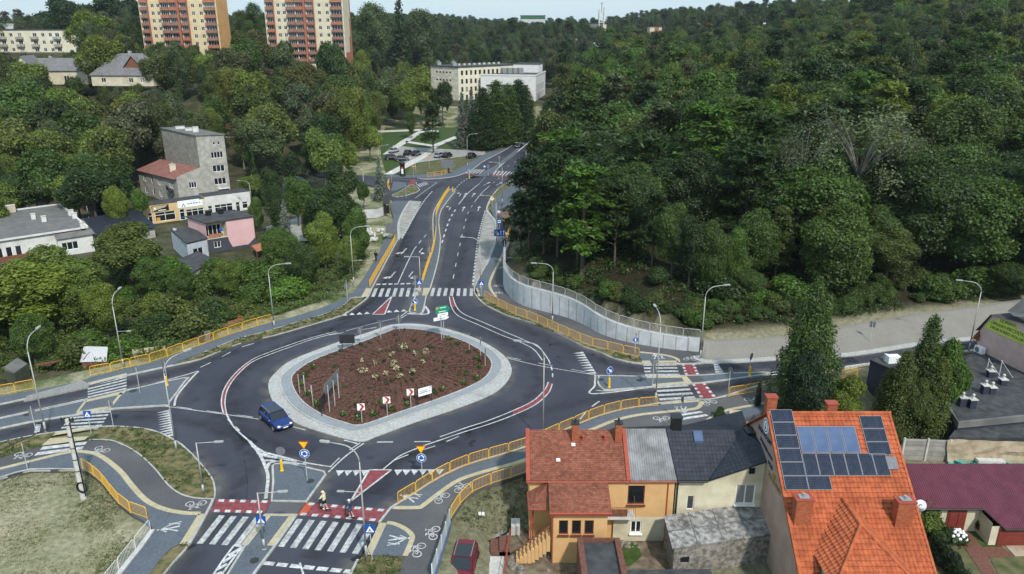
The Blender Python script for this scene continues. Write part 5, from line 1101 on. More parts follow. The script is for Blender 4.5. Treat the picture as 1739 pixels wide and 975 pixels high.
for q,w_,h_ in((.35,1.2,1.2),(.55,1.5,.7),(.8,2.0,.9)):c_=A+(B-A)*(1-q)+u*Lr*.45;chimney(ro,(c_.x,c_.y,zb+Hl+(Ht-Hl)*q-.1),w_,.6,h_,"white_plaster","pale_concrete",BC)
b=MB();b.box(tuple(B+u*Lr*.72-v*.5+Z*(fh*.95)),(Lr*.4,1.0,.08),BC);b.build("striped_awning","white_plaster",t)
b=MB();b.box(tuple(B+u*Lr*.45-v*.06+Z*.7),(Lr*.8,.1,1.5),BC);b.build("red_plinth","balcony_red2",t)
Bp=B-u*len_to(301,B,-u,zb+5);Hn=aty(297.5,305,Bp.y).z-zb;Wn=(B-Bp).length;Ln=len_to(234,Bp,v,zb+Hn)
t=thing("tenement_annex","two-storey grey annex with a sloping dull red roof left of the tall tenement","annex",tuple(Bp))
b=MB();An=Bp+v*Ln;Hb=Hn+2.0
facade(t,b,An,-v,Ln,Hn,[(Ln*f,z_,w_,h_,n_) for f,w_,n_ in((.12,1.5,2),(.33,.9,1),(.5,1.6,3),(.8,1.6,3)) for z_,h_ in((.8,1.5),(3.6,1.5))])
facade(t,b,Bp,u,Wn,Hn,[(Wn*.45,3.7,Wn*.32,1.3,3),(Wn*.6,.5,Wn*.28,1.4,2)]);b.puv([Bp+Z*Hn,B+Z*Hn,B+Z*(Hb+.2),Bp+u*Wn*.55+Z*(Hb-.5),Bp+u*Wn*.3+Z*(Hn+1.1),Bp+Z*(Hn+.5)],u)
wall(b,An+u*Wn,-u,Wn,Hn);b.build("walls","plaster_grey",t)
b=MB();b.puv([An-u*.5+Z*(Hn-.05),Bp-u*.5+Z*(Hn-.05),Bp+u*Wn+Z*Hb,An+u*Wn+Z*Hb],-v);b.puv([An-u*.5+Z*(Hn+.05),Bp-u*.5+Z*(Hn+.05),Bp+u*Wn+Z*(Hb+.1),An+u*Wn+Z*(Hb+.1)],-v);b.face([An-u*.5+Z*(Hn-.05),Bp-u*.5+Z*(Hn-.05),Bp-u*.5+Z*(Hn+.05),An-u*.5+Z*(Hn+.05)])
ro=b.build("roof","red_roof",t);q=Bp+v*Ln*.35+u*Wn*.45;chimney(ro,(q.x,q.y,zb+Hn+.8),1.3,.7,1.6,"cream_plaster","pale_concrete",BC,2)
b=MB();q=Bp+v*Ln*.14-u*.55+Z*3.3;b.box(tuple(q),(1.1,3.0,.15),BC);b.box(tuple(q-u*.52+Z*.5),(.06,3.0,.9),BC);b.build("balcony","dark_blue_wall",t)
# -- shop row
zt=1.9;A=at(241,351,zt);Cc=at(424,327.5,zt);u=(Cc-A).normalized();v=Vector((-u.y,u.x,0));Ls=(Cc-A).length;Hs=zt+2.0
segs=[(0,.31,"shop_yellow","yellow shop with a dark banner over wide windows, left end of the row"),(.31,.56,"cream_plaster","cream shop with a long white signboard, middle of the row"),(.56,1.0,"shop_white","white shop with a tall blank fascia, right end of the row")]
for f0,f1,m_,lab in segs:
 O=A+u*Ls*f0;O.z=-2.0;W=Ls*(f1-f0);t=thing("shop",lab,"shop",tuple(O),"low shops in a row");b=MB();last=f1==1.0
 if m_=="shop_yellow":wins=[(.9,.25,.8,2.1,1),(2.2,.35,W-2.9,1.9,2)]
 elif m_=="cream_plaster":wins=[(.2,.0,1.0,2.3,1),(1.5,.55,W-1.9,1.5,3)]
 else:wins=[(.5,0,.9,2.2,1),(1.9,.3,3.8,1.9,3),(6.4,0,.9,2.2,1),(7.8,.6,1.2,1.5,1)]
 facade(t,b,O,u,W,Hs+(.35 if last else 0),wins,tb=True);H_=Hs+(.35 if last else 0)
 wall(b,O+u*W,v,4,H_);wall(b,O+u*W+v*4,-u,W,H_);wall(b,O+v*4,-v,4,H_);b.build("walls",m_,t)
 b=MB();b.slab([O,O+u*W,O+u*W+v*4,O+v*4],-2.0+H_+.08,-2.0+H_-.05);b.build("roof","felt_roof",t)
 N=-v;Mx=Matrix(((u.x,0,N.x,0),(u.y,0,N.y,0),(0,1,0,0),(0,0,0,1)))
 def put(P_,x,z,mt,nm,d=.05,lift=.05,par=None):bb=MB();bb.plate(P_,Matrix.Translation(O+u*x+Z*z+N*lift)@Mx,d);return bb.build(nm,mt,par or t)
 if m_=="shop_yellow":
  s_=put(rect(3.3,1.25),3.4,3.1,"black","banner");put([(-1.6,-.55),(-1.5,.55),(1.5,.5),(.9,.1),(-.4,-.15)],3.4,3.1,"tactile_cream","banner_drawing",.02,.075,s_);put(rect(1.5,.14),3.7,2.68,"sign_white","banner_lettering",.02,.08,s_);put(circle(.22,14),2.35,3.15,"sign_white","banner_disc",.02,.085,s_)
  put(rect(.7,.7),2.75,.85,"sign_orange","window_poster",.02,.0)
 elif m_=="cream_plaster":
  s_=put(rect(W*.92,1.15),W*.45,3.15,"sign_white","signboard");put([(-.35,-.35),(-.22,-.35),(.02,.2),(.28,-.35),(.42,-.35),(.1,.4),(-.05,.4)],1.1,3.05,"sign_back","sign_logo",.02,.075,s_)
  put([(-.02,0),(.02,0),(.02,.02),(-.02,.02)],3,3.3,"sign_white","sign_dot",.02,.075,s_)
  for k,wd in enumerate((.5,.35,.45,.4,.3)):put(rect(wd,.15),2.2+k*.55,3.28,"thermal_panel","sign_lettering",.02,.075,s_)
  put(rect(W*.8,.3),W*.4,3.9,"sign_white","upper_sign")
 else:put(rect(.5,.5),.95,3.3,"shop_white","vent_cover")
 if m_=="cream_plaster":put(rect(.4,.4),.7,.55,"sign_blue","door_poster",.02,-.03)
 # -- pink house with balcony and dark base
zt=3.6;A,B,C=at(318,369,zt),at(348.7,379.5,zt),at(429.5,368,zt);zb=-2.0
u=(C-B).normalized();L1=(C-B).length;v=(A-B).normalized();L2=(A-B).length
t=thing("pink_house","pink house with a black flat roof, an open balcony and a dark ground floor","house",(B.x,B.y,zb));Bz=Vector((B.x,B.y,zb));H=zt-zb
b=MB();wall(b,Bz+v*L2,-v,L2,H);O2=Bz+u*L1*.42;wall(b,O2+Z*2.6,u,L1*.58,H-2.6);wall(b,Bz+u*L1,v,L2,H);wall(b,Bz+u*L1+v*L2,-u,L1,H)
b.puv([O2+u*L1*.08-v*.01+Z*.6,O2+u*L1*.42-v*.01+Z*.6,O2+u*L1*.58-v*.01+Z*1.7,O2+u*L1*.58-v*.01+Z*2.6,O2-v*.01+Z*2.6,O2+u*L1*.03-v*.01+Z*1.6],u);b.build("walls","pink_wall",t)
b=MB();facade(t,b,Bz,u,L1*.46,2.6,[(1.0,.9,1.2,1.2,2)]);b.build("ground_floor_wall","navy_wall",t)
b=MB();wall(b,Bz+u*L1*.46+v*.03,u,L1*.54,2.6);b.build("ground_floor_rear","navy_wall",t)
b=MB();Wb=L1*.42;q0=Bz+Z*2.6
b.face([q0,q0+u*Wb,q0+u*Wb+v*1.4,q0+v*1.4]);b.face([q0+v*1.4,q0+u*Wb+v*1.4,q0+u*Wb+v*1.4+Z*(H-2.6),q0+v*1.4+Z*(H-2.6)]);b.face([q0+u*Wb,q0+u*Wb+Z*(H-2.6),q0+u*Wb+v*1.4+Z*(H-2.6),q0+u*Wb+v*1.4]);b.build("balcony_recess","cream_plaster",t)
window(t,q0+v*1.35,u,.2,.2,Wb-.6,2.1,4,depth=0,name="balcony_window")
b=MB();b.box(tuple(q0+u*Wb/2+Z*.06),(Wb,.12,.14),atan2(u.y,u.x));b.build("balcony_edge","cream_plaster",t)
b=MB();b.box(tuple(q0+u*Wb*.4+v*.25+Z*.55),(Wb*.6,.25,.5),atan2(u.y,u.x));b.build("balcony_flower_box","balcony_red2",t)
b=MB();b.sphere(tuple(q0+u*Wb*.75+v*.3+Z*1.4),.4,8,6,(1,.6,.8));b.build("hanging_laundry","blue_cloth",t)
b=MB();o_=.25;b.slab([Bz+v*L2+v*o_-u*o_,Bz-u*o_-v*o_,Bz+u*L1+u*o_-v*o_,Bz+u*L1+v*L2+(u+v)*o_],zt+.18,zt);ro=b.build("roof","felt_roof",t)
for f in(.35,.62):q=Bz+u*L1*f+v*L2*.75;chimney(ro,(q.x,q.y,zt+.15),.9,.6,.9,"black","dark_steel",atan2(u.y,u.x))
P_=[at(*p,-.5) for p in((427,418),(455,410),(463,420),(436,428))];c_=sum(P_,Vector())/4;t=thing("red_canopy","low red sheet canopy on posts right of the pink house","canopy",(c_.x,c_.y,-2));b=MB();b.slab(P_,-.4,-.5);b.build("sheet_roof","balcony_red2",t)
for p in P_:b=MB();b.box((p.x,p.y,-1.25),(.1,.1,1.5));b.build("post","brown_wood",t)
# -- blue-grey small house and low felt roofs beside it
zt=1.6;A,B,C=at(290,391,zt),at(316.7,413,zt),at(351,405,zt);D=A+C-B;t=thing("small_blue_house","small blue-grey house with a black felt roof left of the pink house","house",(B.x,B.y,-2))
b=MB();Bz=Vector((B.x,B.y,-2));u=(C-B);u.z=0;L1=u.length;u.normalize();v=(A-B);v.z=0;L2=v.length;v.normalize()
wall(b,Bz+v*L2,-v,L2,3.4);wins=[(L1*.25,.9,L1*.5,1.4,2)];facade(t,b,Bz,u,L1,3.4,wins);wall(b,Bz+u*L1,v,L2,3.4);wall(b,Bz+u*L1+v*L2,-u,L1,3.4);b.build("walls","blue_grey_wall",t)
b=MB();b.slab([A+v*.2,B-v*.2-u*.2,C-v*.2+u*.2,D+v*.2],zt+.15,zt-.05);ro=b.build("roof","felt_roof",t);chimney(ro,(A.x+1.0,A.y-.5,zt),.5,.5,.7,"pale_concrete")
P_=[at(*p,.3) for p in((284,449),(336,428),(364,441),(318,470))];t=thing("low_shed","low shed with a black felt roof in the bushes below the blue-grey house","shed",(P_[0].x,P_[0].y,-2));b=MB();b.slab(P_,.45,.3);b.build("roof","felt_roof",t);b=MB();c_=sum(P_,Vector())/4;b.slab([c_+(p-c_)*.95 for p in P_],.3,-2.2);b.build("walls","plaster_grey",t)
# -- white house at the left edge
zt=2.2;B=at(-40,414,zt);C=at(147,386,zt);D=at(102.6,349,zt);A=D+B-C;t=thing("white_house","long white bungalow with a flat grey felt roof and white chimneys at the left edge","house",(C.x,C.y,-2))
u=C-B;u.z=0;L1=u.length;u.normalize();v=D-C;v.z=0;L2=v.length;v.normalize();Bz=Vector((B.x,B.y,-2));H=4.2
b=MB();facade(t,b,Bz,u,L1-5.2,H-.1,[(L1-14.3,.8,.95,2.0,1),(L1-12.9,.8,.95,2.0,1),(L1-11.5,.8,.95,2.0,1),(L1-19,1.0,1.3,1.5,2)]);wall(b,Bz+u*(L1-.5),v,L2,H-.1);wall(b,Bz+u*(L1-.5)+v*L2,-u,L1,H-.1)
facade(t,b,Bz+u*(L1-5.2)-v*1.6,u,5.6,H-1.0,[(.5,1.0,2.6,1.4,3)]);wall(b,Bz+u*(L1-5.2),-v,1.6,H-.6);wall(b,Bz+u*(L1+.4)-v*1.6,v,1.7,H-1);b.build("walls","white_plaster",t)
b=MB();o_=.35;b.slab([Bz+v*(L2+o_)-u*o_,Bz-(u+v)*o_,Bz+u*L1-v*o_,Bz+u*L1+v*(L2+o_)],zt+.12,zt-.12);ro=b.build("roof","felt_roof_grey",t)
b=MB();b.face([tuple(Bz+u*(L1-5.4)-v*2.0+Z*(H-.95)),tuple(Bz+u*(L1+.7)-v*2.0+Z*(H-.95)),tuple(Bz+u*(L1+.7)-v*.36+Z*(H-.3)),tuple(Bz+u*(L1-5.4)-v*.36+Z*(H-.3))]);b.build("porch_roof","felt_roof_grey",t)
b=MB();ribbon(b,[Bz-(u+v)*o_,Bz+u*L1-v*o_],.18,zt+.2,zt-.1);ribbon(b,[Bz+u*L1-v*o_,Bz+u*L1+v*(L2+o_),Bz+v*(L2+o_)],.4,zt+.35,zt-.1);b.build("roof_edge","white_plaster",t)
for f,g_,w_ in((.62,.55,.7),(.69,.4,.75),(.955,-.03,.7),(.985,.5,.9),(.985,.36,.8)):q=Bz+u*L1*f+v*L2*g_;chimney(ro,(q.x,q.y,zt+.05),w_,.55,1.1,"white_plaster","pale_concrete",atan2(u.y,u.x))
b=MB();q=Bz+u*(L1-8.4)-v*.4+Z*2.9;b.lathe([(.0,0),(.35,.06),(.38,.12)],14,(0,0,0));o=b.build("satellite_dish","sign_back",t);o.location=q-Vector(t['_org']);o.rotation_euler=(pi/2,0,0)
b=MB();b.box(tuple(Bz+u*(L1-12)-v*.8+Z*1.0),(7,.06,.9),atan2(u.y,u.x));b.build("balcony_rail","brown_wood",t)
# -- cream house at the far left edge
zt=2.6;C=at(27,356,zt+.4);t=thing("cream_house","cream house with a dark flat roof cut by the left edge behind the white bungalow","house",(C.x,C.y,-2));O=Vector((C.x-12*u.x,C.y-12*u.y,-2));b=MB();facade(t,b,O,u,12,4.2,[(8.2,1.6,2.2,1.5,2),(3,1.6,2.2,1.5,2)]);wall(b,O+u*12,v,9,4.2);wall(b,O+u*12+v*9,-u,12,4.2);b.build("walls","cream_plaster",t)
b=MB();b.puv([O-v*.3+Z*4.2,O+u*12.3-v*.3+Z*4.2,O+u*12.3+v*9+Z*5.6,O+v*9+Z*5.6],u);ro=b.build("roof","felt_roof",t);q=O+u*11.3+v*1.2;chimney(ro,(q.x,q.y,2.2),1.5,.8,1.5,"cream_plaster","pale_concrete",atan2(u.y,u.x))
# -- black tiled house between white house and shops, and the solar panel behind
zt=1.0;A,B,C,D=at(140,371,zt+.9),at(165,400,zt-.9),at(268,386,zt-.9),at(234,356,zt+.9);t=thing("black_roof_house","house with a long black tiled roof half hidden by the brown-green bush","house",(B.x,B.y,-2));b=MB();b.puv([B,C,D,A],C-B)
E_=D+(D-C)*.8;E_.z=zt-.9;G_=A+(A-B)*.8;G_.z=zt-.9;b.puv([D,E_,G_,A],D-E_) if False else b.puv([A,D,E_,G_],A-D);ro=b.build("roof","black_tile",t)
b=MB();c_=(B+C+E_+G_)/4;pts=[c_+(p-c_)*.92 for p in(B,C,E_,G_)];b.slab(pts,-.2,-2.2);b.face([A,B,G_]);b.face([D,C,E_]);b.build("walls","plaster_grey",t)
q=D+(B-D)*.25;chimney(ro,(q.x-.5,q.y,1.2),1.1,.8,1.0,"black")
p=at(172,366,0);t=thing("solar_panel","tilted dark solar panel on a frame behind the black tiled roof","solar panel",(p.x,p.y,-2));b=MB();q=[Vector((p.x-1.2,p.y,-.2)),Vector((p.x+1.0,p.y-.3,-.2)),Vector((p.x+.3,p.y+1.5,2.6)),Vector((p.x-1.9,p.y+1.8,2.6))];b.quv(*q);b.build("panel","solar_cell",t);b=MB();[b.tube([q[k]+Vector((0,.1,-.05)),(q[k].x,q[k].y+.1,-2.1)],.05,5) for k in range(4)];b.build("frame","dark_steel",t)
# -- kiosk behind the tenement
p=at(397,268,0);zk=hg(p.x,p.y);t=thing("kiosk","small cream kiosk with a brown fascia and yellow lettering behind the tenement","kiosk",(p.x,p.y,zk));b=MB();facade(t,b,(p.x-4,p.y,zk),(1,0,0),8,2.8,[(.8,.3,3.6,2.1,3),(6.2,.8,1.4,1.5,1)]);wall(b,(p.x+4,p.y,zk),(0,1,0),5,2.8);b.build("walls","cream_plaster",t);b=MB();b.box((p.x,p.y+2.2,zk+3.1),(9.0,6.2,.7));b.build("roof","brown_wood",t)
b=MB();[b.box((p.x+x_,p.y-.95,zk+3.12),(.28,.05,.36)) for x_ in(-3.9,-3.5,-3.1,2.4,2.8,3.2)];b.build("fascia_lettering","sign_yellow",t)
# -- school and sports hall
zt=19.0;A,B,C=at(731,112,zt),at(778,114.6,zt),at(877,110,zt);zb=4.0;t=thing("school","long cream school building with rows of dark windows and roof machinery","school",(B.x,B.y,zb));H=zt-zb
u=C-B;u.z=0;L1=u.length;u.normalize();v=A-B;v.z=0;L2=v.length;v.normalize();Bz=Vector((B.x,B.y,zb));b=MB()
facade(t,b,Bz,u,L1,H,[(1.5+k*2.55,z_,1.2,2.0,1) for k in range(int((L1-2)/2.55)) for z_ in(1.2,4.6,8.0,11.6)],fr="brown_frame");b.build("front_wall","school_white" if False else "block_cream",t)
b=MB();wl_=L2;facade(t,b,Bz+v*L2,-v,L2,H,[(L2*(.2+.12*k),z_,1.2,.7,1) for k in range(5) for z_ in(9.0,12.3)],fr="brown_frame");wall(b,Bz+u*L1,v,L2,H);wall(b,Bz+u*L1+v*L2,-u,L1,H);b.build("end_wall","school_cream",t)
b=MB();b.slab([Bz-(u+v)*.4,Bz+u*L1-v*.4,Bz+u*L1+v*L2,Bz+v*(L2+.4)-u*.4],zt+.35,zt);ro=b.build("roof","felt_roof",t)
for k in range(7):q=Bz+u*(2+(k%4)*1.9)+v*(L2*(.25+.14*k));b=MB();b.box((q.x,q.y,zt+1.0),(1.8,1.3,1.2),.4);b.tube([(q.x,q.y,zt+1.6),(q.x,q.y,zt+2.3)],.3,8);b.build("roof_unit","alu",ro)
for k in range(9):q=Bz+u*(L1*(.2+.085*k))+v*L2*.4;b=MB();b.box((q.x,q.y,zt+.7),(1.0,.8,.8),.7);b.build("roof_vent","pale_concrete",ro)
zt=15.4;A,B,C=at(816,128,zt),at(910,129.5,zt),at(940,116.7,zt);t=thing("sports_hall","white flat-roofed sports hall with tall narrow windows on its short end","sports hall",(B.x,B.y,zb));u=C-B;u.z=0;L1=min(u.length,30);u.normalize();v=A-B;v.z=0;L2=v.length;v.normalize();Bz=Vector((B.x,B.y,zb));H=zt-zb
b=MB();wall(b,Bz+v*L2,-v,L2,H);sc_h=L1
facade(t,b,Bz,u,L1,H,[(L1*(.08+.085*k),z_,L1*.05,h_,1) for k in range(9) for z_,h_ in((.8,3.2),(4.6,2.8))],fr="sign_back");wall(b,Bz+u*L1,v,L2,H);wall(b,Bz+u*L1+v*L2,-u,L1,H);b.build("walls","school_white",t)
b=MB();b.slab([Bz,Bz+u*L1,Bz+u*L1+v*L2,Bz+v*L2],zt+.3,zt);ro=b.build("roof","felt_roof",t);b=MB();ribbon(b,[Bz+v*L2,Bz,Bz+u*L1],.4,zt+.6,zt);b.build("parapet","school_white",t)
q=Bz+v*L2*.5-u*.1;b=MB();b.box(tuple(Bz+v*L2*.5-u*2+Z*3.6),(L2*.7,4,7.2),atan2(v.y,v.x));b.build("front_block","school_white",t);b=MB();b.box(tuple(Bz+v*L2*.5-u*2+Z*7.4),(L2*.72,4.4,.5),atan2(v.y,v.x));b.build("front_roof","felt_roof",t)
for k in range(4):q=Bz+u*L1*.35+v*L2*(.35+.1*k);b=MB();b.box((q.x,q.y,zt+1.6),(2.2,2.0,2.4),.5);b.build("roof_unit","alu",ro)
q=Bz+u*L1*.8+v*L2*.3;b=MB();b.box((q.x,q.y,zt+2.0),(12,9,4.0),atan2(v.y,v.x));b.build("upper_hall","school_white",t);b=MB();b.box((q.x,q.y,zt+4.1),(12.4,9.4,.3),atan2(v.y,v.x));b.build("upper_roof","felt_roof",t)
# -- skyline far away
def far_block(name,label,cat,px0,px1,pyt,Y,drop,m,dep=14,roofm="felt_roof",extras=()):
 a,c_=aty(px0,pyt,Y),aty(px1,pyt,Y);zt=a.z;t=thing(name,label,cat,((a.x+c_.x)/2,Y+dep/2,zt-drop));b=MB();W=c_.x-a.x
 wall(b,(a.x,Y,zt-drop),(1,0,0),W,drop);wall(b,(c_.x,Y,zt-drop),(0,1,0),dep,drop);wall(b,(a.x,Y+dep,zt-drop),(0,-1,0),dep,drop);b.build("walls",m,t);b=MB();b.slab([(a.x-.4,Y-.4),(c_.x+.4,Y-.4),(c_.x+.4,Y+dep),(a.x-.4,Y+dep)],zt+.6,zt);b.build("roof",roofm,t)
 for mt,f0,f1,z0,z1 in extras:b=MB();b.box((a.x+W*(f0+f1)/2,Y-.1,zt-drop*(1-(z0+z1)/2)),(W*(f1-f0),.25,drop*(z1-z0)));b.build("facade_strip",mt,t)
 return t,a,c_
mat("roof_green",(.03,.14,.06),None,2,.6)
far_block("office_block","distant pale office block under a green roof band on the skyline","office block",885,926,32,900,12,"concrete_wall",extras=[("sign_back",0,1,.5,.62),("sign_back",0,1,.2,.32)]);
t,a,c_=far_block("green_band_roof","distant green roof storey above the pale office block on the skyline","roof storey",884,926,27,903,4,"roof_green")
t,a,c_=far_block("church_hall","distant dark church hall below the openwork tower on the skyline","church hall",1003,1030,40,700,9,"house_grey_roof",extras=[("tower_cream",.85,1,.1,.9),("pillar_red",.5,.65,0,.8),("sign_back",.65,.85,.0,.8)])
p=aty(1021,40,702);t=thing("church_tower","distant white openwork church tower with a cross on the skyline","church tower",tuple(p));b=MB()
for dx,dy in((-2,-2),(2,-2),(2,2),(-2,2)):b.tube([(p.x+dx,p.y+dy,p.z-4),(p.x+dx,p.y+dy,p.z+12.5+dx*.4)],.55,6)
for zz in(1,5,9):b.box((p.x,p.y,p.z+zz),(4.6,4.6,.6))
b.build("openwork_frame","shop_white",t);b=MB();b.tube([(p.x,p.y,p.z+9),(p.x,p.y,p.z+17.5)],.25,5);b.box((p.x,p.y,p.z+16),(2.2,.4,.4));b.build("cross","sign_back",t)
far_block("far_apartments","distant cream and red apartment block on the skyline right of the church tower","apartment block",1104,1124,46,700,14,"tower_pale",extras=[("pillar_red",.4,.75,0,1)])
far_block("white_far_house","distant white-roofed house between trees below the church tower, left one","house",979,1000,68,560,8,"shop_white",roofm="shop_white");far_block("white_far_house","distant white house between trees below the church tower, right one","house",1010,1023,75,520,9,"shop_white",roofm="shop_white")
far_block("orange_far_house","distant small house with an orange roof left of the white far house","house",978,989,73,540,6,"plaster_grey",roofm="pillar_red")
far_block("grey_far_hall","distant pale grey hall roof at the top left corner of the photo","hall",-10,48,42,520,10,"concrete_wall",roofm="pale_concrete");far_block("far_glass_block","distant grey block behind trees between the two towers","office block",388,418,47,480,14,"concrete_wall")
for px,py,Y,lab in((145,60,350,"small white shed glimpsed behind the trees left of the orange-ended tower"),):
 far_block("white_shed",lab,"shed",px-6,px+6,py-3,Y,4,"shop_white")

# ------------------------------------------------------------------ houses in the right foreground
GZ0=YZ
def tiled(mb,P0,U,V,L,H,clip=None,tw=.30,th=.36,amp=.055,step=.075):
 """pantile roof as real relief: waves along U, stepped courses along V (up the slope); clip(u, v) keeps a tile"""
 P0=Vector(P0);U=Vector(U).normalized();V=Vector(V).normalized();N=U.cross(V).normalized();nu=int(L/tw);nv=int(H/th);prof=[(0,0),(.2,.75),(.4,1),(.6,.75),(.8,.1)]
 for j in range(nv+1):
  v0,v1=j*th,min(H,(j+1)*th)
  if v1-v0<.02:continue
  us=[(k+f)*tw for k in range(nu+1) for f,_ in prof if(k+f)*tw<=L]+[L];hs=[h for k in range(nu+1) for f,h in prof if(k+f)*tw<=L]+[.3]
  for a,b,ha,hb in zip(us,us[1:],hs,hs[1:]):
   if clip and not clip((a+b)/2,(v0+v1)/2):continue
   lo=[P0+U*a+V*v0+N*(ha*amp+step),P0+U*b+V*v0+N*(hb*amp+step),P0+U*b+V*v1+N*(hb*amp),P0+U*a+V*v1+N*(ha*amp)]
   mb.face(lo);mb.face([P0+U*a+V*v0+N*(ha*amp),P0+U*b+V*v0+N*(hb*amp),lo[1],lo[0]])
   # -- orange-roofed house
x0,x1,yr,zr,pt=19.0,28.2,50.9,9.5,radians(38);n_up=Vector((0,cos(pt),sin(pt)));SL=13.2;P0=Vector((x0,yr,zr))-n_up*SL
RN=Vector((0,-sin(pt),cos(pt)))
t=thing("orange_roof_house","large house with an orange pantile roof carrying solar panels, front right","house",(x0,yr,GZ0))
b=MB();g0=x0+.25
yb=yr+4.5;zb_=zr-4.5*math.tan(pt);ye=P0.y;ze=P0.z
b.face([(g0,ye+.4,GZ0),(g0,yb,GZ0),(g0,yb,zb_),(g0,yr,zr-.12),(g0,ye+.4,ze+.2)][::-1]);b.face([(x1-.25,ye+.4,GZ0),(x1-.25,yb,GZ0),(x1-.25,yb,zb_),(x1-.25,yr,zr-.12),(x1-.25,ye+.4,ze+.2)]);b.face([(g0,yb,GZ0),(x1-.25,yb,GZ0),(x1-.25,yb,zb_),(g0,yb,zb_)]);b.face([(g0,ye+.5,GZ0),(x1-.25,ye+.5,GZ0),(x1-.25,ye+.5,ze+.2),(g0,ye+.5,ze+.2)]);b.build("walls","gable_plaster",t)
def rp(px,py,lift=0.0):return onplane(px,py,P0+RN*lift,RN)
DB=rp(1429.7,846.5);DXc=DB.x;dz=DB.z;yf=onplane(1461,894.7,Vector((DXc,0,0)),Vector((1,0,0))).y;hw=2.75
def dclip(u_,v_):
 p=P0+Vector((1,0,0))*u_+n_up*v_
 s=dz-p.z
 return not(abs(p.x-DXc)<s*1.18-.9 and s>.9 and p.y>yf-4.4)
b=MB();tiled(b,P0,(1,0,0),n_up,x1-x0,SL,dclip);ro=b.build("roof","orange_tile",t,False)
b=MB();tiled(b,Vector((x1,yr+5.2,zr-5.2*math.tan(pt))),(-1,0,0),Vector((0,-cos(pt),sin(pt))),x1-x0,5.2/cos(pt));b.build("rear_slope","orange_tile",ro)
b=MB();b.tube([(x0-.02,yr,zr+.06),(x1+.02,yr,zr+.06)],.13,8);b.build("ridge_tiles","orange_tile",ro)
b=MB();b.box((x0+.05,yr-SL*cos(pt)/2,0),(.12,.1,.1)) if False else None
for xx in(x0,x1-.16):
 b=MB();b.face([P0+Vector((xx-x0,0,0))+RN*.1,P0+Vector((xx-x0+.16,0,0))+RN*.1,P0+Vector((xx-x0+.16,0,0))+n_up*SL+RN*.1,P0+Vector((xx-x0,0,0))+n_up*SL+RN*.1])
 if xx==x0:b.face([P0+RN*.1,P0-RN*.15,P0-RN*.15+n_up*SL,P0+RN*.1+n_up*SL])
 b.build("verge_tiles","orange_tile",ro)
dpt=1.18
dl=Vector((-hw,0,-hw/dpt));b=MB()
ez=dz-hw/dpt
def dslope(sgn):
 Vd=Vector((-sgn*1.0,0,1/dpt)).normalized();Ud=Vector((0,-sgn,0));sl=hypot(hw,hw/dpt);Ln=(DB.y-yf)+5.2
 if sgn<0:Q0=Vector((DXc-hw,yf-3.4+0,ez));Ud=Vector((0,-1,0));Q0=Vector((DXc-hw,yf+6.5,ez))
 else:Q0=Vector((DXc+hw,yf-3.6,ez));Ud=Vector((0,1,0))
 def cl(u_,v_):
  p=Q0+Ud*u_+Vd*v_
  f=(p.z-ez)/(dz-ez)
  if p.y<yf-3.4*(1-f):return False
  return(p-P0).dot(RN)>-.12 and p.y<DB.y+.3
 tiled(b,Q0,Ud,Vd,10.2,sl,cl)
dslope(-1);dslope(1)
Vh=Vector((0,3.4,dz-ez));sl=Vh.length;Q0=Vector((DXc-hw,yf-3.4,ez));tiled(b,Q0,(1,0,0),Vh,2*hw,sl,lambda u_,v_:abs(u_-hw)<hw*(1-v_/sl))
dr=b.build("dormer_roof","orange_tile",ro)
b=MB();b.tube([(DXc,yf,dz+.07),(DXc,DB.y,dz+.07)],.11,7);
for s in(-1,1):b.tube([(DXc,yf,dz+.07),(DXc+s*hw,yf-3.4,ez+.07)],.11,7)
b.build("dormer_ridge_tiles","orange_tile",dr)
b=MB()
for s in(-1,1):b.face([(DXc+s*(hw-.3),yf-3.1,ez-.05),(DXc+s*(hw-.3),yf+3,ez-.05),(DXc+s*(hw-.3),yf-3.1,ez-2.5)])
b.face([(DXc-hw+.3,yf-3.1,ez-2.5),(DXc+hw-.3,yf-3.1,ez-2.5),(DXc+hw-.3,yf-3.1,ez-.05),(DXc-hw+.3,yf-3.1,ez-.05)]);b.build("dormer_walls","cream_plaster",ro)
b=MB();b.box((x0+.12,yr+1.6,zr-1.3),(.3,.2,.1));b.build("red_bargeboard","red_trim",ro) if False else None
def panel(px,py,w,h,m,label,group,cat="solar panel",name="solar_panel",cols=1):
 p=rp(px,py,.14);t_=thing(name,label,cat,tuple(p),group);b=MB();U=Vector((1,0,0));V=n_up
 c=[p,p+U*w,p+U*w+V*h,p+V*h];d=RN*.05;f=.022
 b.quv(*[q+d for q in c]);b.build("cell_sheet",m,t_)
 b=MB()
 for a,b_,wd in((c[0],c[1],V),(c[3]-V*f,c[2]-V*f,V),(c[0],c[3],U),(c[1]-U*f,c[2]-U*f,U)):
  q=[a,b_,b_+wd*f,a+wd*f];b.face([x+RN*.056 for x in q]);b.face([q[0]+RN*.056,q[0]-RN*.05,q[1]-RN*.05,q[1]+RN*.056]);b.face([q[3]+RN*.056,q[2]+RN*.056,q[2]-RN*.05,q[3]-RN*.05])
 b.build("frame","panel_frame",t_);return t_
GP="dark solar panels on the orange roof";UX=Vector((1,0,0))
ORDN=["topmost","second","third","fourth","fifth","lowest"]
base=rp(1334,832)
def pp(P,w,h,m,lab,grp,name="solar_panel"):
 q=proj(P);return panel(q[0],q[1],w,h,m,lab,grp,name=name)
colw=1.66
for k in range(6):pp(base+n_up*(k*1.02),colw-.03,.99,"solar_cell",ORDN[5-k]+" dark solar panel of the left column on the orange roof",GP)
pp(base+UX*colw,colw-.03,.99,"solar_cell","single dark solar panel right of the left column's lowest one",GP)
base2=base+UX*colw+n_up*1.02
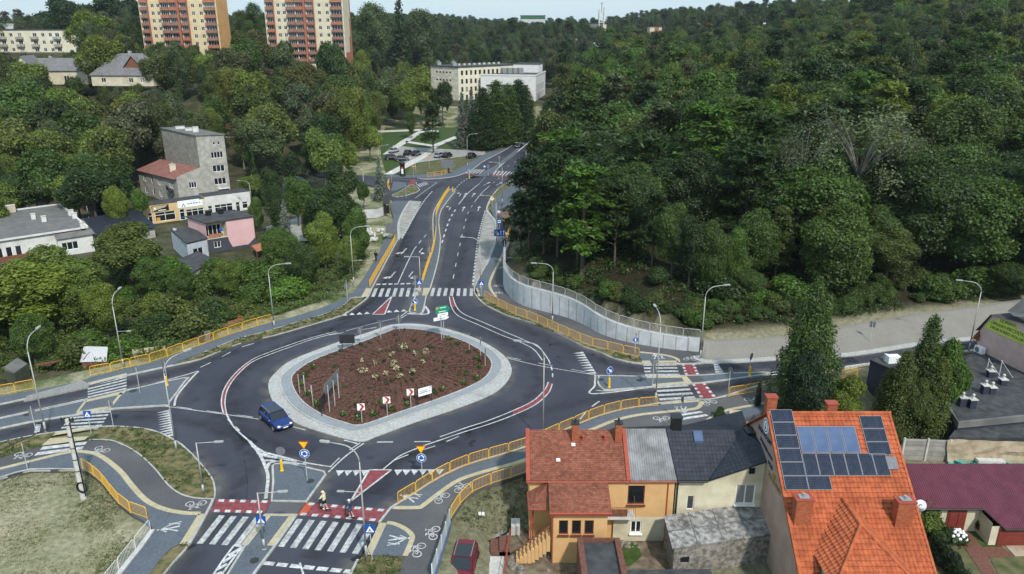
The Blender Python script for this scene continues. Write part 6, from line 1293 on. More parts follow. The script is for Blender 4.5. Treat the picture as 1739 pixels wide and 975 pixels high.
for k in range(6):pp(base2+UX*(.02+k*1.01),.98,1.64,"solar_cell",("first","second","third","fourth","fifth","last")[k]+" upright dark panel from the left in the middle row of the orange roof",GP)
base3=rp(1362,769)
for k in range(4):pp(base3+UX*(k*1.08),1.02,2.02,"thermal_panel",("leftmost","second from left","third from left","rightmost")[k]+" blue thermal collector high on the orange roof","blue solar thermal collectors","thermal_collector")
base4=rp(1476,773)
for k in range(3):pp(base4+n_up*(k*1.02),colw-.03,.99,"solar_cell",("lowest","middle","topmost")[k]+" dark solar panel of the short right column on the orange roof",GP)
p=rp(1508,798,.1);b=MB();U=UX;q=[p,p+U*.75,p+U*.75+n_up*.95,p+n_up*.95];b.quv(*[x+RN*.12 for x in q]);[b.face([q[k],q[(k+1)%4],q[(k+1)%4]+RN*.12,q[k]+RN*.12]) for k in range(4)];b.build("skylight","sign_back",ro)
for(px,py),lab in(((1362,893),"l"),((1533,897),"r")):
 p=rp(px,py);c=chimney(ro,(p.x,p.y+.35,p.z-.3),1.15,.75,2.3,"orange_brick","red_trim");b=MB();b.tube([(p.x,p.y+.35,p.z+2.05),(p.x,p.y+.35,p.z+2.35)],.12,8);b.box((p.x,p.y+.35,p.z+2.12),(.7,.5,.05));b.build("chimney_pot","alu",c)
for px,lab in((1307,1),(1410,2)):p=aty(px,700,yr+1.2);chimney(ro,(p.x,p.y,zr-1.3),.75,.6,2.1 if lab==1 else 1.55,"orange_brick","red_trim")
GN=Vector((-1,0,0))
def gp(px,py):return onplane(px,py,Vector((g0-.03,0,0)),GN)
def text_obj(body,M,size,m,name,parent,ext=.02,align='LEFT'):
 cu=bpy.data.curves.new(name,'FONT');cu.body=body;cu.size=size;cu.extrude=ext;cu.align_x=align;to=bpy.data.objects.new(name,cu);COL.objects.link(to)
 dg=bpy.context.evaluated_depsgraph_get();me=bpy.data.meshes.new_from_object(to.evaluated_get(dg));bpy.data.objects.remove(to,do_unlink=True)
 off=Vector(parent.get('_org',(0,0,0)));me.transform(Matrix.Translation(-off)@M);me.materials.clear();me.materials.append(MATS[m]);return obj(name,me,parent)
mat("letter_navy",(.02,.04,.12),None,2,.5);mat("letter_gold",(.25,.16,.05),None,2,.5)
def gtext(body,a,b_,m,hgt_):
 A,B_=gp(*a),gp(*b_);X=(B_-A);L=X.length;X.normalize();Y_=GN.cross(X);M=Matrix(((X.x,Y_.x,GN.x,A.x),(X.y,Y_.y,GN.y,A.y),(X.z,Y_.z,GN.z,A.z),(0,0,0,1)))
 o=text_obj(body,M,hgt_,m,"gable_lettering",t);return o,L
for body,a,b_,m in(("DOM PO LNY",(1288,727),(1312,762),"letter_navy"),("SPOKOJNA DOM",(1291,746),(1312,786),"letter_navy"),("POD",(1304,787),(1311,800),"letter_navy"),("TECZOWY",(1304,806),(1324,841),"letter_gold")):
 A,B_=gp(*a),gp(*b_);gtext(body,a,b_,m,(B_-A).length/len(body)*1.5)
A=gp(1300.5,723);b=MB();Mx=Matrix(((0,0,-1,A.x),(-1,0,0,A.y),(0,1,0,A.z),(0,0,0,1)));b.plate(circle(.62),Mx,.05);e_=b.build("gable_emblem","sign_white",t);b=MB();[b.plate(q,Matrix.Translation((-.01,0,0))@Mx,.005) for q in ring(.42,.08,16)+[rect(.12,.5),[(-.3,-.1),(0,-.3),(.3,-.1),(0,-.18)]]];b.build("emblem_drawing","thermal_panel",e_)
A=gp(1314,811);b=MB();Mx2=Matrix(((0,0,-1,A.x),(-1,0,0,A.y),(0,1,0,A.z),(0,0,0,1)));b.plate([(-.3,-.25),(.0,-.35),(.35,.1),(.3,.45),(.05,.2),(-.25,.25)],Mx2,.03);b.build("gable_mark","letter_gold",t)
p=onplane(1562,858,Vector((0,48.5,0)),Vector((0,1,0)));t_=thing("satellite_dish","white satellite dish with a small blue mark beside the orange roof's right edge","satellite dish",tuple(p),None,local=True);b=MB();b.lathe([(0.01,0),(.25,.02),(.42,.08),(.44,.11)],20);o=b.build("dish","sign_white",t_,True);o.rotation_euler=(radians(72),0,radians(-8));b=MB();b.tube([(0,0,-.05),(0,.5,-.3),(-.3,.5,-2.2)],.04,5);b.tube([(0,-.1,-.35),(0.05,-.5,.0)],.02,4);b.build("mount","dark_steel",t_)
b=MB();b.plate([(-.14,.05),(-.07,-.08),(0,.05),(.07,-.08),(.15,.07),(.07,.02),(0,.1),(-.07,.02)],Matrix(((1,0,0,0),(0,0,-1,-.13),(0,1,0,.1),(0,0,0,1))),.01);b.build("dish_mark","sign_blue",t_)
# -- yellow house with red-brown shingles
X0,X1,YE,ZE,YR,ZR=1.1,8.9,50.4,4.0,53.9,6.35
t=thing("yellow_house","yellow house with red-brown shingle roofs, balcony and outside stairs, front centre","house",(X0,YE,GZ0));b=MB();w0=X0+.25
facade(t,b,(w0,YE+.25,GZ0),(1,0,0),X1-w0-.1,ZE-GZ0-.15,[(5.85,2.35,.95,2.3,1),(7.0-.0,2.55,.02,.02,1)][:1]+[(6.35+.95,2.75,0.0,0.0)][:0],fr="white_frame")
Hg=ZE-GZ0
wall(b,(w0,YR*2-YE-.25,GZ0),(0,-1,0),2*(YR-YE)-.5,Hg-.15);b.face([(w0,YR*2-YE-.25,ZE-.15),(w0,YE+.25,ZE-.15),(w0,YR,ZR-.15)]);wall(b,(X1-.1,2*YR-YE-.25,GZ0),(-1,0,0),X1-w0-.1,Hg-.15);b.build("walls","yellow_plaster",t)
b=MB();k_=(ZR-ZE)/(YR-YE);s_=1
for z_ in(0,.1):b.quv((X0,YE-.1,ZE+z_),(X1,YE-.1,ZE+z_),(X1,YR,ZR+z_),(X0,YR,ZR+z_));b.quv((X1,2*YR-YE+.3,ZE-.2+z_),(X0,2*YR-YE+.3,ZE-.2+z_),(X0,YR,ZR+z_),(X1,YR,ZR+z_))
ro=b.build("roof","shingle_red",t);b=MB()
for xx in(X0-.02,X1-.16):b.face([(xx,YE-.15,ZE+.2),(xx+.3,YE-.15,ZE+.2),(xx+.3,YR,ZR+.22),(xx,YR,ZR+.22)]);b.face([(xx,YE-.15,ZE-.15),(xx+.3,YE-.15,ZE-.15),(xx+.3,YE-.15,ZE+.2),(xx,YE-.15,ZE+.2)]);b.face([(xx,YE-.15,ZE+.2),(xx,YR,ZR+.22),(xx,YR,ZR-.1),(xx,YE-.15,ZE-.1)])
b.tube([(X0,YE-.17,ZE+.02),(X1,YE-.17,ZE+.02)],.07,6);b.build("red_edge_trim","red_trim",ro)
for px in(976,1049):p=aty(px,752,YR-.7);chimney(ro,(p.x,p.y,ZR-.6),.5,.5,1.7,"orange_brick","dark_steel",0,1)
for px,py in((990,750),(1027,749)):p=onplane(px,py,Vector((0,YE,ZE)),Vector((0,-k_,1)).normalized());b=MB();b.lathe([(.12,0),(.1,.45),(.16,.5),(.05,.6)],8,tuple(p));b.build("roof_vent","red_trim",ro)
for px,py in((948,782),(973.5,756)):p=onplane(px,py,Vector((0,YE,ZE+.1)),Vector((0,-k_,1)).normalized());b=MB();b.box((p.x,p.y,p.z+.06),(.3,.3,.12));b.build("roof_vent","sign_white",ro)
ex0,ex1,ey=3.05,7.05,47.85;He=3.15-GZ0
b=MB();facade(t,b,(ex0,ey,GZ0),(1,0,0),ex1-ex0,He,[(.42,2.55,.68,1.25,1),(1.38,2.55,.68,1.25,1),(2.32,2.55,.68,1.25,1)],"brown_frame","red_trim");wall(b,(ex1,ey,GZ0),(0,1,0),YE+.2-ey,He+.3);wall(b,(ex0,YE+.2,GZ0),(0,-1,0),YE+.2-ey,He+.3);b.build("extension_walls","yellow_plaster",t)
b=MB()
for z_ in(0,.1):b.quv((2.75,ey-.4,3.15+z_),(7.3,ey-.4,3.15+z_),(7.3,YE+.05,4.02+z_),(2.75,YE+.05,4.02+z_))
r2=b.build("extension_roof","shingle_red",t);b=MB();b.tube([(2.75,ey-.45,3.2),(7.3,ey-.45,3.2)],.08,6);b.face([(2.75,ey-.4,2.95),(7.3,ey-.4,2.95),(7.3,ey-.4,3.26),(2.75,ey-.4,3.26)]);[b.tube([(x_,ey-.1,3.1),(x_,ey-.1,GZ0)],.05,5) for x_ in(ex0-.05,)];b.build("gutter","red_trim",r2)
b=MB();b.box((ex1-.75,ey-.03,GZ0+1.0),(1.15,.08,2.0));[b.box((ex1-.75+dx,ey-.08,GZ0+1.0),(.42,.03,1.7)) for dx in(-.27,.27)];b.build("door","red_door",t)
b=MB();facade(t,b,(7.35,YE+.07,GZ0+2.2),(1,0,0),5.1-.0,Hg-2.4,[(1.55,1.15,1.3,1.7,1)],"brown_frame","red_trim");b.build("upper_wall","yellow_plaster",t)
b=MB();facade(t,b,(7.9,YE+.03,GZ0),(1,0,0),4.5,2.25,[(1.35,.75,.85,1.1,2)],"white_frame","red_trim");b.build("lower_wall","cream_plaster",t)
b=MB();b.tube([(11.95,YE+.05,ZE-.1),(11.95,YE+.05,GZ0)],.06,5);b.build("downpipe","red_trim",t)
b=MB();b.box((8.25,YE-.35,1.25),(2.3,1.1,.2));bo=b.build("balcony","pale_concrete",t);b=MB();[b.tube([(7.15+k*.16,YE-.87,1.35),(7.15+k*.16,YE-.87,2.2)],.015,4) for k in range(15)];b.tube([(7.1,YE-.87,2.2),(9.4,YE-.87,2.2),(9.4,YE+.1,2.6)],.03,5);b.build("balcony_railing","brown_wood",bo)
b=MB();b.box((8.0,YE-.85,1.75),(1.6,.03,.6));b.build("balcony_screen","brown_wood",bo)
b=MB();b.lathe([(.01,0),(.3,.05),(.42,.1)],16);o=b.build("satellite_dish","sign_back",t);o.location=Vector((9.6,YE-.25,3.05))-Vector(t['_org']);o.rotation_euler=(radians(80),0,radians(10))
b=MB();zt_=3.9;P1,P2,P3,P4=Vector((1.25,48.6,2.7)),Vector((2.75,48.4,2.85)),Vector((2.75,50.5,3.9)),Vector((1.2,50.5,2.95))
b.puv([P1,P2,P3],(1,0,0));b.puv([P4,P1,P3],(0,-1,0));b.build("porch_roof","shingle_red",t);b=MB();b.tube([P4,P1,P2],.06,5);[b.tube([(x_,y_,2.7),(x_,y_,GZ0)],.06,6) for x_,y_ in((1.4,48.7),(1.6,49.9))];b.build("porch_posts","red_trim",t)
b=MB()
for k in range(9):b.box((2.7-k*.28,48.3,GZ0+2.3-k*.25-.6),(.3,1.1,1.2+(0)))
b.build("outside_stairs","yellow_plaster",t);b=MB();[b.box((2.7-k*.28,47.72,GZ0+2.95-k*.25),(.06,.05,.75)) for k in range(9)];b.tube([(2.8,47.72,GZ0+3.4),(.3,47.72,GZ0+1.2)],.05,5);b.build("stair_railing","brown_wood",t)
# -- grey corrugated part
t=thing("corrugated_roof_house","narrow house part with a grey corrugated roof between red shingles and black tiles","house",(8.9,YE,GZ0));b=MB()
for z_ in(0,.08):b.quv((8.98,YE-.1,ZE+.05+z_),(12.55,YE-.1,ZE+.05+z_),(12.2,YR,ZR+.1+z_),(8.75,YR,ZR+.1+z_))
b.build("roof","corr_grey",t);b=MB();b.box((10.7,53.2,1.2),(3.3,4.6,5.2));b.build("walls","cream_plaster",t);b=MB();b.tube([(8.98,YE-.15,ZE),(12.55,YE-.15,ZE)],.07,6);b.build("gutter","red_trim",t)
# -- black roofed house with a wing
t=thing("black_roof_house","house with a black tile-pattern roof and a greenish cream wall, against the orange-roofed house","house",(12.6,YE,GZ0));b=MB()
ez_,rz_=ZE+.05,ZR+.1;wy=YE+.25
def rake(x):return 4.0+.39*(x-14.9)
VB=(18.4,YR+.4);
for z_ in(0,.1):
 b.puv([(12.6,YE-.15,ez_+z_),(14.9,YE-.15,ez_+z_),(18.3,YR,rz_-.2+z_),(12.25,YR,rz_+z_)],(1,0,0))
 b.puv([(14.9,wy-.35,rake(14.9)+z_),(20.2,wy-.35,rake(20.2)+z_),(20.2,57,rake(20.2)+z_),(18.3,YR,rz_-.2+z_)],(1,0,.39))
ro=b.build("roof","black_tile",t)
b=MB();R_a,R_b,R_c=Vector((7.7,54.0,6.2)),Vector((18.0,54.0,6.15)),aty(1267,740,55.0);P_pk=aty(1260,697,60.5);P_m=aty(1167,721,58.0);P_l=aty(1039,727,56.5)
b.puv([R_a,R_b,P_pk,P_m,P_l],(1,0,0));b.puv([R_b,Vector((19.2,55.2,R_b.z-.3)),aty(1272,740,60),P_pk],(0,1,0));b.build("rear_roof","black_tile",ro)
b=MB();[b.face([Vector((p.x,p.y,GZ0)),Vector((q.x,q.y,GZ0)),q,p]) for p,q in((P_pk,P_m),(P_m,P_l),(P_l,R_a),(Vector((19.2,60.3,4.8)),P_pk))];b.build("rear_walls","cream_plaster",t)
b=MB();facade(t,b,(12.6,YE+.25,GZ0),(1,0,0),2.35,ZE-GZ0-.05,[(.95,2.75,.55,1.25,1)],"white_frame");wl2=20.0-14.95
wall(b,(14.95,wy,GZ0),(1,0,0),wl2,rake(14.95)-GZ0-.1,[(2.3,3.45-.2,1.5,1.75)]);window(t,(14.95,wy,GZ0),(1,0,0),2.3,3.25,1.5,1.75,2,"white_frame","black");b.face([(14.95,wy,rake(14.95)-.1),(20.0,wy,rake(14.95)-.1),(20.0,wy,rake(20)-.1)]);b.build("front_wall","cream_plaster",t)
b=MB();b.box((18.3,wy-.02,4.75),(.45,.06,.5));b.build("vent_opening","black",t);b=MB();b.plate([(-.75,-.6),(-.2,-.85),(.6,-.8),(.85,-.2),(.75,.6),(.2,.8),(-.6,.7)],Matrix(((1,0,0,13.85),(0,0,-1,wy-.02),(0,1,0,1.9),(0,0,0,1))),.02);b.build("bare_plaster_patch","concrete_wall",t) if False else None
b=MB();b.tube([(12.72,wy-.1,ZE),(12.72,wy-.1,GZ0)],.06,5);b.tube([(12.6,YE-.2,ez_),(14.9,YE-.2,ez_)],.07,6);b.build("gutter","black",ro)
p=aty(1147,735,54.1);chimney(ro,(p.x,p.y,ZR-.2),.75,.7,1.35,"black","dark_steel");p=onplane(1178,741,Vector((0,YE,ez_+.12)),Vector((0,-(rz_-ez_)/(YR-YE),1)).normalized());kk=Vector((0,1,(rz_-ez_)/(YR-YE))).normalized()
b=MB();q=[p,p+UX*.7,p+UX*.7+kk*-.0+kk*.9,p+kk*.9];q=[x-kk*.5+Z*.1 for x in q];b.quv(*q);[b.face([q[k],q[(k+1)%4],q[(k+1)%4]-Z*.2,q[k]-Z*.2]) for k in range(4)];b.build("skylight","thermal_panel",ro)
p=aty(1275,745,53.8);chimney(ro,(p.x,p.y,4.8),.9,.9,1.6,"black","dark_steel")
# -- stone shed with a weathered corrugated roof
A,B_,C_,D_=at(1142,933,1.0),at(1312,908,1.0),at(1290,854,1.5),at(1127,877,1.5);t=thing("stone_shed","old stone shed under a weathered grey corrugated roof, left of the orange-roofed house","shed",(A.x,A.y,GZ0));b=MB()
for z_ in(0,.06):b.puv([A+Z*z_,B_+Z*z_,C_+Z*z_,D_+Z*z_],B_-A)
ro=b.build("roof","asbestos",t);b=MB()
for f in(.25,.5,.75):a_,d_=A.lerp(B_,f),D_.lerp(C_,f);b.tube([a_+Z*.09,d_+Z*.09],.03,4)
b.tube([A.lerp(D_,.5)+Z*.1,B_.lerp(C_,.5)+Z*.1],.035,4);b.build("sheet_laps","sign_back",ro)
c_=(A+B_+C_+D_)/4;G4=[c_+(p-c_)*.96 for p in(A,B_,C_,D_)];b=MB()
u_=(G4[1]-G4[0]);u_.z=0;Lw=u_.length;wall(b,Vector((G4[0].x,G4[0].y,GZ0)),u_,Lw,2.45,[(.55,1.1,.7,.5)]);[b.face([Vector((p.x,p.y,GZ0)),Vector((q.x,q.y,GZ0)),Vector((q.x,q.y,q.z)),Vector((p.x,p.y,p.z))]) for p,q in((G4[1],G4[2]),(G4[2],G4[3]),(G4[3],G4[0]))];b.build("walls","stone_wall",t)
b=MB();b.box((G4[0].x+.85,G4[0].y+.3,GZ0+1.35),(.7,.1,.5));b.build("window_opening","black",t);b=MB();u_.normalize();q=G4[0]+u_*.65;b.box((q.x,q.y-.02,GZ0+1.15),(1.3,.06,2.3),atan2(u_.y,u_.x)) if False else None
b=MB();q=B_.lerp(C_,.5);b.box((q.x+.25,q.y,1.35),(.12,(C_-B_).length+.3,.5),atan2((C_-B_).y,(C_-B_).x)-pi/2);b.build("red_flashing","red_trim",ro)
# -- low lean-to roof at the bottom edge, dark flat-roofed annex
t=thing("flat_roof_annex","small brick-rimmed annex with a dark flat roof before the yellow house door","annex",(6.2,44,GZ0));b=MB();b.slab([(5.15,46.5),(7.45,46.5),(7.45,40),(5.15,40)],1.35,1.2);b.build("roof","felt_roof",t)
b=MB();ribbon(b,[Vector((4.95,39.8,0)),Vector((4.95,46.7,0)),Vector((7.65,46.7,0)),Vector((7.65,39.8,0))],.42,1.6,GZ0);b.build("brick_walls","brick_red",t)
P_=[at(1050,968,-.4),at(1205,966,-.4),at(1230,1010,-.7),at(1050,1010,-.7)];t=thing("lean_to_roof","low dark corrugated lean-to roof at the bottom edge below the grassy yard","shed",tuple(P_[0]));b=MB();b.puv(P_[::-1],P_[1]-P_[0]);b.build("roof","felt_roof",t);b=MB();b.slab([(p.x*.995+.05,p.y-.1) for p in P_],-.75,GZ0-.2);b.build("walls","stone_wall",t)
# -- burgundy outbuilding
Yr,Zr,sl_=55.0,2.6,.444;X0b,X1b=30.9,47.0
t=thing("burgundy_roof_house","low cream outbuilding with a wide burgundy sheet roof at the right edge","outbuilding",(X0b,Yr,GZ0));b=MB();xv=37.0
zf=lambda y:Zr-sl_*(Yr-y)
for z_ in(0,.06):
 b.puv([(X0b,51.2,zf(51.2)+z_),(xv,51.2,zf(51.2)+z_),(xv+.9,49.6,zf(49.6)+z_),(X1b,49.6,zf(49.6)+z_),(X1b,Yr,Zr+z_),(X0b,Yr,Zr+z_)],(1,0,0))
ro=b.build("roof","burgundy_sheet",t);b=MB();b.tube([(X0b,51.15,zf(51.2)),(xv,51.15,zf(51.2)),(xv+.9,49.55,zf(49.6)),(X1b,49.55,zf(49.6))],.07,6);b.build("gutter","black",ro)
b=MB();wall(b,(X0b+.2,51.6,GZ0),(1,0,0),6.2,zf(51.6)-GZ0-.05);wall(b,(xv+.1,51.6,GZ0),(0,-1,0),1.7,zf(49.9)-GZ0+.2);wall(b,(xv+.1,49.9,GZ0),(1,0,0),9.5,zf(49.9)-GZ0-.05);wall(b,(X0b+.2,Yr-.1,GZ0),(0,-1,0),3.3,2.4);wall(b,(X1b,Yr-.1,GZ0),(-1,0,0),15.9,Zr-GZ0-.1);b.build("walls","cream_plaster",t)
b=MB();p=aty(1623,885,51.55);b.box((p.x,51.56,GZ0+1.0),(1.5,.08,2.0));[b.box((p.x+dx,51.5,GZ0+1.02),(.5,.04,1.7)) for dx in(-.36,.36)];b.build("double_door","red_door",t);b=MB();b.box((xv+2.2,49.85,GZ0+.85),(3.0,.08,1.7));[b.box((xv+2.2,49.8,GZ0+.25+k*.4),(2.9,.03,.06)) for k in range(4)];b.build("garage_door","red_door",t)
# -- concrete slab fence, sand, tarp
F_=[at(1530,781,GZ0),at(1570,782,GZ0),at(1608,784,GZ0)];t=thing("concrete_fence","weathered concrete slab fence between the orange roof and the sand plot","fence",tuple(F_[0]))
for a,b_ in zip(F_,F_[1:]):b=MB();d=b_-a;m_=(a+b_)/2;wall(b,a,d,d.length,2.2);wall(b,b_+Vector((0,.08,0)),-d,d.length,2.2);b.face([a+Z*2.2,b_+Z*2.2,b_+Z*2.2+Vector((0,.08,0)),a+Z*2.2+Vector((0,.08,0))]);b.build("fence_slabs","concrete_slab_fence",t)
for a in F_:b=MB();b.box((a.x,a.y,a.z+1.12),(.16,.16,2.4));b.build("fence_post","pale_concrete",t)
b=MB();SB_=[[at(1609+k*20,787+k*.6-j*8.2+RND.uniform(-1,1),GZ0+.05+j*.46)+Vector((0,RND.uniform(-.12,.12),0)) for k in range(16)] for j in range(6)];[b.face([SB_[j][k],SB_[j][k+1],SB_[j+1][k+1],SB_[j+1][k]]) for j in range(5) for k in range(15)];struct("sand_bank_ground",b,"sand")
b=MB();T_=[at(x,y,GZ0+.35) for x,y in((1611,782),(1740,785),(1760,795),(1742,797),(1618,791))];P_=smooth_line(T_,True,6)
n_=14
for k in range(n_):
 x_a,x_b=1611+k*11,1611+(k+1)*11
 for j in range(3):
  q=[at(x_,781.5+jj*4.2+(k%3)*.5,GZ0+.25+.22*sin(x_*.9+jj*2.2)) for x_,jj in((x_a,j+1),(x_b,j+1),(x_b,j),(x_a,j))];b.face(q)
o=b.build("tarpaulin","tarp");o['label']="crumpled turquoise tarpaulin along the foot of the sand plot";o['category']="tarpaulin"
p=at(1682,783,GZ0+.6);b=MB();b.box(tuple(p),(2.4,.6,.3),-.05);o=b.build("concrete_beam","pale_concrete");o['label']="pale concrete beam lying on the turquoise tarpaulin";o['category']="beam"
# -- garden of the orange-roofed house
def flat(nm,pts,m,dz,kind='structure',z=GZ0):
 b=MB();b.slab([at(x,y,z) for x,y in pts],z+dz,z-.3);o=b.build(nm,m);o['kind']=kind;return o
flat("garden_lawn",[(1580,925),(1634,926),(1680,975),(1700,1010),(1590,1010)],"dry_lawn",.05);flat("garden_lawn",[(1645,902),(1685,900),(1701,929),(1665,929)],"lawn",.05);flat("garden_lawn",[(1680,948),(1745,945),(1780,1010),(1715,1010)],"dry_lawn",.05)
flat("garden_path",[(1606,900),(1643,901),(1668,930),(1702,930),(1722,946),(1677,949),(1712,1010),(1690,1010),(1634,925)],"brick_red",.08);flat("garage_forecourt",[(1702,922),(1780,918),(1780,944),(1724,946)],"sand",.06)
# -- long black flat roof with vents, pink gable with the yellow sign
ZF=1.5;FR=[(1609,690),(1627,720),(1739,709),(1900,692),(1900,590),(1735,631),(1659,593),(1640,612),(1645,660)]
t=thing("black_flat_roof_building","wide building with a black felt flat roof and many small vents below the pink gable","building",tuple(at(1627,720,GZ0)));b=MB();b.slab([at(x,y,ZF) for x,y in FR],ZF,ZF-.15);ro=b.build("roof","felt_roof",t)
b=MB();P_=[at(x,y,ZF) for x,y in FR];[b.face([Vector((P_[k].x,P_[k].y,GZ0)),Vector((P_[(k+1)%9].x,P_[(k+1)%9].y,GZ0)),P_[(k+1)%9]-Z*.16,P_[k]-Z*.16]) for k in range(9)];b.build("walls","dark_blue_wall",t)
b=MB();ribbon(b,[P_[0],P_[1],P_[2],P_[3]],.3,ZF+.22,ZF-.4);b.build("roof_edge","felt_roof_grey",ro)
b=MB();Q_=[at(x,y,ZF-.7) for x,y in((1627,724),(1739,712),(1900,695),(1900,735),(1739,744),(1612,742))];b.slab(Q_,ZF-.7,GZ0);b.build("lower_roof","felt_roof",t)
for px,py,h_ in((1671,668,.9),(1683,668,.7),(1702,653,.6),(1649,692,.9),(1632,689,.9),(1681,640,.7)):
 p=at(px,py,ZF);b=MB();b.box((p.x,p.y,ZF+h_/2),(.6,.6,h_));v_=b.build("roof_vent_block","dark_blue_wall",ro);b=MB();b.box((p.x,p.y,ZF+h_+.04),(.75,.75,.08));b.tube([(p.x,p.y,ZF+h_),(p.x,p.y,ZF+h_+.4)],.1,7);b.sphere((p.x,p.y,ZF+h_+.45),.16,8,5);b.build("vent_cap","pale_concrete",v_)
for px in(1674,1696):p=at(px,637 if px==1674 else 640,ZF);b=MB();b.tube([(p.x,p.y,ZF),(p.x,p.y,ZF+1.9)],.05,5);b.tube([(p.x-.1,p.y,ZF+1.9),(p.x+1.2,p.y-.5,ZF+.1)],.03,4);b.build("roof_mast","galv_steel",ro)
A,B_=at(1659,593,ZF),at(1735,631,ZF);u=(B_-A).normalized();N=Vector((u.y,-u.x,0));N=N if N.y<0 else-N
t=thing("pink_gable_house","weathered pink gable wall with a yellow-green lettered sign at the right edge","house",(A.x,A.y,0));gpx=lambda x,y,l=0.0:onplane(x,y,A+N*l,N)
Bx=A+u*9;b=MB();T1,T2=gpx(1663,563),gpx(1686,534);T3=Vector((Bx.x,Bx.y,gpx(1739,540).z));b.face([Vector((A.x,A.y,GZ0)),Vector((Bx.x,Bx.y,GZ0)),T3,T2,T1]);wv=-N
for p,q in((A,T1),):b.face([Vector((A.x,A.y,GZ0))-N*10,Vector((A.x,A.y,GZ0)),T1,T1-N*10])
b.build("walls","pink_old",t);b=MB();sgn=MB()
b.face([T1-u*.3+N*.3,T2+N*.3,T2-N*10,T1-u*.3-N*10]);b.face([T2+N*.3,T3+N*.3,T3-N*10,T2-N*10]);ro=b.build("roof","felt_roof",t)
b=MB();hq=[gpx(1711,528,-1),gpx(1760,490,-4),gpx(1790,545,.5),gpx(1722,537,.3)];b.face(hq);b.build("tiled_hip","felt_roof_grey",ro)
mat("sign_lime",(.48,.56,.10),None,2,.6)
SP=[(1671,556),(1683,542),(1694,546),(1695,538.5),(1727,552),(1728,560),(1760,574),(1760,596),(1739,586)]
u3=u;Mx=Matrix(((u.x,0,N.x,A.x),(u.y,0,N.y,A.y),(0,1,N.z,A.z),(0,0,0,1)));Mi=Mx.inverted();poly=[(lambda q:(q.x,q.y))(Mi@gpx(*p)) for p in SP]
b=MB();b.plate(poly,Matrix.Translation(N*.06)@Mx,.05);sg=b.build("wall_sign","sign_lime",t)
for body,a,b_ in(("DORANO",(1698.5,546.5),(1724.5,556)),("OPRAWY·PIECZĄTKI",(1682.5,549),(1739.5,572.5)),("DRUK·KSERO KOLOR",(1681,556),(1737.5,581.5))):
 p,q=gpx(*a,.07),gpx(*b_,.07);X=q-p;L=X.length;X.normalize();Y_=N.cross(X);M=Matrix(((X.x,Y_.x,N.x,p.x),(X.y,Y_.y,N.y,p.y),(X.z,Y_.z,N.z,p.z),(0,0,0,1)))
 o=text_obj(body,Matrix.Identity(4),1.0,"black","sign_lettering",t,.01);w_=max(v_.co.x for v_ in o.data.vertices)+Vector(t['_org']).x*0
 me=o.data;mnx=min(v_.co.x for v_ in me.vertices);mxx=max(v_.co.x for v_ in me.vertices);mny=min(v_.co.y for v_ in me.vertices);off=Vector(t['_org']);s_=L/(mxx-mnx)
 for v_ in me.vertices:c0=v_.co+off;v_.co=(M@Vector(((c0.x)*s_,(c0.y)*s_*1.0,.01 if c0.z>0 else 0)))-off
p=gpx(1664,594,.5);b=MB();b.box((p.x,p.y,p.z),(1.1,.5,.8),atan2(u.y,u.x));ac=b.build("air_conditioner","sign_white",t);b=MB();b.plate(circle(.3),Matrix.Translation(p+N*.27-u*.15)@Matrix(((u.x,0,N.x,0),(u.y,0,N.y,0),(0,1,0,0),(0,0,0,1))),.02);b.build("fan_grille","sign_back",ac)
b=MB();q=[gpx(1664,560),gpx(1662,580),gpx(1650,574,1.2)];b.face(q);b.face([q[0]-N*3,q[0],q[2],q[2]-N*3]);b.tube([gpx(1661,587),q[2]],.05,5);b.build("side_canopy","brown_wood",t)
# -- small dark blue building
A,B_=at(1478,612,2.6),at(1515,628,2.6);u=(B_-A);L=u.length;u.normalize();v=Vector((-u.y,u.x,0));v=v if v.x>0 else-v;t=thing("dark_blue_building","small dark blue flat-roofed building with white roof units beside the right-hand road","building",(A.x,A.y,GZ0));b=MB()
Q_=[A,B_+u*2,B_+u*2+v*8,A+v*8];b.slab(Q_,2.6,GZ0);b.build("walls","dark_blue_wall",t);b=MB();b.slab([p+(p-(Q_[0]+Q_[2])/2)*.02 for p in Q_],2.72,2.62);ro=b.build("roof","felt_roof",t)
p=at(1515,616,2.7);b=MB();b.box((p.x,p.y,3.15),(1.3,.7,.8),.1);b.build("roof_unit","sign_white",ro);p=at(1503,613,2.7);b=MB();b.tube([(p.x,p.y,2.7),(p.x,p.y,3.5)],.2,8);b.build("roof_pipe","pale_concrete",ro)
# -- yard of the yellow house
def yard(nm,pts,m,dz=.03,kind='structure'):
 b=MB();P_=[at(x,y,GZ0) for x,y in pts];b.slab(P_,GZ0+dz,GZ0-.3);o=b.build(nm,m);o['kind']=kind
yard("yard_paving",[(768,900),(800,896),(845,898),(866,905),(850,925),(800,935),(770,950),(748,975),(752,930)],"yard_paving");yard("driveway",[(802,946),(857,946),(853,1010),(795,1010)],"pale_concrete",.06);yard("yard_soil",[(745,975),(771,948),(800,945),(794,1010),(735,1010)],"soil",.04)
yard("yard_soil",[(866,905),(893,900),(940,955),(985,960),(985,1010),(857,1010),(858,946)],"soil",.035);yard("yard_soil",[(1050,920),(1130,918),(1142,966),(1050,966)],"soil",.035)
yard("yard_lawn",[(1054,925),(1082,922),(1090,945),(1070,962),(1050,958)],"lawn",.07)
t=thing("yard_steps","broad brick steps with pale edges left of the yellow house","steps",tuple(at(850,940,GZ0)));
for k,(q,h_) in enumerate((([(833,921),(866,921),(866,944),(833,944)],.35),([(868,896),(883,896),(883,910),(868,910)],.9),([(848,921),(866,921),(866,944),(848,944)],.6))):b=MB();b.slab([at(x,y,GZ0) for x,y in q],GZ0+h_,GZ0);b.build("step_block","brick_red" if k!=1 else "pale_concrete",t)
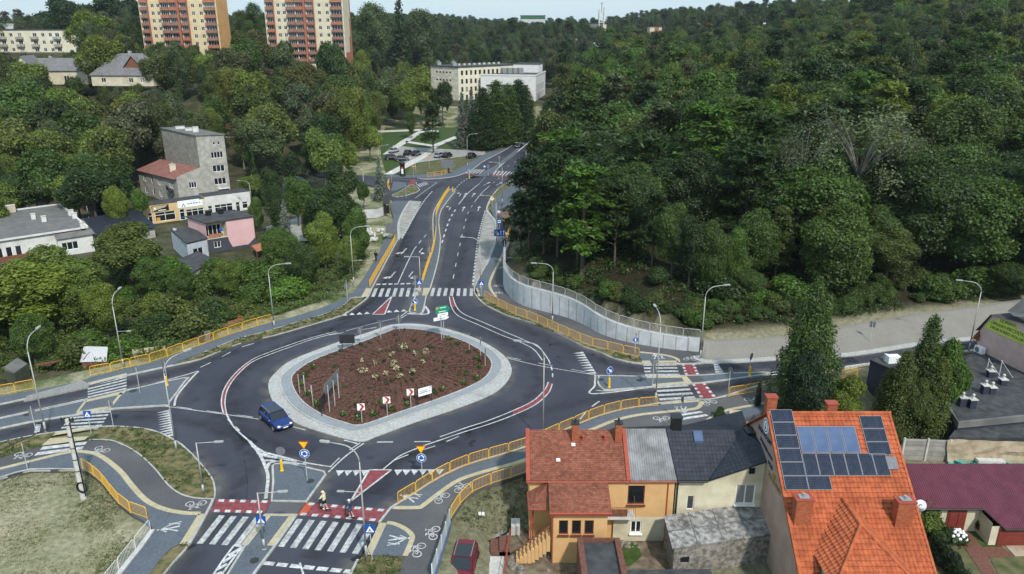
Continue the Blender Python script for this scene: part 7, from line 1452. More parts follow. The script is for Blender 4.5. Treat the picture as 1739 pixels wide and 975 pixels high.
t=thing("red_fence","low red-brown railing along the driveway in the yard","fence",tuple(at(858,975,GZ0)));b=MB();P_=[at(x,y,GZ0) for x,y in((866,918),(862,945),(857,975),(852,1010))]
for h_ in(.5,1.0):b.tube([p+Z*h_ for p in P_],.03,5)
b.build("rails","red_trim",t);[MB().tube([p,p+Z*1.1],.045,5).build("post","red_trim",t) for p in resample(P_,1.2)]
t=thing("drain_pipe","black drain pipe snaking from the fence over the yard paving","pipe",tuple(at(880,820,GZ0)));t['_org']=(0,0,0);t.location=(0,0,0);b=MB();b.tube([at(x,y,GZ0+z_) for x,y,z_ in((893,806,1.6),(882,840,.5),(874,870,.15),(862,904,.15),(848,912,.15),(828,920,.15),(797,937,.15))],.07,6);b.build("pipe_run","black",t)
RS=random.Random(3)
for k in range(26):
 px,py=RS.choice([(RS.uniform(868,985),RS.uniform(930,975)),(RS.uniform(1052,1090),RS.uniform(922,932)),(RS.uniform(866,905),RS.uniform(945,975))])
 p=at(px,py,GZ0);b=MB();r_=RS.uniform(.12,.32);b.sphere((0,0,r_*.3),r_,7,5,(1,.8,.6));
 for i_,q in enumerate(b.v):b.v[i_]=tuple(c*(1+RS.uniform(-.15,.15)) for c in q)
 o=b.build("rock","stone_wall");o.location=p;o['label']="pale grey loose rock in the yard at the foot of the yellow house";o['category']="rock";o['group']="loose rocks in the yard of the yellow house"
p=[at(x,y,z_) for x,y,z_ in((136,615,-.6),(181,614,-.6),(183,589,.9),(142,588,.9))];t=thing("sheet_metal_shed","low shed roofed with pale metal sheets and black hoops on the overgrown slope","shed",tuple(p[0]));b=MB();b.puv(p,p[1]-p[0]);ro=b.build("roof","galv_steel",t);b=MB();[b.tube([p[0].lerp(p[1],.12+.4*k)+(p[3]-p[0])*(.08+.5*sin(pi*j/10))+(p[1]-p[0])*(.42*j/10)+Z*.08 for j in range(11)],.05,4) for k in range(2)];b.build("black_hoop","black",ro);b=MB();b.slab([p[0]+Vector((.1,.1,0)),p[1]+Vector((-.1,.1,0)),p[2],p[3]],-.65,-2.4);b.build("walls","rust",t)
A,B_,C_=at(8,630,-.2),at(24,634,-.2),at(47,618,-.2);D_=A+C_-B_;t=thing("green_shed","small dark green shed at the left edge above the short yellow rail","shed",(B_.x,B_.y,-1.8));b=MB();c_=(A+C_)/2;b.slab([A,B_,C_,D_],-.2,-2.6);b.build("walls","green_shed",t);b=MB();b.puv([B_+Z*.02,C_+Z*.02,D_+Z*.5,A+Z*.5],C_-B_);b.face([B_,A+Z*.0,A+Z*.5]);b.build("roof","felt_roof_grey",t)
p=at(75,623,-1);b=MB();[b.box((p.x+k*.5,p.y+.2*k,-.7+.08*k),(1.8,.5,.06),.3*k) for k in range(4)];o=b.build("scrap_sheets","rust");o['label']="rusty scrap sheets lying between the green shed and the metal-sheet shed";o['category']="scrap";
for k,(px,py,m_,lab) in enumerate(((388,551,"bark","first log"),(402,545,"bark","second log"),(416,541,"bark","third log"))):
 p=at(px,py,.1);b=MB();b.tube([(p.x-1.0,p.y-.5,-.1),(p.x+1.0,p.y+.5,.1)],.3,8);o=b.build("log","brown_wood");o['label']=("leftmost","middle","rightmost")[k]+" brown log lying behind the yellow rail on the weedy slope";o['category']="log";o['group']="logs behind the yellow rail"
p=at(341,576,.2);b=MB();b.box((p.x,p.y,.1),(.8,.6,1.1),.3);o=b.build("bin","dark_blue_wall");o['label']="dark blue bin behind the yellow rail by the orange flowers";o['category']="bin"
p=at(353,570,.2);b=MB();b.box((p.x,p.y,.1),(.6,.6,1.1),.2);b.box((p.x,p.y,.7),(.7,.7,.1),.2);o=b.build("utility_box","sign_back");o['label']="grey utility box behind the yellow rail right of the blue bin";o['category']="utility box"
t=thing("pallet_stack","pale wooden pallets and boards leaning behind the yellow rail near the tall lamp","pallets",tuple(at(235,606,-.5)));b=MB();p=at(235,606,-.5);[b.box((p.x+k*1.2,p.y+.4*k,-.1),(1.1,.15,1.2),.3) for k in range(3)];b.build("boards","tactile_cream",t)
P_=[at(x,y,.1) for x,y in((603,372),(640,370),(652,366))];t=thing("sheet_fence","pale sheet-metal fence left of the timber bus shelter","fence",tuple(P_[0]));b=MB();
for a,c in zip(P_,P_[1:]):wall(b,a,c-a,(c-a).length,1.8)
b.build("sheets","concrete_wall",t)
slab_px("yard_ground",[(450,372),(520,352),(600,368),(600,385),(520,395),(460,400)],"concrete_bay",-1.6,None)
p=at(490,344,-1);t=thing("dark_hall","dark windowless hall half hidden by trees right of the shops","hall",(p.x,p.y,-2));b=MB();b.box((p.x,p.y+3,.8),(6,6,5.6),.6);b.build("walls","dark_blue_wall",t)
for px,py,lab in((630,402,"left"),(650,395,"right")):
 for k in range(5):
  p=at(px-25+k*7,py+(k%3)*7-4,.4);b=MB();RR=random.Random(k+px);[b.box((RR.uniform(-.6,.6),RR.uniform(-.5,.5),RR.uniform(.1,.6)),(RR.uniform(.3,.8),RR.uniform(.3,.6),RR.uniform(.2,.5)),RR.uniform(0,3)) for _ in range(4)];o=b.build("rubble_block","shop_white");o.location=(p.x,p.y,0);o['label']="white rubble sack or block on the slope above the straight yellow rail";o['category']="rubble";o['group']="white rubble beside the road"

# ------------------------------------------------------------------ vegetation
NR_=np.random.default_rng(11)
def leaf_mesh(name,P,Nn,size,var,aspect=1.5):
 n=len(P);Nn=Nn/np.maximum(1e-6,np.linalg.norm(Nn,axis=1,keepdims=True));R=NR_.normal(size=(n,3));T=np.cross(Nn,R);T/=np.maximum(1e-6,np.linalg.norm(T,axis=1,keepdims=True));B=np.cross(Nn,T)
 s=size*NR_.uniform(.6,1.35,(n,1)) if np.isscalar(size) else size[:,None]*NR_.uniform(.6,1.35,(n,1));a,b=T*s*aspect/2,B*s/2
 V=np.stack([P-a*.9,P-b*.8+a*.1,P+a,P+b*.8+a*.1],1).reshape(-1,3)
 me=bpy.data.meshes.new(name);me.vertices.add(4*n);me.vertices.foreach_set("co",V.astype(np.float32).ravel());me.loops.add(4*n);me.loops.foreach_set("vertex_index",np.arange(4*n,dtype=np.int32))
 me.polygons.add(n);me.polygons.foreach_set("loop_start",np.arange(n,dtype=np.int32)*4);me.polygons.foreach_set("loop_total",np.full(n,4,np.int32));me.update()
 at_=me.attributes.new("leafvar",'FLOAT','POINT');at_.data.foreach_set("value",np.repeat(np.clip(var,0,1),4).astype(np.float32));me.materials.append(LEAF);return me
def cloud(C,D,per,spread,size,flat=.5,bias=.9,up=.35):
 n=len(C);P=np.repeat(C,per,0);Dd=np.repeat(D,per,0);off=NR_.normal(size=P.shape)*spread;al=(off*Dd).sum(1,keepdims=True);off-=Dd*al*(1-flat);P=P+off
 N=Dd*bias+NR_.normal(size=P.shape)*.55+np.array([0,0,up]);v=np.repeat(NR_.uniform(.15,.85,n),per)+NR_.normal(size=len(P))*.14;return P,N,v
def sph(n):
 x=NR_.normal(size=(n,3));return x/np.linalg.norm(x,axis=1,keepdims=True)
def lobes(c,R,Hh,k,lr,ncl):
 """clusters on the outside of k overlapping lobes that fill an ellipsoid"""
 Cs,Ds=[],[];d=sph(k);d[:,2]=d[:,2]*.9+.1;Lc=np.array(c)+d*np.array([R,R,Hh])*NR_.uniform(.35,.72,(k,1));Lr=lr*NR_.uniform(.7,1.25,k);Lc=np.vstack([Lc,np.array(c)[None]]);Lr=np.append(Lr,lr*1.35)
 for q,r in zip(Lc,Lr):
  m=int(ncl*r*r/(lr*lr));s=sph(m);s[:,2]+=.25;s/=np.linalg.norm(s,axis=1,keepdims=True);p=q+s*r*NR_.uniform(.75,1.08,(m,1))*np.array([1,1,.82]);keep=np.ones(m,bool)
  for q2,r2 in zip(Lc,Lr):
   if q2 is not q:keep&=np.linalg.norm((p-q2)/np.array([1,1,.82]),axis=1)>r2*.72
  Cs.append(p[keep]);Ds.append(s[keep])
 return np.vstack(Cs),np.vstack(Ds),Lc
TREES={}
def limb_mesh(Hh,r0,tips,start=.25,lean=0.0):
 b=MB();top=(lean,lean*.5,Hh);b.tube([(0,0,-.4),(.05*lean,0,Hh*.3),(.4*lean,0.1,Hh*.65),top],r0,7,True,r0*.22)
 for tx,ty,tz in tips:
  z0=max(Hh*start,tz-hypot(tx,ty)*1.0-1);z0=min(z0,Hh*.85);b.tube([(lean*z0/Hh*.6,0,z0),(tx*.45,ty*.45,z0+(tz-z0)*.55),(tx,ty,tz)],r0*.36,5,False,r0*.08)
 return b
def species(key,crown_mesh,limb,bark="bark"):
 o=limb.build("trunk",bark);TREES[key]=(crown_mesh,o.data);bpy.data.objects.remove(o)
for i_ in range(5):
 R=[4.6,4.0,5.2,4.4,3.7][i_];Hc=[5.2,5.6,4.8,5.4,5.8][i_];c=(0,0,14-Hc);C,D,L=lobes(c,R,Hc,[12,15,11,17,12][i_],R*.43,78);P,N,v=cloud(C,D,20,.46,.4);species("broad%d"%i_,leaf_mesh("crown",P,N,.35,v),limb_mesh(10,.3,[tuple(q) for q in L[:9]]))
for i_ in range(3):
 C,D,L=lobes((0,0,8.4),4.2,5.4,[18,13,22][i_],1.75,150);P,N,v=cloud(C,D,16,.34,.26);species("fine%d"%i_,leaf_mesh("crown",P,N,.27,v),limb_mesh(10,.3,[tuple(q) for q in L[:10]]))
for i_ in range(3):
 C,D,L=lobes((0,0,7.0),4.0,6.9,[26,20,32][i_],1.75,120);m_=C[:,2]>.5;P,N,v=cloud(C[m_],D[m_],23,.38,.3);species("full%d"%i_,leaf_mesh("crown",P,N,.225,v),limb_mesh(10,.3,[tuple(q) for q in L[:9]]))
for i_ in range(3):
 n=900;t_=NR_.uniform(.12,1,n);rr=(2.9*np.sin(np.pi*np.clip(1.06-t_,0,1)**.75)+.25)*np.sqrt(NR_.uniform(.25,1,n));a=NR_.uniform(0,2*pi,n);ph=NR_.uniform(0,6,4);rr=rr*(.82+.3*np.sin(3*a+9*t_+ph[0])+.22*np.sin(2*a-17*t_+ph[1]));C=np.stack([rr*np.cos(a),rr*np.sin(a),3+13*t_],1);D=np.stack([np.cos(a)*.8,np.sin(a)*.8,np.full(n,.3)],1)
 P,N,v=cloud(C,D,17,.3,.2);P[:,2]-=np.abs(NR_.normal(size=len(P)))*.75;species("birch%d"%i_,leaf_mesh("crown",P,N,.22,v),limb_mesh(15.3,.2,[(2.0*cos(k*2.4),2.0*sin(k*2.4),6+k*.8) for k in range(10)],.3,.3),"birch_bark")
n=1500;t_=NR_.uniform(.08,1,n);rr=(4.4*(1.03-t_)**.62*np.minimum(1,t_*6))*np.sqrt(NR_.uniform(.3,1,n))*(1+.22*np.sin(t_*29+1));a=NR_.uniform(0,2*pi,n);C=np.stack([rr*np.cos(a),rr*np.sin(a),.8+15*t_],1);D=np.stack([np.cos(a)*.8,np.sin(a)*.8,np.full(n,.4)],1);P,N,v=cloud(C,D,18,.3,.2);P[:,2]-=np.abs(NR_.normal(size=len(P)))*.5;species("weep0",leaf_mesh("crown",P,N,.19,v,2.0),limb_mesh(15,.2,[]),"birch_bark")
def conifer(Hh,R,levels,z0,per,size,dens,droop,power=1.0,bottom=1.0):
 Cs,Ds=[],[]
 for k in range(levels):
  t_=k/(levels-1);z=z0+(Hh-z0)*t_**.92;r=R*(1-t_)**power*(1 if t_>.08 else bottom)+.12;nb=max(4,int(dens*(r+.4)))
  for j in range(nb):
   a=2*pi*(j+NR_.uniform(-.35,.35))/nb+k*1.3;L=r*NR_.uniform(.72,1.12);m=max(2,int(L/.38))
   for q in range(m):f=(q+1)/m;Cs.append((cos(a)*L*f,sin(a)*L*f,z-droop*L*f*f+NR_.normal()*.1));Ds.append((cos(a)*.5,sin(a)*.5,.75))
 return cloud(np.array(Cs),np.array(Ds),per,.22,size,.45)
for i_,(Hh,R,lv,dn,dr,pw) in enumerate(((14,3.0,26,4.2,.28,.85),(15,2.5,28,4.6,.2,.9))):P,N,v=conifer(Hh,R,lv,.8,6,.3,dn,dr,pw);species("spruce%d"%i_,leaf_mesh("crown",P,N,.3,v,2.2),limb_mesh(Hh,.22,[]))
for i_ in range(2):P,N,v=conifer(11,1.75,46,.2,15,.3,8,-.35,.55);species("thuja%d"%i_,leaf_mesh("crown",P,N,.15,v,1.6),limb_mesh(10,.2,[]))
for i_ in range(3):
 Cs,Ds=[],[]
 for k in range(46):
  t_=NR_.uniform(.0,1);z=4.2+12.2*t_;r=(3.1-2.2*t_**1.6)*NR_.uniform(.5,1.1);a=NR_.uniform(0,2*pi);q=np.array([r*cos(a),r*sin(a),z])
  for _ in range(13):d=NR_.normal(size=3)*np.array([.75,.75,.28]);Cs.append(q+d);Ds.append((cos(a)*.3,sin(a)*.3,.9))
 P,N,v=cloud(np.array(Cs),np.array(Ds),11,.27,.3,.5);species("pine%d"%i_,leaf_mesh("crown",P,N,.3,v,2.4),limb_mesh(16,.24,[(2.4*cos(k*2.1),2.4*sin(k*2.1),5+k) for k in range(10)]))
for i_ in range(2):
 tips=[(4.6*cos(k*2.4)*NR_.uniform(.5,1),4.6*sin(k*2.4)*NR_.uniform(.5,1),NR_.uniform(8,14.5)) for k in range(30)];sub=[];b=limb_mesh(9,.25,tips,.3)
 for t_ in tips:
  for _ in range(5):m_=Vector(t_)*NR_.uniform(.8,.97);q=np.array(m_)+NR_.normal(size=3)*.55+np.array(t_)*np.array([.14,.14,.06]);sub.append(q);k_=(m_+Vector(q))/2+Vector(NR_.normal(size=3)*.12);b.tube([m_,k_,q],.03,4,False,.012)
 C=np.array(sub);D=C-np.array([0,0,8]);D/=np.linalg.norm(D,axis=1,keepdims=True);P,N,v=cloud(C,D,34,.6,.3,.8);species("sparse%d"%i_,leaf_mesh("crown",P,N,.23,v),b,"pale_bark" if "pale_bark" in MATS else mat("pale_bark",(.13,.125,.105),(.20,.19,.165),6,.9) and "pale_bark")
for i_ in range(3):
 C,D,L=lobes((0,0,1.7),2.5,1.9,9,1.15,85);P,N,v=cloud(C,D,12,.32,.25);P[:,2]=np.maximum(P[:,2],.05);species("bush%d"%i_,leaf_mesh("crown",P,N,.26,v),limb_mesh(2.4,.09,[tuple(q) for q in L[:7]],.1))
SH=dict(weep=15.2,full=14,broad=14,fine=14,birch=16,spruce=14,thuja=11,pine=17,sparse=15,bush=4)
WORD=dict(weep="birch",full="broadleaved tree",broad="broadleaved tree",fine="broadleaved tree",birch="birch",spruce="spruce",thuja="columnar thuja",pine="dark pine",sparse="half-bare pale tree",bush="bush")
NAME=dict(weep="birch_tree",full="broadleaf_tree",broad="broadleaf_tree",fine="broadleaf_tree",birch="birch_tree",spruce="spruce_tree",thuja="thuja_tree",pine="pine_tree",sparse="sparse_tree",bush="bush")
TINT={"dark green":(.024,.048,.011),"mid green":(.042,.076,.015),"yellow-green":(.082,.115,.018),"olive green":(.060,.080,.020),"grey-green":(.055,.078,.036),"blue-grey":(.095,.115,.125),"deep green":(.016,.034,.012),"brownish":(.088,.076,.026),"light green":(.082,.122,.026),"fresh green":(.052,.105,.015),"straw":(.30,.275,.17),"pale green":(.066,.088,.05)}
VAR={}
def place(kind,x,y,h,tint,label,group=None,wide=1.0,z=None,rz=None):
 base=kind.rstrip('0123456789');k=kind
 if k==base:n=sum(1 for q in TREES if q.rstrip("0123456789")==base);k=base+str(RND.randrange(n))
 z=hg(x,y) if z is None else z;s=h/SH[base];r=thing(NAME[base],label,"bush" if base=="bush" else "tree",(x,y,z),group,RND.uniform(0,6.28) if rz is None else rz,True);r.scale=(s*wide,s*wide,s)
 cm,tm=TREES[k];c=obj("crown",cm,r);t_=obj("trunk",tm,r);f=RND.uniform(.85,1.15);col=TINT[tint];f*=1.42 if x<-12 else 1.16;c.color=(col[0]*f*RND.uniform(.98,1.12),col[1]*f*1.04,col[2]*f*.74,1);return r
BLD=[]
def occ(x0,y0,x1,y1,Y):BLD.append((x0,y0,x1,y1,Y))
for q in((235,0,395,78,314),(446,0,600,108,318),(0,50,131,90,329),(732,104,940,166,340),(66,108,150,136,238),(168,108,258,140,234),(232,216,392,345,186),(0,345,150,420,150),(236,330,432,385,170),(290,355,460,432,140),(655,205,905,300,300),(386,246,410,262,235),(140,345,236,372,140),(1003,16,1030,46,690),(885,24,926,40,890),(1104,44,1124,56,690),(980,66,1000,76,520),(1011,73,1023,82,510),(470,372,640,405,125)):occ(*q)
taken=[]
def clear(x,y,h,w):
 Pt=proj((x,y,hg(x,y)+h));Pb=proj((x,y,hg(x,y)+h*.2));hw_=F*w/Pt[2]*.8
 for x0,y0,x1,y1,Y in BLD:
  if y<Y and Pt[0]+hw_>x0 and Pt[0]-hw_<x1 and Pt[1]<y1 and Pb[1]>y0:return False
 return True
 # -- trees placed one by one: (species, pixel x, pixel y of the top, distance, tint, label, width)
def hand(kind,px,pyt,Y,tint,label,wide=1.0,group=None):
 p=aty(px,pyt,Y);g=hg(p.x,Y);g=max(g,-2.2)
 if(kind=='broad' and Y<150) or(kind=='bush' and p.z-g>4.6):kind='full'
 if True:place(kind,p.x,Y,max(1.0,p.z-g),tint,label,group,wide);taken.append((p.x,Y,4.0 if not kind.startswith(("bush","thuja")) else 2.0))
for a in[("weep",1390,492,69,"mid green","tall dense birch between the orange roof and the right-hand road",.9),("fine1",1445,628,66,"yellow-green","light yellow-green shrubby tree right of the tall birch, above the orange roof",.8),("spruce",1308,652,69,"blue-grey","small blue-grey spruce left of the tall birch by the orange roof",.8),("thuja",1291,648,70,"deep green","slim dark green conifer at the ridge of the orange roof",.7),("thuja",1588,542,67,"mid green","tall green conifer with a pointed tip before the right-hand road",.8),("fine0",1620,570,67,"fresh green","bright green broadleaved tree right of the tall pointed conifer",.62),("thuja",1543,600,66,"olive green","middle-height olive thuja in front of the small dark blue building",1.0),("thuja",1516,628,67,"olive green","shortest olive thuja, left in the clump behind the orange roof",1.15),("thuja",1565,588,67.5,"olive green","olive thuja close left of the tall pointed conifer",.85),("thuja",1604,612,65.8,"olive green","olive thuja close right of the tall pointed conifer",1.0),("fine0",1570,640,65.2,"olive green","low olive tree filling the clump behind the orange roof",.6),("fine1",1380,590,66,"deep green","deep green lower tree in front of the tall birch",.75),("sparse0",1372,212,112,"pale green","half-bare pale tree with visible limbs in the wood, left of two",1.0),("sparse1",1476,183,114,"pale green","half-bare pale tree with a thick bare trunk in the wood, right of two",1.15),("spruce",642,268,166,"blue-grey","slender blue-grey spruce beside the left bus bay",.8),("spruce",481,348,133,"blue-grey","blue-grey spruce between the pink house and the dark hall",1.0),("pine",733,172,232,"dark green","lone dark conifer with a bare stem on the park lawn",1.1),("spruce",784,166,240,"blue-grey","left blue-grey spruce of the pair on the park lawn",.95),("spruce",800,160,243,"blue-grey","right blue-grey spruce of the pair on the park lawn",.95),("thuja",820,152,238,"dark green","tall thuja in the row before the sports hall, first from the left",1.5),("thuja",842,140,244,"mid green","tall thuja in the row before the sports hall, second from the left",1.5),("thuja",862,145,250,"mid green","tall thuja in the row before the sports hall, third from the left",1.5),("thuja",880,138,256,"dark green","tall thuja in the row before the sports hall, fourth from the left",1.5),("thuja",893,150,268,"mid green","tall thuja in the row before the sports hall, last on the right",1.5),("broad",750,135,300,"dark green","round dark tree at the left end of the school",.9),("broad",712,112,300,"yellow-green","yellow-green tree left of the school",.95),("birch",697,190,262,"mid green","tree at the edge of the park left of the lone conifer",1.2),("broad",545,215,178,"light green","light green tree right of the kiosk",.85),("broad",560,300,132,"dark green","dark leafy tree left of the left bus bay",1.15),("broad",600,345,120,"mid green","leafy tree on the slope above the straight yellow rail",.8),("broad",525,330,136,"olive green","olive tree right of the blue-grey spruce by the pink house",1.0),("broad",430,330,146,"mid green","rounded tree in front of the white shop",.7),("broad",625,205,215,"light green","light green tree over the car park",.9),("broad",590,240,190,"yellow-green","yellow-green tree by the side street",.8),("birch",425,240,190,"mid green","slim dark tree right of the tenement",.8),("spruce",428,262,176,"dark green","narrow dark conifer right of the tenement",.7),("broad",455,285,168,"dark green","dark tree behind the white shop row",.9),("broad",490,260,182,"deep green","deep green tree behind the dark hall",.9),("broad",530,245,205,"dark green","dark tree above the dark hall",1.0),("fine",203,372,112,"olive green","big olive-green shrubby tree in front of the black tiled roof",1.5),("fine",70,415,98,"light green","large light green tree with pale stems in front of the white bungalow",1.6),("fine",20,440,92,"yellow-green","yellow-green tree at the left edge below the bungalow",2.0),("broad",118,445,96,"light green","dense light green tree left of the weedy slope",1.4),("broad",250,425,108,"mid green","mid green tree under the olive-green shrubby one",1.2),("broad",165,470,92,"yellow-green","yellow-green tree above the metal-sheet shed",1.0),("broad",40,520,84,"mid green","tree overhanging the green shed",1.0),("broad",215,165,195,"dark green","large dark maple below the hipped grey roof",1.15),("broad",95,135,215,"yellow-green","yellow-green tree in front of the grey-roofed house",.9),("broad",35,140,200,"mid green","mid green tree at the left edge below the pale block",1.1),("broad",155,205,180,"yellow-green","yellow-green tree left of the tenement",.9),("broad",150,245,160,"mid green","leafy tree behind the white bungalow",.95),("broad",62,252,158,"mid green","tree with several pale stems behind the white bungalow",1.0),("broad",190,305,146,"yellow-green","yellow-green small tree by the solar panel",.7),("broad",232,310,150,"fresh green","rounded small tree left of the tenement annex",.6),("broad",20,95,290,"dark green","dark tree before the pale block at the left edge",.8),("birch",122,85,290,"mid green","light conifer-shaped tree at the right end of the pale block",.8),("broad",268,72,270,"dark green","dark round tree before the orange-ended tower",.8),("broad",260,95,245,"yellow-green","yellow-green tree below the orange-ended tower",1.2),("broad",345,92,250,"light green","light green tree below the right side of the orange-ended tower",1.2),("broad",480,70,270,"grey-green","grey-green tree below the pale tower",1.0),("broad",560,55,290,"dark green","dark tree covering the middle of the pale tower's base",.7),("broad",100,-5,380,"deep green","tall dark tree on the skyline right of the pale block, left one",1.2),("broad",165,-15,385,"deep green","tall dark tree on the skyline right of the pale block, middle one",1.3),("broad",215,-12,380,"deep green","tall dark tree on the skyline beside the orange-ended tower",1.2),("broad",60,18,395,"deep green","dark tree on the skyline above the pale block",1.2),("birch",428,5,390,"dark green","tall thin tree between the two towers",1.1),("spruce",676,-2,400,"deep green","pointed dark conifer on the skyline right of the pale tower",.8),("birch",630,5,390,"grey-green","tall grey-green tree right of the pale tower",1.4),("birch",712,16,410,"grey-green","tall grey-green tree on the skyline, third right of the pale tower",1.3),("broad",500,300,150,"mid green","green tree between the dark hall and the side street",1.0),("broad",575,270,160,"dark green","dark tree beside the side street, left of the bus shelter",.9),("broad",545,355,122,"light green","light tree on the bank below the dark hall",.9),("broad",615,300,158,"mid green","small tree left of the blue-grey spruce at the bay",.6),("broad",470,375,118,"mid green","low green tree right of the red canopy",.9),("broad",380,430,108,"light green","light green tree on the weedy slope below the pink house",1.0),("broad",300,445,104,"mid green","mid green tree on the slope below the low felt-roofed shed",1.0),("broad",510,400,112,"dark green","dark tree at the right end of the weedy slope",.9),("fine",590,395,112,"light green","light green bushy tree at the white rubble",.7),("birch",405,200,205,"grey-green","grey-green birch above the kiosk",1.3),("broad",360,190,215,"light green","light green tree rising behind the tenement roof",1.1),("broad",300,175,215,"mid green","mid green tree left behind the tenement roof",1.2),("broad",470,190,225,"yellow-green","yellow-green tree on the hillside right above the kiosk",1.1),("broad",640,130,290,"grey-green","grey-green tree below the foot of the pale tower",1.1)]:
 hand(*a)
for px,pyt,Y,kd,tn,wd in((900,262,116,"pine","deep green",1.05),(925,300,112,"pine","deep green",1.0),(950,255,110,"pine","dark green",1.0),(885,330,122,"pine","deep green",.9),(985,290,106,"pine","dark green",1.05),(1015,265,112,"pine","deep green",1.0),(1050,300,104,"pine","dark green",1.05),(1085,280,108,"broad","dark green",.9),(1115,320,101,"pine","dark green",1.0),(1150,330,99,"broad","mid green",.75),(1180,350,97,"broad","dark green",.8),(1215,365,96,"broad","mid green",.8),(1250,380,96,"broad","fresh green",.8),(1295,340,99,"broad","mid green",.9),(1330,350,101,"pine","olive green",.9),(1405,345,103,"broad","yellow-green",.8),(1440,345,104,"broad","olive green",.9),(1500,340,104,"broad","mid green",.9),(1560,330,112,"broad","dark green",1.0),(1640,270,116,"broad","dark green",1.3),(1700,300,118,"broad","mid green",1.1),(1520,375,101,"bush","olive green",1.4),(1680,455,100,"bush","mid green",1.8),(1725,440,98,"bush","dark green",2.0),(1600,470,97,"bush","mid green",1.4),(1275,450,94,"bush","mid green",1.5),(1350,470,95,"bush","fresh green",1.5),(1230,470,94,"bush","dark green",1.5),(1120,455,96,"bush","dark green",1.2)):
 w_=("above the first bend of the retaining wall" if px<960 else "above the middle of the retaining wall" if px<1090 else "above the right end of the retaining wall" if px<1240 else "above the paved slope left" if px<1400 else "above the paved slope centre" if px<1560 else "above the paved slope near the right edge")
 hand(kd,px,pyt,Y,tn,"%s %s at the wood edge %s"%(tn,WORD[kd],w_),wd,"front trees of the right-hand wood "+w_)
EL=resample(WALLB[2:]+SLOPE_T[1:7],2.3)
for k,q in enumerate(EL[1:-1]):
 t_=(EL[k+2]-EL[k]).normalized();N1=Vector((-t_.y,t_.x,0));d_=RND.uniform(3.0,7) if q.x<24 else RND.uniform(3.2,6)
 for _ in range(1 if q.x<24 else 2):
  c_=q+N1*d_;d_+=RND.uniform(2,4)
  tn=RND.choice(["dark green","mid green","fresh green","mid green","olive green"]);lab="%s bush of the undergrowth %s"%(tn,"behind the retaining wall's railing" if q.x<23 else "on the bank above the paved slope");place("bush",c_.x,c_.y,RND.uniform(1.0,2.4),tn,lab,lab,1.2)
  # -- fill: jittered grids in the woods, nearest ones as trees, the far rest as one mass
cand=[]
LP=[(p.x,p.y) for p in HILL_L];VP=[(p.x,p.y) for p in VAL_EDGE]
def grid(x0,x1,y0,y1,st,hlo,hhi,mix,tints,test):
 for yy in np.arange(y0,y1,st):
  for xx in np.arange(x0,x1,st):
   x,y=xx+RND.uniform(-.42,.42)*st,yy+RND.uniform(-.42,.42)*st;q=proj((x,y,hg(x,y)+10))
   if q[2]<20 or q[0]<-60 or q[0]>1800:continue
   if not test(x,y):continue
   if any((x-a)**2+(y-b)**2<r*r for a,b,r in taken):continue
   k=RND.choice(mix);h=RND.uniform(hlo,hhi)*(1.06 if k=="pine" else .92 if k=="broad" else 1)
   if not clear(x,y,h,3.6):
    h*=.55
    if not clear(x,y,h,2.6):continue
   cand.append((x,y,h,k,RND.choice(tints)))
def one(f):return lambda x,y:bool(f(np.array([x]),np.array([y]))[0])
hill=one(lambda X,Y:inside(HILL_POLY,X,Y)&(dist_line(LP,X,Y)>5.0));val=one(lambda X,Y:inside(VAL_POLY,X,Y)&(dist_line(VP,X,Y)>4.5))
road_free=one(lambda X,Y:~np.any([inside(P,X,Y)|(dist_line(list(P)+[P[0]],X,Y)<3.5) for P in paved_polys],axis=0))
WT=["dark green","dark green","dark green","deep green","mid green","mid green","mid green","olive green","fresh green","fresh green","yellow-green","grey-green"]
grid(-5,330,92,135,7.0,14.5,19,["broad","broad","pine"],WT[:6]+["fresh green"],hill)
grid(-5,330,135,235,7.4,14.5,20,["broad","broad","broad","pine","pine","birch"],WT,hill)
grid(-5,420,235,480,8.5,13.5,20,["broad","broad","pine","birch"],WT,hill)
grid(-290,-40,178,330,8.0,12.5,19,["broad","broad","broad","birch","birch","spruce"],["mid green","grey-green","yellow-green","light green","dark green","olive green","grey-green"],lambda x,y:road_free(x,y) and not(-112<x<-62 and 312<y) and not(-150<x<-110 and 308<y))
grid(-150,-40,134,186,7.5,10,14,["broad","broad","birch"],["mid green","yellow-green","dark green","light green"],lambda x,y:road_free(x,y) and x<-20-.3*y+18)
grid(-330,140,352,560,11,11,16,["broad","birch","birch","pine"],["mid green","grey-green","dark green","deep green","grey-green"],lambda x,y:not(-60<x<60 and y<395) and(x>-70 or RND.random()<.6))
grid(-45,20,288,352,9,8,12,["broad","birch"],["mid green","dark green"],lambda x,y:road_free(x,y) and not(-42<x<40 and 330<y))
grid(-420,1000,560,1250,21,15,21,["broad","birch","pine"],["dark green","grey-green","mid green","deep green"],lambda x,y:True)
grid(-68,-16,84,118,5.2,2.2,4.2,["bush"],["mid green","fresh green","yellow-green","olive green","dark green"],lambda x,y:val(x,y) and road_free(x,y))
cand.sort(key=lambda c:hypot(c[0],c[1]))
def spot(x,y,h):
 q=proj((x,y,hg(x,y)+h));px=q[0];right=bool(inside(HILL_POLY,np.array([x]),np.array([y]))[0])
 if right and y<560:
  col="left part" if px<1060 else "middle part" if px<1300 else "right part"
  return "in the right hill wood, %s, %s"%(col,"near the road" if y<135 else "mid-slope" if y<200 else "high up")
 if y<125:return "on the weedy slope behind the long yellow rail"
 if y<186:return "in the trees around the tenement and bungalow"
 if y<350:return("on the hillside below the pale block" if px<230 else "below the orange-ended tower" if px<430 else "on the hillside below the pale tower" if px<620 else "by the park and school")
 return "on the far skyline behind the "+("towers" if px<600 else "school")
NTREE=200
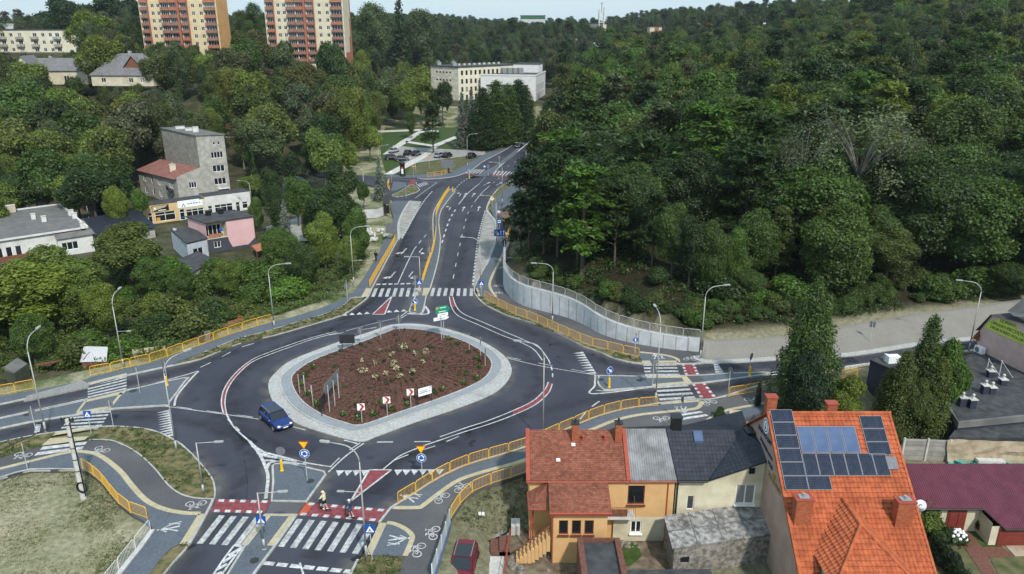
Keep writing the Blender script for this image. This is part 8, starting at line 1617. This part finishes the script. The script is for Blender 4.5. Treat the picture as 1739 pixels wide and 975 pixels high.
for x,y,h,k,tn in cand[:NTREE]:
 s=spot(x,y,h);lab="%s %s %s"%(tn,WORD[k],s);place("full" if k=="broad" and y<140 else k,x,y,h,tn,lab,lab,1.35 if k=="bush" else RND.uniform(1.0,1.5))
far=cand[NTREE:];keys=sorted(k for k in TREES if k.startswith(("birch","broad","pine")));colF=bpy.data.collections.new("far_tree_shapes")
for i_,k in enumerate(keys):
 me=TREES[k][0].copy();me.materials.clear();me.materials.append(LEAFI);o=bpy.data.objects.new("shape_%02d"%i_,me);colF.objects.link(o)
me=bpy.data.meshes.new("far_woodland");me.from_pydata([(x,y,hg(x,y)) for x,y,*_ in far],[],[])
idx=[RND.choice([i_ for i_,q in enumerate(keys) if q.startswith(k if k in("birch","broad","pine") else "broad")]) for _,_,_,k,_ in far]
for nm,ty,vals in(("idx",'INT',idx),("scl",'FLOAT',[h/SH.get(k,14)*1.12 for _,_,h,k,_ in far]),("rot",'FLOAT',[RND.uniform(0,6.28) for _ in far])):
 a=me.attributes.new(nm,ty,'POINT');a.data.foreach_set("value",vals)
a=me.attributes.new("tint",'FLOAT_COLOR','POINT');a.data.foreach_set("color",[c for q in far for c in(*[v*RND.uniform(.98,1.3)*w_ for v,w_ in zip(TINT[q[4]],(1.15,1.05,.8))],1)])
fo=bpy.data.objects.new("far_woodland",me);COL.objects.link(fo);fo['kind']='stuff';fo['label']="far wooded hills and skyline trees behind the nearer woods"
ng=bpy.data.node_groups.new("scatter_trees",'GeometryNodeTree');ng.interface.new_socket("Geometry",in_out='INPUT',socket_type='NodeSocketGeometry');ng.interface.new_socket("Geometry",in_out='OUTPUT',socket_type='NodeSocketGeometry')
gi,go=ng.nodes.new("NodeGroupInput"),ng.nodes.new("NodeGroupOutput");ci=ng.nodes.new("GeometryNodeCollectionInfo");ci.inputs["Collection"].default_value=colF;ci.inputs["Separate Children"].default_value=True;ci.inputs["Reset Children"].default_value=True
ip=ng.nodes.new("GeometryNodeInstanceOnPoints");ip.inputs["Pick Instance"].default_value=True
def attr(nm,ty):n=ng.nodes.new("GeometryNodeInputNamedAttribute");n.data_type=ty;n.inputs["Name"].default_value=nm;return n.outputs["Attribute"]
cx=ng.nodes.new("ShaderNodeCombineXYZ");ng.links.new(attr("rot",'FLOAT'),cx.inputs["Z"]);ng.links.new(attr("idx",'INT'),ip.inputs["Instance Index"]);ng.links.new(cx.outputs[0],ip.inputs["Rotation"]);ng.links.new(attr("scl",'FLOAT'),ip.inputs["Scale"])
ng.links.new(gi.outputs[0],ip.inputs["Points"]);ng.links.new(ci.outputs[0],ip.inputs["Instance"]);ng.links.new(ip.outputs[0],go.inputs[0]);fo.modifiers.new("scatter",'NODES').node_group=ng
# -- undergrowth and grass nobody could count
def scatter(name,n,sampler,size,hmax,tint,label,clump=14):
 C=sampler(n);Zg=hgt(C[:,0],C[:,1]);bump=(np.sin(C[:,0]*1.3+2)*np.sin(C[:,1]*1.1)*.5+.5)*hmax;C=np.column_stack([C,Zg+NR_.uniform(0.02,1,len(C))*bump]);D=np.tile([0,0,1.0],(len(C),1));P,N,v=cloud(C,D,clump,size*1.3,size,.5,.8,.2)
 o=obj(name,leaf_mesh(name,P,N,size,v));o.color=(*TINT[tint],1);o['kind']='stuff';o['label']=label
def samp(x0,x1,y0,y1,test):
 def f(n):
  X=NR_.uniform(x0,x1,n*3);Y=NR_.uniform(y0,y1,n*3);m=test(X,Y);return np.stack([X[m],Y[m]],1)[:n]
 return f
scatter("weedy_undergrowth",7000,samp(-70,-15,82,126,lambda X,Y:inside(VAL_POLY,X,Y)&(dist_line(VP,X,Y)>1.5)),.22,1.5,"light green","tall green weeds covering the slope behind the long yellow rail")
scatter("wood_undergrowth",7500,samp(-2,110,88,150,lambda X,Y:inside(HILL_POLY,X,Y)&(dist_line(LP,X,Y)>2.0)&(np.sin(X*.31)*np.sin(Y*.27+1)>-.25)),.24,1.1,"mid green","patchy dark undergrowth on the floor of the right-hand wood")
scatter("bank_weeds",500,samp(-6,3,51,60,lambda X,Y:inside(YARD_POLY,X,Y)&(dist_line([(p.x,p.y) for p in YARD_EDGE],X,Y)>.5)),.09,.2,"olive green","dry weeds on the bank below the cycle path by the yellow house",8)
vp=[[(p.x,p.y) for p in pxl(q,K)] for q in(SW_VERGE,SW_VERGE2,SW_WEDGE,NW_VERGE,NE_VERGE,SE_GRASS)]
o0=len(bpy.data.objects)
def tuft(name,n,polys,zz,size,tint,label):
 xs_=[p[0] for P in polys for p in P];ys_=[p[1] for P in polys for p in P];X=NR_.uniform(min(xs_),max(xs_),n*12);Y=NR_.uniform(min(ys_),max(ys_),n*12);m=np.any([inside(P,X,Y) for P in polys],axis=0);m&=(Y>30)&(np.sin(X*.8)*np.sin(Y*.7+X*.2)+NR_.normal(size=len(X))*.4>0)
 X,Y=X[m][:n],Y[m][:n];C=np.stack([X,Y,np.full(len(X),zz) if zz is not None else hgt(X,Y)],1);P,N,v=cloud(C,np.tile([0.,0,1],(len(C),1)),7,size*1.2,size,.15,.0,.0);P[:,2]=np.maximum(P[:,2],C[:,2].min()-0) if zz is not None else P[:,2]
 N[:,2]*=.6;o=obj(name,leaf_mesh(name,P,N,size,v,2.2));o.color=(*TINT[tint],1);o['kind']='stuff';o['label']=label
tuft("verge_grass_tufts",2600,vp,K+.06,.10,"olive green","tufts of half-dry grass on the roadside verges");tuft("field_grass",3200,[FIELD],None,.055,"straw","half-dry grass of the trampled field at the bottom left");tuft("field_green_grass",2400,[FIELD],None,.06,"light green","greener grass patches of the trampled field at the bottom left")
# -- planted island
def plantlet(n,r,h,size,stem=False):
 C=sph(n)*np.array([r,r,h/2])+np.array([0,0,h*.5+(h*.5 if stem else 0)]);D=C-np.array([0,0,h*.4]);D/=np.maximum(.05,np.linalg.norm(D,axis=1,keepdims=True));P,N,v=cloud(C,D,5,size*.7,size);return leaf_mesh("leaves",P,N,size,v)
PL=[plantlet(26,.22,.4,.10) for _ in range(3)];FLW=[plantlet(16,.34,.6,.17,True) for _ in range(3)];FG=[plantlet(14,.26,.7,.13) for _ in range(2)];sb=MB();sb.tube([(0,0,-.1),(0,0,1.1)],.03,5);sb.tube([(0,0,.5),(.2,.1,1.1)],.02,4);sb.tube([(0,0,.5),(-.2,-.05,1.0)],.02,4);so=sb.build("stem","bark");STM=so.data;bpy.data.objects.remove(so)
for k,(x,y) in enumerate(((800,190),(880,222),(1040,220),(1100,208),(683,258),(772,280),(890,292),(1088,268),(710,326),(678,336),(770,376),(845,352),(1016,338),(930,376),(912,318),(960,178))):
 p=isl(440+x/3.9,540+(y+34)/3.9);r=thing("hydrangea","cream flowering hydrangea on a short stem in the middle of the planted island","flowering shrub",tuple(p),"cream hydrangeas on the planted island",RND.uniform(0,6),True);s_=RND.uniform(.55,.95)*(1 if k%4 else .75);r.scale=(s_,)*3
 a=obj("flower_head",FLW[k%3],r);a.color=(.56,.48,.30,1);a=obj("leaves",FG[k%2],r,(0,0,.3));a.color=(*TINT["mid green"],1);obj("stem",STM,r)
for k,(x,y) in enumerate(((360,330),(300,385),(280,440),(325,505),(385,572),(560,640),(655,668),(760,640),(985,578),(1255,140),(1318,168),(1440,268),(1460,328),(1440,402),(1360,435),(1215,475),(875,608),(815,560))):
 p=isl(440+x/3.9,540+(y+6)/3.9);r=thing("rose_bush","small green rose bush with a few pale blooms near the rim of the planted island","bush",tuple(p),"rose bushes along the rim of the island",RND.uniform(0,6),True);a=obj("leaves",PL[k%3],r,(0,0,0),(0,0,0),(1.2,1.2,1.3));a.color=(*TINT["fresh green"],1)
 b=MB();[b.sphere((RND.uniform(-.2,.2),RND.uniform(-.2,.05),RND.uniform(.3,.55)),.06,6,4) for _ in range(4)];b.build("blooms","tactile_cream",r)
n_=0
while n_<80:
 a,f=RND.uniform(0,2*pi),sqrt(RND.uniform(.02,.92));q=II[RND.randrange(len(II))];p=Vector((cen.x+(q.x-cen.x)*f,cen.y+(q.y-cen.y)*f,0));p.z=.17+.75*(1-f*f);n_+=1;s_=RND.uniform(.5,1.05)
 o=obj("low_shrub",PL[n_%3]);o.location=p;o.rotation_euler=(0,0,a);o.scale=(s_,s_,s_*.85);o.color=(*TINT[RND.choice(["grey-green","dark green","mid green","grey-green"])],1);o['label']="tiny low green shrub planted in the bark mulch of the island";o['category']="shrub";o['group']="low shrubs in the bark mulch"
for k,(px,py) in enumerate(((372,536),(405,541),(412,531),(338,557),(398,520))):
 p=at(px,py,-.6);r=thing("goldenrod","orange-yellow flowering weeds behind the yellow rail near the logs","wild flowers",(p.x,p.y,hg(p.x,p.y)),"orange wild flowers on the weedy slope",0,True);r.scale=(1.3,1.1,1.5);a=obj("flower_head",FLW[k%3],r);a.color=(.42,.20,.02,1);a=obj("leaves",FG[k%2],r);a.color=(*TINT["mid green"],1)
nb=9000;a=NR_.uniform(0,2*pi,nb);f=np.sqrt(NR_.uniform(0,.97,nb));qi=NR_.integers(0,len(II),nb);ix=np.array([(q.x-cen.x,q.y-cen.y) for q in II])[qi]*f[:,None];P=np.column_stack([ix[:,0]+cen.x,ix[:,1]+cen.y,.2+.75*(1-f*f)]);o=obj("bark_chips",leaf_mesh("bark_chips",P,NR_.normal(size=(nb,3))*.5+np.array([0,0,1]),.15,NR_.uniform(0,1,nb),2.2));o.color=(.125,.062,.045,1);o['kind']='stuff';o['label']="brown bark chips covering the planted island"
for px,py,h,tn,lab in((1573,905,2.6,"light green","leafy light green shrub against the orange roof's right edge"),(1599,892,1.6,"yellow-green","yellow-green round shrub left of the burgundy double door"),(1605,922,1.3,"dark green","dark low shrub beside the white hydrangea"),(1660,898,1.5,"deep green","dark shrub right of the burgundy double door"),(1682,896,1.4,"deep green","dark shrub at the corner by the garage"),(1590,930,1.4,"mid green","green shrub at the top of the dark hedge"),(776,893,.8,"olive green","small weedy bush at the end of the screen fence"),(1222,712,1.2,"dark green","small dark bush at the tip of the black rear roof")):
 p=at(px,py,GZ0 if py>800 else 0);place("bush",p.x,p.y,h,tn,lab,None,.8,p.z)
for k in range(6):p=at(1588+k*9,938+k*12,GZ0);place("bush",p.x,p.y,1.6,"deep green","dark trimmed shrub of the hedge along the orange-roofed house","hedge shrubs by the orange-roofed house",.7,p.z)
p=at(1622,922,GZ0);r=thing("white_hydrangea","round bush full of white flowers beside the brick garden path","flowering shrub",tuple(p),None,0,True);a=obj("leaves",PL[0],r,(0,0,0),(0,0,0),(3.2,3.2,2.6));a.color=(*TINT["mid green"],1);b=MB();[b.sphere((.75*cos(k*2.4)*sqrt(k/22),.6*sin(k*2.4)*sqrt(k/22)-.1,1.25-.7*k/22),.14,7,5) for k in range(22)];b.build("flowers","sign_white",r)

# ------------------------------------------------------------------ vehicles
def car(label,p,head,col,L=4.55,W=1.8,H=1.5,estate=True,name="parked_car",group=None,full=True):
 key="car_paint_%02x%02x%02x"%tuple(int(c*255) for c in col)
 if key not in MATS:mat(key,col,None,2,.28,.25,spec=.6)
 r=thing(name,label,"car",tuple(p),group,head,True);h=L/2;w=W/2
 S=[(-h,.80,.42,.80),(-h+.12,.93,.30,.92),(-h+.7,1,.25,.97),(-.6,1,.23,.95),(.6,1,.23,.93),(h-1.05,1,.24,.90),(h-.45,.96,.27,.80),(h-.1,.86,.32,.68),(h,.74,.42,.58)]
 b=MB();R=[]
 for x,f,z0,z1 in S:
  q=w*f;R.append([Vector((x,y,z)) for y,z in((-q*.86,z0),(-q,z0+.16),(-q,z1-.16),(-q*.9,z1-.02),(-q*.4,z1+.02),(q*.4,z1+.02),(q*.9,z1-.02),(q,z1-.16),(q,z0+.16),(q*.86,z0))])
 n=len(R[0])
 for A,B in zip(R,R[1:]):
  for k in range(n):b.face([A[k],A[(k+1)%n],B[(k+1)%n],B[k]])
 b.face(R[0][::-1]);b.face(R[-1]);body=b.build("body",key,r,True,3)
 for s in(-1,1):
  b=MB();b.box((0,s*(w-.02),.33),(L*.5,.06,.14));b.build("sill_shade_strip","black",r)  # sill strip in black, standing in for shade along the lower flank
  for x in(-1,1):b=MB();b.tube([(x*(h-.85),s*(w-.25),.33),(x*(h-.85),s*(w+.005),.33)],.40,18);b.build("wheel_arch","black",r)
 xr=-h+(.25 if estate else .75);G=[(xr,.84,.92),(xr+.35,.74,H-.06),(.35,.76,H-.04),(1.12,.86,.92)]
 b=MB();R=[[Vector((x,-w*f,z)),Vector((x,w*f,z))] for x,f,z in G]
 b.face([R[0][0],R[1][0],R[1][1],R[0][1]]);b.face([R[2][0],R[3][0],R[3][1],R[2][1]])
 for s in(0,1):b.face([R[0][s],R[3][s],R[2][s],R[1][s]])
 b.build("windows","car_glass",r)
 b=MB();b.box(((R[1][0].x+R[2][0].x)/2,0,H-.02),(R[2][0].x-R[1][0].x+.1,W*.77,.07));
 for s in(-1,1):
  for a,c in((0,1),(3,2)):b.tube([(G[a][0],s*w*G[a][1],G[a][2]),(G[c][0],s*w*G[c][1],G[c][2])],.045,5)
  b.tube([(.3,s*w*.89,.9),(-.05,s*w*.765,H-.05)],.04,4)
 b.build("roof",key,r)
 if full:
  b=MB();b.box((-.35,0,H+.02),(1.5,W*.6,.02));b.build("sunroof","car_glass",r)
  for s in(-1,1):b=MB();b.tube([(xr+.4,s*w*.7,H+.06),(.3,s*w*.7,H+.05)],.025,5);b.build("roof_rail","alu",r)
 for sx in(-1,1):
  for sy in(-1,1):
   b=MB();c=(sx*(h-.85),sy*(w-.06));b.tube([(c[0],c[1]-.1,.32),(c[0],c[1]+sy*.06+.07,.32)],.325,16);o=b.build("wheel","rubber",r)
   b=MB();b.tube([(c[0],c[1]+sy*.09,.32),(c[0],c[1]+sy*.115,.32)],.2,10);b.build("rim","alu",o)
 for s in(-1,1):
  b=MB();b.sphere((h-.2,s*w*.64,.66),.15,8,6,(1.1,1.15,.5));b.build("headlight","sign_white",r);b=MB();b.box((-h+.1,s*w*.72,.78),(.12,.26,.2));b.build("tail_light","sign_red",r)
  b=MB();b.sphere((.95,s*(w+.09),.98),.1,7,5,(.7,1,.7));b.build("mirror",key,r)
 b=MB();b.box((h-.03,0,.5),(.05,.5,.11));b.build("number_plate","sign_white",r);b=MB();b.box((h-.07,0,.62),(.06,.85,.08));b.build("grille","alu" if full else "black",r)
 return r
mat("car_glass",(.015,.018,.022),None,2,.06,spec=.7)
def heading(a,c):p,q=at(*a),at(*c);return atan2(q.y-p.y,q.x-p.x)
car("metallic blue estate car driving round the roundabout",at(469,718),heading((452,703),(486,733)),(.012,.036,.17),4.6,1.85,1.43,name="moving_car")
p=at(787,968,YZ+.08);car("dark red car parked on the driveway beside the screen fence, cut by the bottom edge",p,-pi/2-.12,(.17,.012,.03),4.3,1.8,1.5,True)
car("black car driving towards the far crossing on the road leading away",at(881,250),heading((897,240),(872,256)),(.012,.013,.018),full=False,name="moving_car")
for px,py,c,hd,lab in((669,259,(.42,.45,.5),1.2,"silver car parked alone at the back of the far car park"),(693,263,(.015,.018,.03),1.3,"dark car in the far car park beside a similar dark one, left of the two"),(707,264,(.015,.02,.035),1.3,"dark car in the far car park beside a similar dark one, right of the two"),(666,271,(.02,.02,.03),.2,"dark car parked at the front left of the far car park"),(683,273,(.05,.055,.06),.2,"dark grey car parked beside the hedge at the front of the far car park"),(746,267,(.33,.38,.46),1.2,"pale blue-silver car under the lone conifer"),(760,267,(.012,.014,.03),1.2,"dark car right of the pale blue-silver one"),(801,268,(.012,.012,.02),1.1,"dark car on the lawn edge near the kerb lamp"),(597,270,(.015,.02,.06),.6,"dark blue car half hidden under trees left of the car park")):
 q=at(px,py,.1);q.z=max(.1,hg(q.x,q.y)) if px<640 else .1;car(lab,q,hd,c,4.3,1.75,1.5,px%2==0,full=False,group="cars parked in the far car park")
 # ------------------------------------------------------------------ people
def skin_mesh(V,E,R,m,name,parent,root=0):
 me=bpy.data.meshes.new("t");me.from_pydata(V,E,[]);o=bpy.data.objects.new("t",me);COL.objects.link(o);o.modifiers.new("s",'SKIN');sv=me.skin_vertices[0].data
 for k,r in enumerate(R):sv[k].radius=(r,r);sv[k].use_root=k==root
 s=o.modifiers.new("d",'SUBSURF');s.levels=s.render_levels=1
 ev=o.evaluated_get(bpy.context.evaluated_depsgraph_get());nm=bpy.data.meshes.new_from_object(ev);bpy.data.objects.remove(o,do_unlink=True);nm.materials.clear();nm.materials.append(MATS[m]);nm.polygons.foreach_set("use_smooth",[True]*len(nm.polygons));return obj(name,nm,parent)
for k_,c_ in dict(cloth_cream=(.55,.50,.34),cloth_navy=(.03,.045,.09),cloth_black=(.014,.014,.016),cloth_grey=(.20,.21,.23),cloth_red=(.40,.06,.07),cloth_white=(.62,.62,.60),hair_dark=(.03,.02,.015),helmet_cream=(.66,.60,.36),helmet_white=(.72,.72,.72),denim=(.07,.10,.17)).items():mat(k_,c_,None,6,.8)
def person(label,p,face,shirt,legs,pose="stand",h=1.7,hat=None,long=True,group=None):
 r=thing("person",label,"person",tuple(p),group,face,True);s=h/1.72;r.scale=(s,s,s)
 if pose=="ride":LH,RH,lk,rk,la,ra,ln=(.44,.2,1.02),(.44,-.2,1.02),(.12,.1,.52),(.04,-.09,.5),(.02,.07,.09),(-.22,-.07,.09),.06
 elif pose=="walk":LH,RH,lk,rk,la,ra,ln=(.2,.25,.82),(-.16,-.25,.82),(.2,.1,.5),(-.02,-.1,.5),(.24,.1,.08),(-.32,-.1,.12),.03
 else:LH,RH,lk,rk,la,ra,ln=(.05,.25,.78),(.08,-.24,.8),(.02,.1,.5),(.02,-.1,.5),(-.02,.1,.08),(-.02,-.1,.08),0
 le,re=tuple((a+b)/2+c for a,b,c in zip((ln,.2,1.4),LH,(-.05,.07,-.04))),tuple((a+b)/2+c for a,b,c in zip((ln,-.2,1.4),RH,(-.05,-.07,-.04)))
 V=[(0,0,.94),(ln*.5,0,1.18),(ln,0,1.38),(ln+.02,0,1.48),(ln+.05,0,1.60),(ln+.04,0,1.70),(ln,.19,1.39),le,LH,(ln,-.19,1.39),re,RH,(0,.09,.9),lk,la,(la[0]+.16,la[1],.045),(0,-.09,.9),rk,ra,(ra[0]+.16,ra[1],.045),(ln+.155,0,1.585)]
 Rr=[.125,.11,.11,.055,.095,.075,.055,.04,.03,.055,.04,.03,.085,.055,.036,.03,.085,.055,.036,.03,.02]
 E=[(0,1),(1,2),(2,3),(3,4),(4,5),(2,6),(6,7),(7,8),(2,9),(9,10),(10,11),(0,12),(12,13),(13,14),(14,15),(0,16),(16,17),(17,18),(18,19),(4,20)]
 body=skin_mesh(V,E,Rr,"skin","body",r)
 bm=bmesh.new();bm.from_mesh(body.data);b=MB()
 for hd,sg in((LH,1),(RH,-1)):
  d=(Vector(hd)-Vector(le if sg>0 else re)).normalized();t=d.cross(Vector((0,sg,0))).normalized() if pose!="ride" else Vector((0,1,0))
  for k,L in enumerate((.07,.085,.09,.082)):q=Vector(hd)+t*(k-1.5)*.02+d*.03;b.tube([q,q+d*L*.5,q+d*L*.8-Vector((0,0,.03))],.009,5)
  q=Vector(hd)-t*.03;b.tube([q,q-t*.02+d*.04],.01,5)
 off=len(bm.verts);vs=[bm.verts.new(q) for q in b.v];[bm.faces.new([vs[i_] for i_ in f]) for f in b.f];bm.to_mesh(body.data);bm.free()
 b=MB();[b.sphere((ln+.145,y,1.615),.013,5,4) for y in(-.035,.035)];b.build("eyes","black",body)
 f=1.0 if long else .45;mid=lambda A,B:tuple(a+(c-a)*f for a,c in zip(A,B))
 b=MB();b.tube([(0,0,.84),(ln*.3,0,1.0),(ln*.6,0,1.2),(ln,0,1.36),(ln+.01,0,1.43),(ln+.02,0,1.47)],[.135,.13,.135,.145,.10,.07],12);b.v=[(x,y*1.32,z) for x,y,z in b.v]
 for sh_,el_,ha_ in((V[6],le,LH),(V[9],re,RH)):b.tube([sh_,mid(sh_,el_) if not long else el_]+([tuple(a+(c-a)*.88 for a,c in zip(el_,ha_))] if long else[]),[.085,.068,.055][:3 if long else 2],9);b.sphere(sh_,.088,8,6)
 b.build("shirt",shirt,r,True)
 sh=pose=="ride";e1,e2=(lk,rk) if sh else(tuple(a+(c-a)*.92 for a,c in zip(lk,la)),tuple(a+(c-a)*.92 for a,c in zip(rk,ra)))
 b=MB();b.sphere((0,0,.9),.15,12,8,(1,1.2,.8))
 for hp,kn,en in((V[12],lk,e1),(V[16],rk,e2)):b.tube([(hp[0],hp[1],.92),tuple(a+(c-a)*.5 for a,c in zip(hp,kn)),tuple(a+(c-a)*(.85 if sh else 1) for a,c in zip(hp,kn))]+([] if sh else[en]),[.115,.10,.085,.07][:3 if sh else 4],10)
 b.build("trousers",legs,r,True)
 for q in(la,ra):b=MB();b.sphere((q[0]+.07,q[1],.05),.075,8,5,(1.9,.75,.75));b.build("shoe","cloth_white" if sh else "black",r,True)
 b=MB();b.sphere((ln+.03,0,1.645),.125 if hat else .112,10,7,(1.1,.92,.95));o=b.build("helmet" if hat else "hair",hat or "hair_dark",r,True)
 if hat:b=MB();b.sphere((ln+.15,0,1.63),.07,7,4,(1,1.2,.3));b.build("helmet_peak",hat,o)
 return r
def scooter(label,p,face,m="black"):
 r=thing("kick_scooter",label,"scooter",tuple(p),"electric scooters on the red crossing",face,True);b=MB();b.box((-.05,0,.11),(.75,.16,.05));b.build("deck",m,r)
 b=MB();b.tube([(.42,0,.2),(.34,0,1.0)],.028,6);b.tube([(.3,0,.12),(.44,0,.25)],.03,5);b.build("stem",m,r);b=MB();b.tube([(.34,-.25,1.02),(.34,.25,1.02)],.022,6);b.build("handlebar",m,r)
 for x in(.47,-.5):b=MB();b.tube([(x,-.03,.11),(x,.03,.11)],.11,12);o=b.build("wheel","rubber",r);b=MB();b.tube([(x,-.035,.11),(x,.035,.11)],.05,8);b.build("rim","alu",o)
 return r
for px,py,nm,sh,lg,ht in((551,866,"left scooter rider in a loose cream shirt and cream helmet on the red cycle crossing","cloth_cream","cloth_black","helmet_cream"),(595,879,"right scooter rider in a navy jacket and white helmet on the red cycle crossing","cloth_navy","denim","helmet_white")):
 p=at(px,py,.008);a=heading((560,868),(535,862));scooter(("black electric scooter under the cream-shirted rider" if px<570 else "dark electric scooter under the navy-jacketed rider"),p,a);q=p+Vector((cos(a)*-.08,sin(a)*-.08,.09));person(nm,q,a,sh,lg,"ride",1.58 if px>570 else 1.66,ht)
for px,py,f,sh,lg,ps,lab in((639,443,-1.8,"cloth_black","cloth_black","walk","pedestrian in black walking down the left pavement beside the straight yellow rail"),(856,421,-1.6,"cloth_black","cloth_black","walk","pedestrian in black walking near the yellow rail by the right bus stop"),(847,370,1.5,"cloth_white","cloth_red","stand","person in a white top and red trousers above the right bus shelter"),(762,294,-.5,"cloth_grey","cloth_navy","stand","person in grey and navy on the lawn corner by the far crossing"),(858,408,2.5,"cloth_white","cloth_grey","stand","person in a pale top standing beside the right bus shelter")):
 person(lab,at(px,py,K),f,sh,lg,ps,1.72,None,True)

# ------------------------------------------------------------------ the air between here and the far hills
b=MB();b.box((0,1150,30),(5200,3300,240));hm=bpy.data.materials.new("haze");hm.use_nodes=True;n=hm.node_tree.nodes;n.remove(n["Principled BSDF"]);pv=n.new("ShaderNodeVolumePrincipled");pv.inputs["Color"].default_value=(.8,.88,.95,1);pv.inputs["Density"].default_value=.0001;pv.inputs["Anisotropy"].default_value=.3;hm.node_tree.links.new(pv.outputs[0],n["Material Output"].inputs["Volume"])
o=b.build("haze",hm);o['kind']='stuff'
sets={}
for o in COL.objects:
 if o.parent is None and o.get('category') in('tree','bush') and o.get('group'):sets.setdefault(o['label'],[]).append(o)
ORD="first second third fourth fifth sixth seventh eighth ninth tenth eleventh twelfth".split()
for lab,os_ in sets.items():
 os_.sort(key=lambda o:proj(o.location)[0]);n=len(os_)
 if 1<n<=12 and len(re.findall(r"[A-Za-z]+",lab))<14:
  for k,o in enumerate(os_):o['label']=lab+", "+(("left one","right one")[k] if n==2 else("left one","middle one","right one")[k] if n==3 else ORD[k]+" from left")
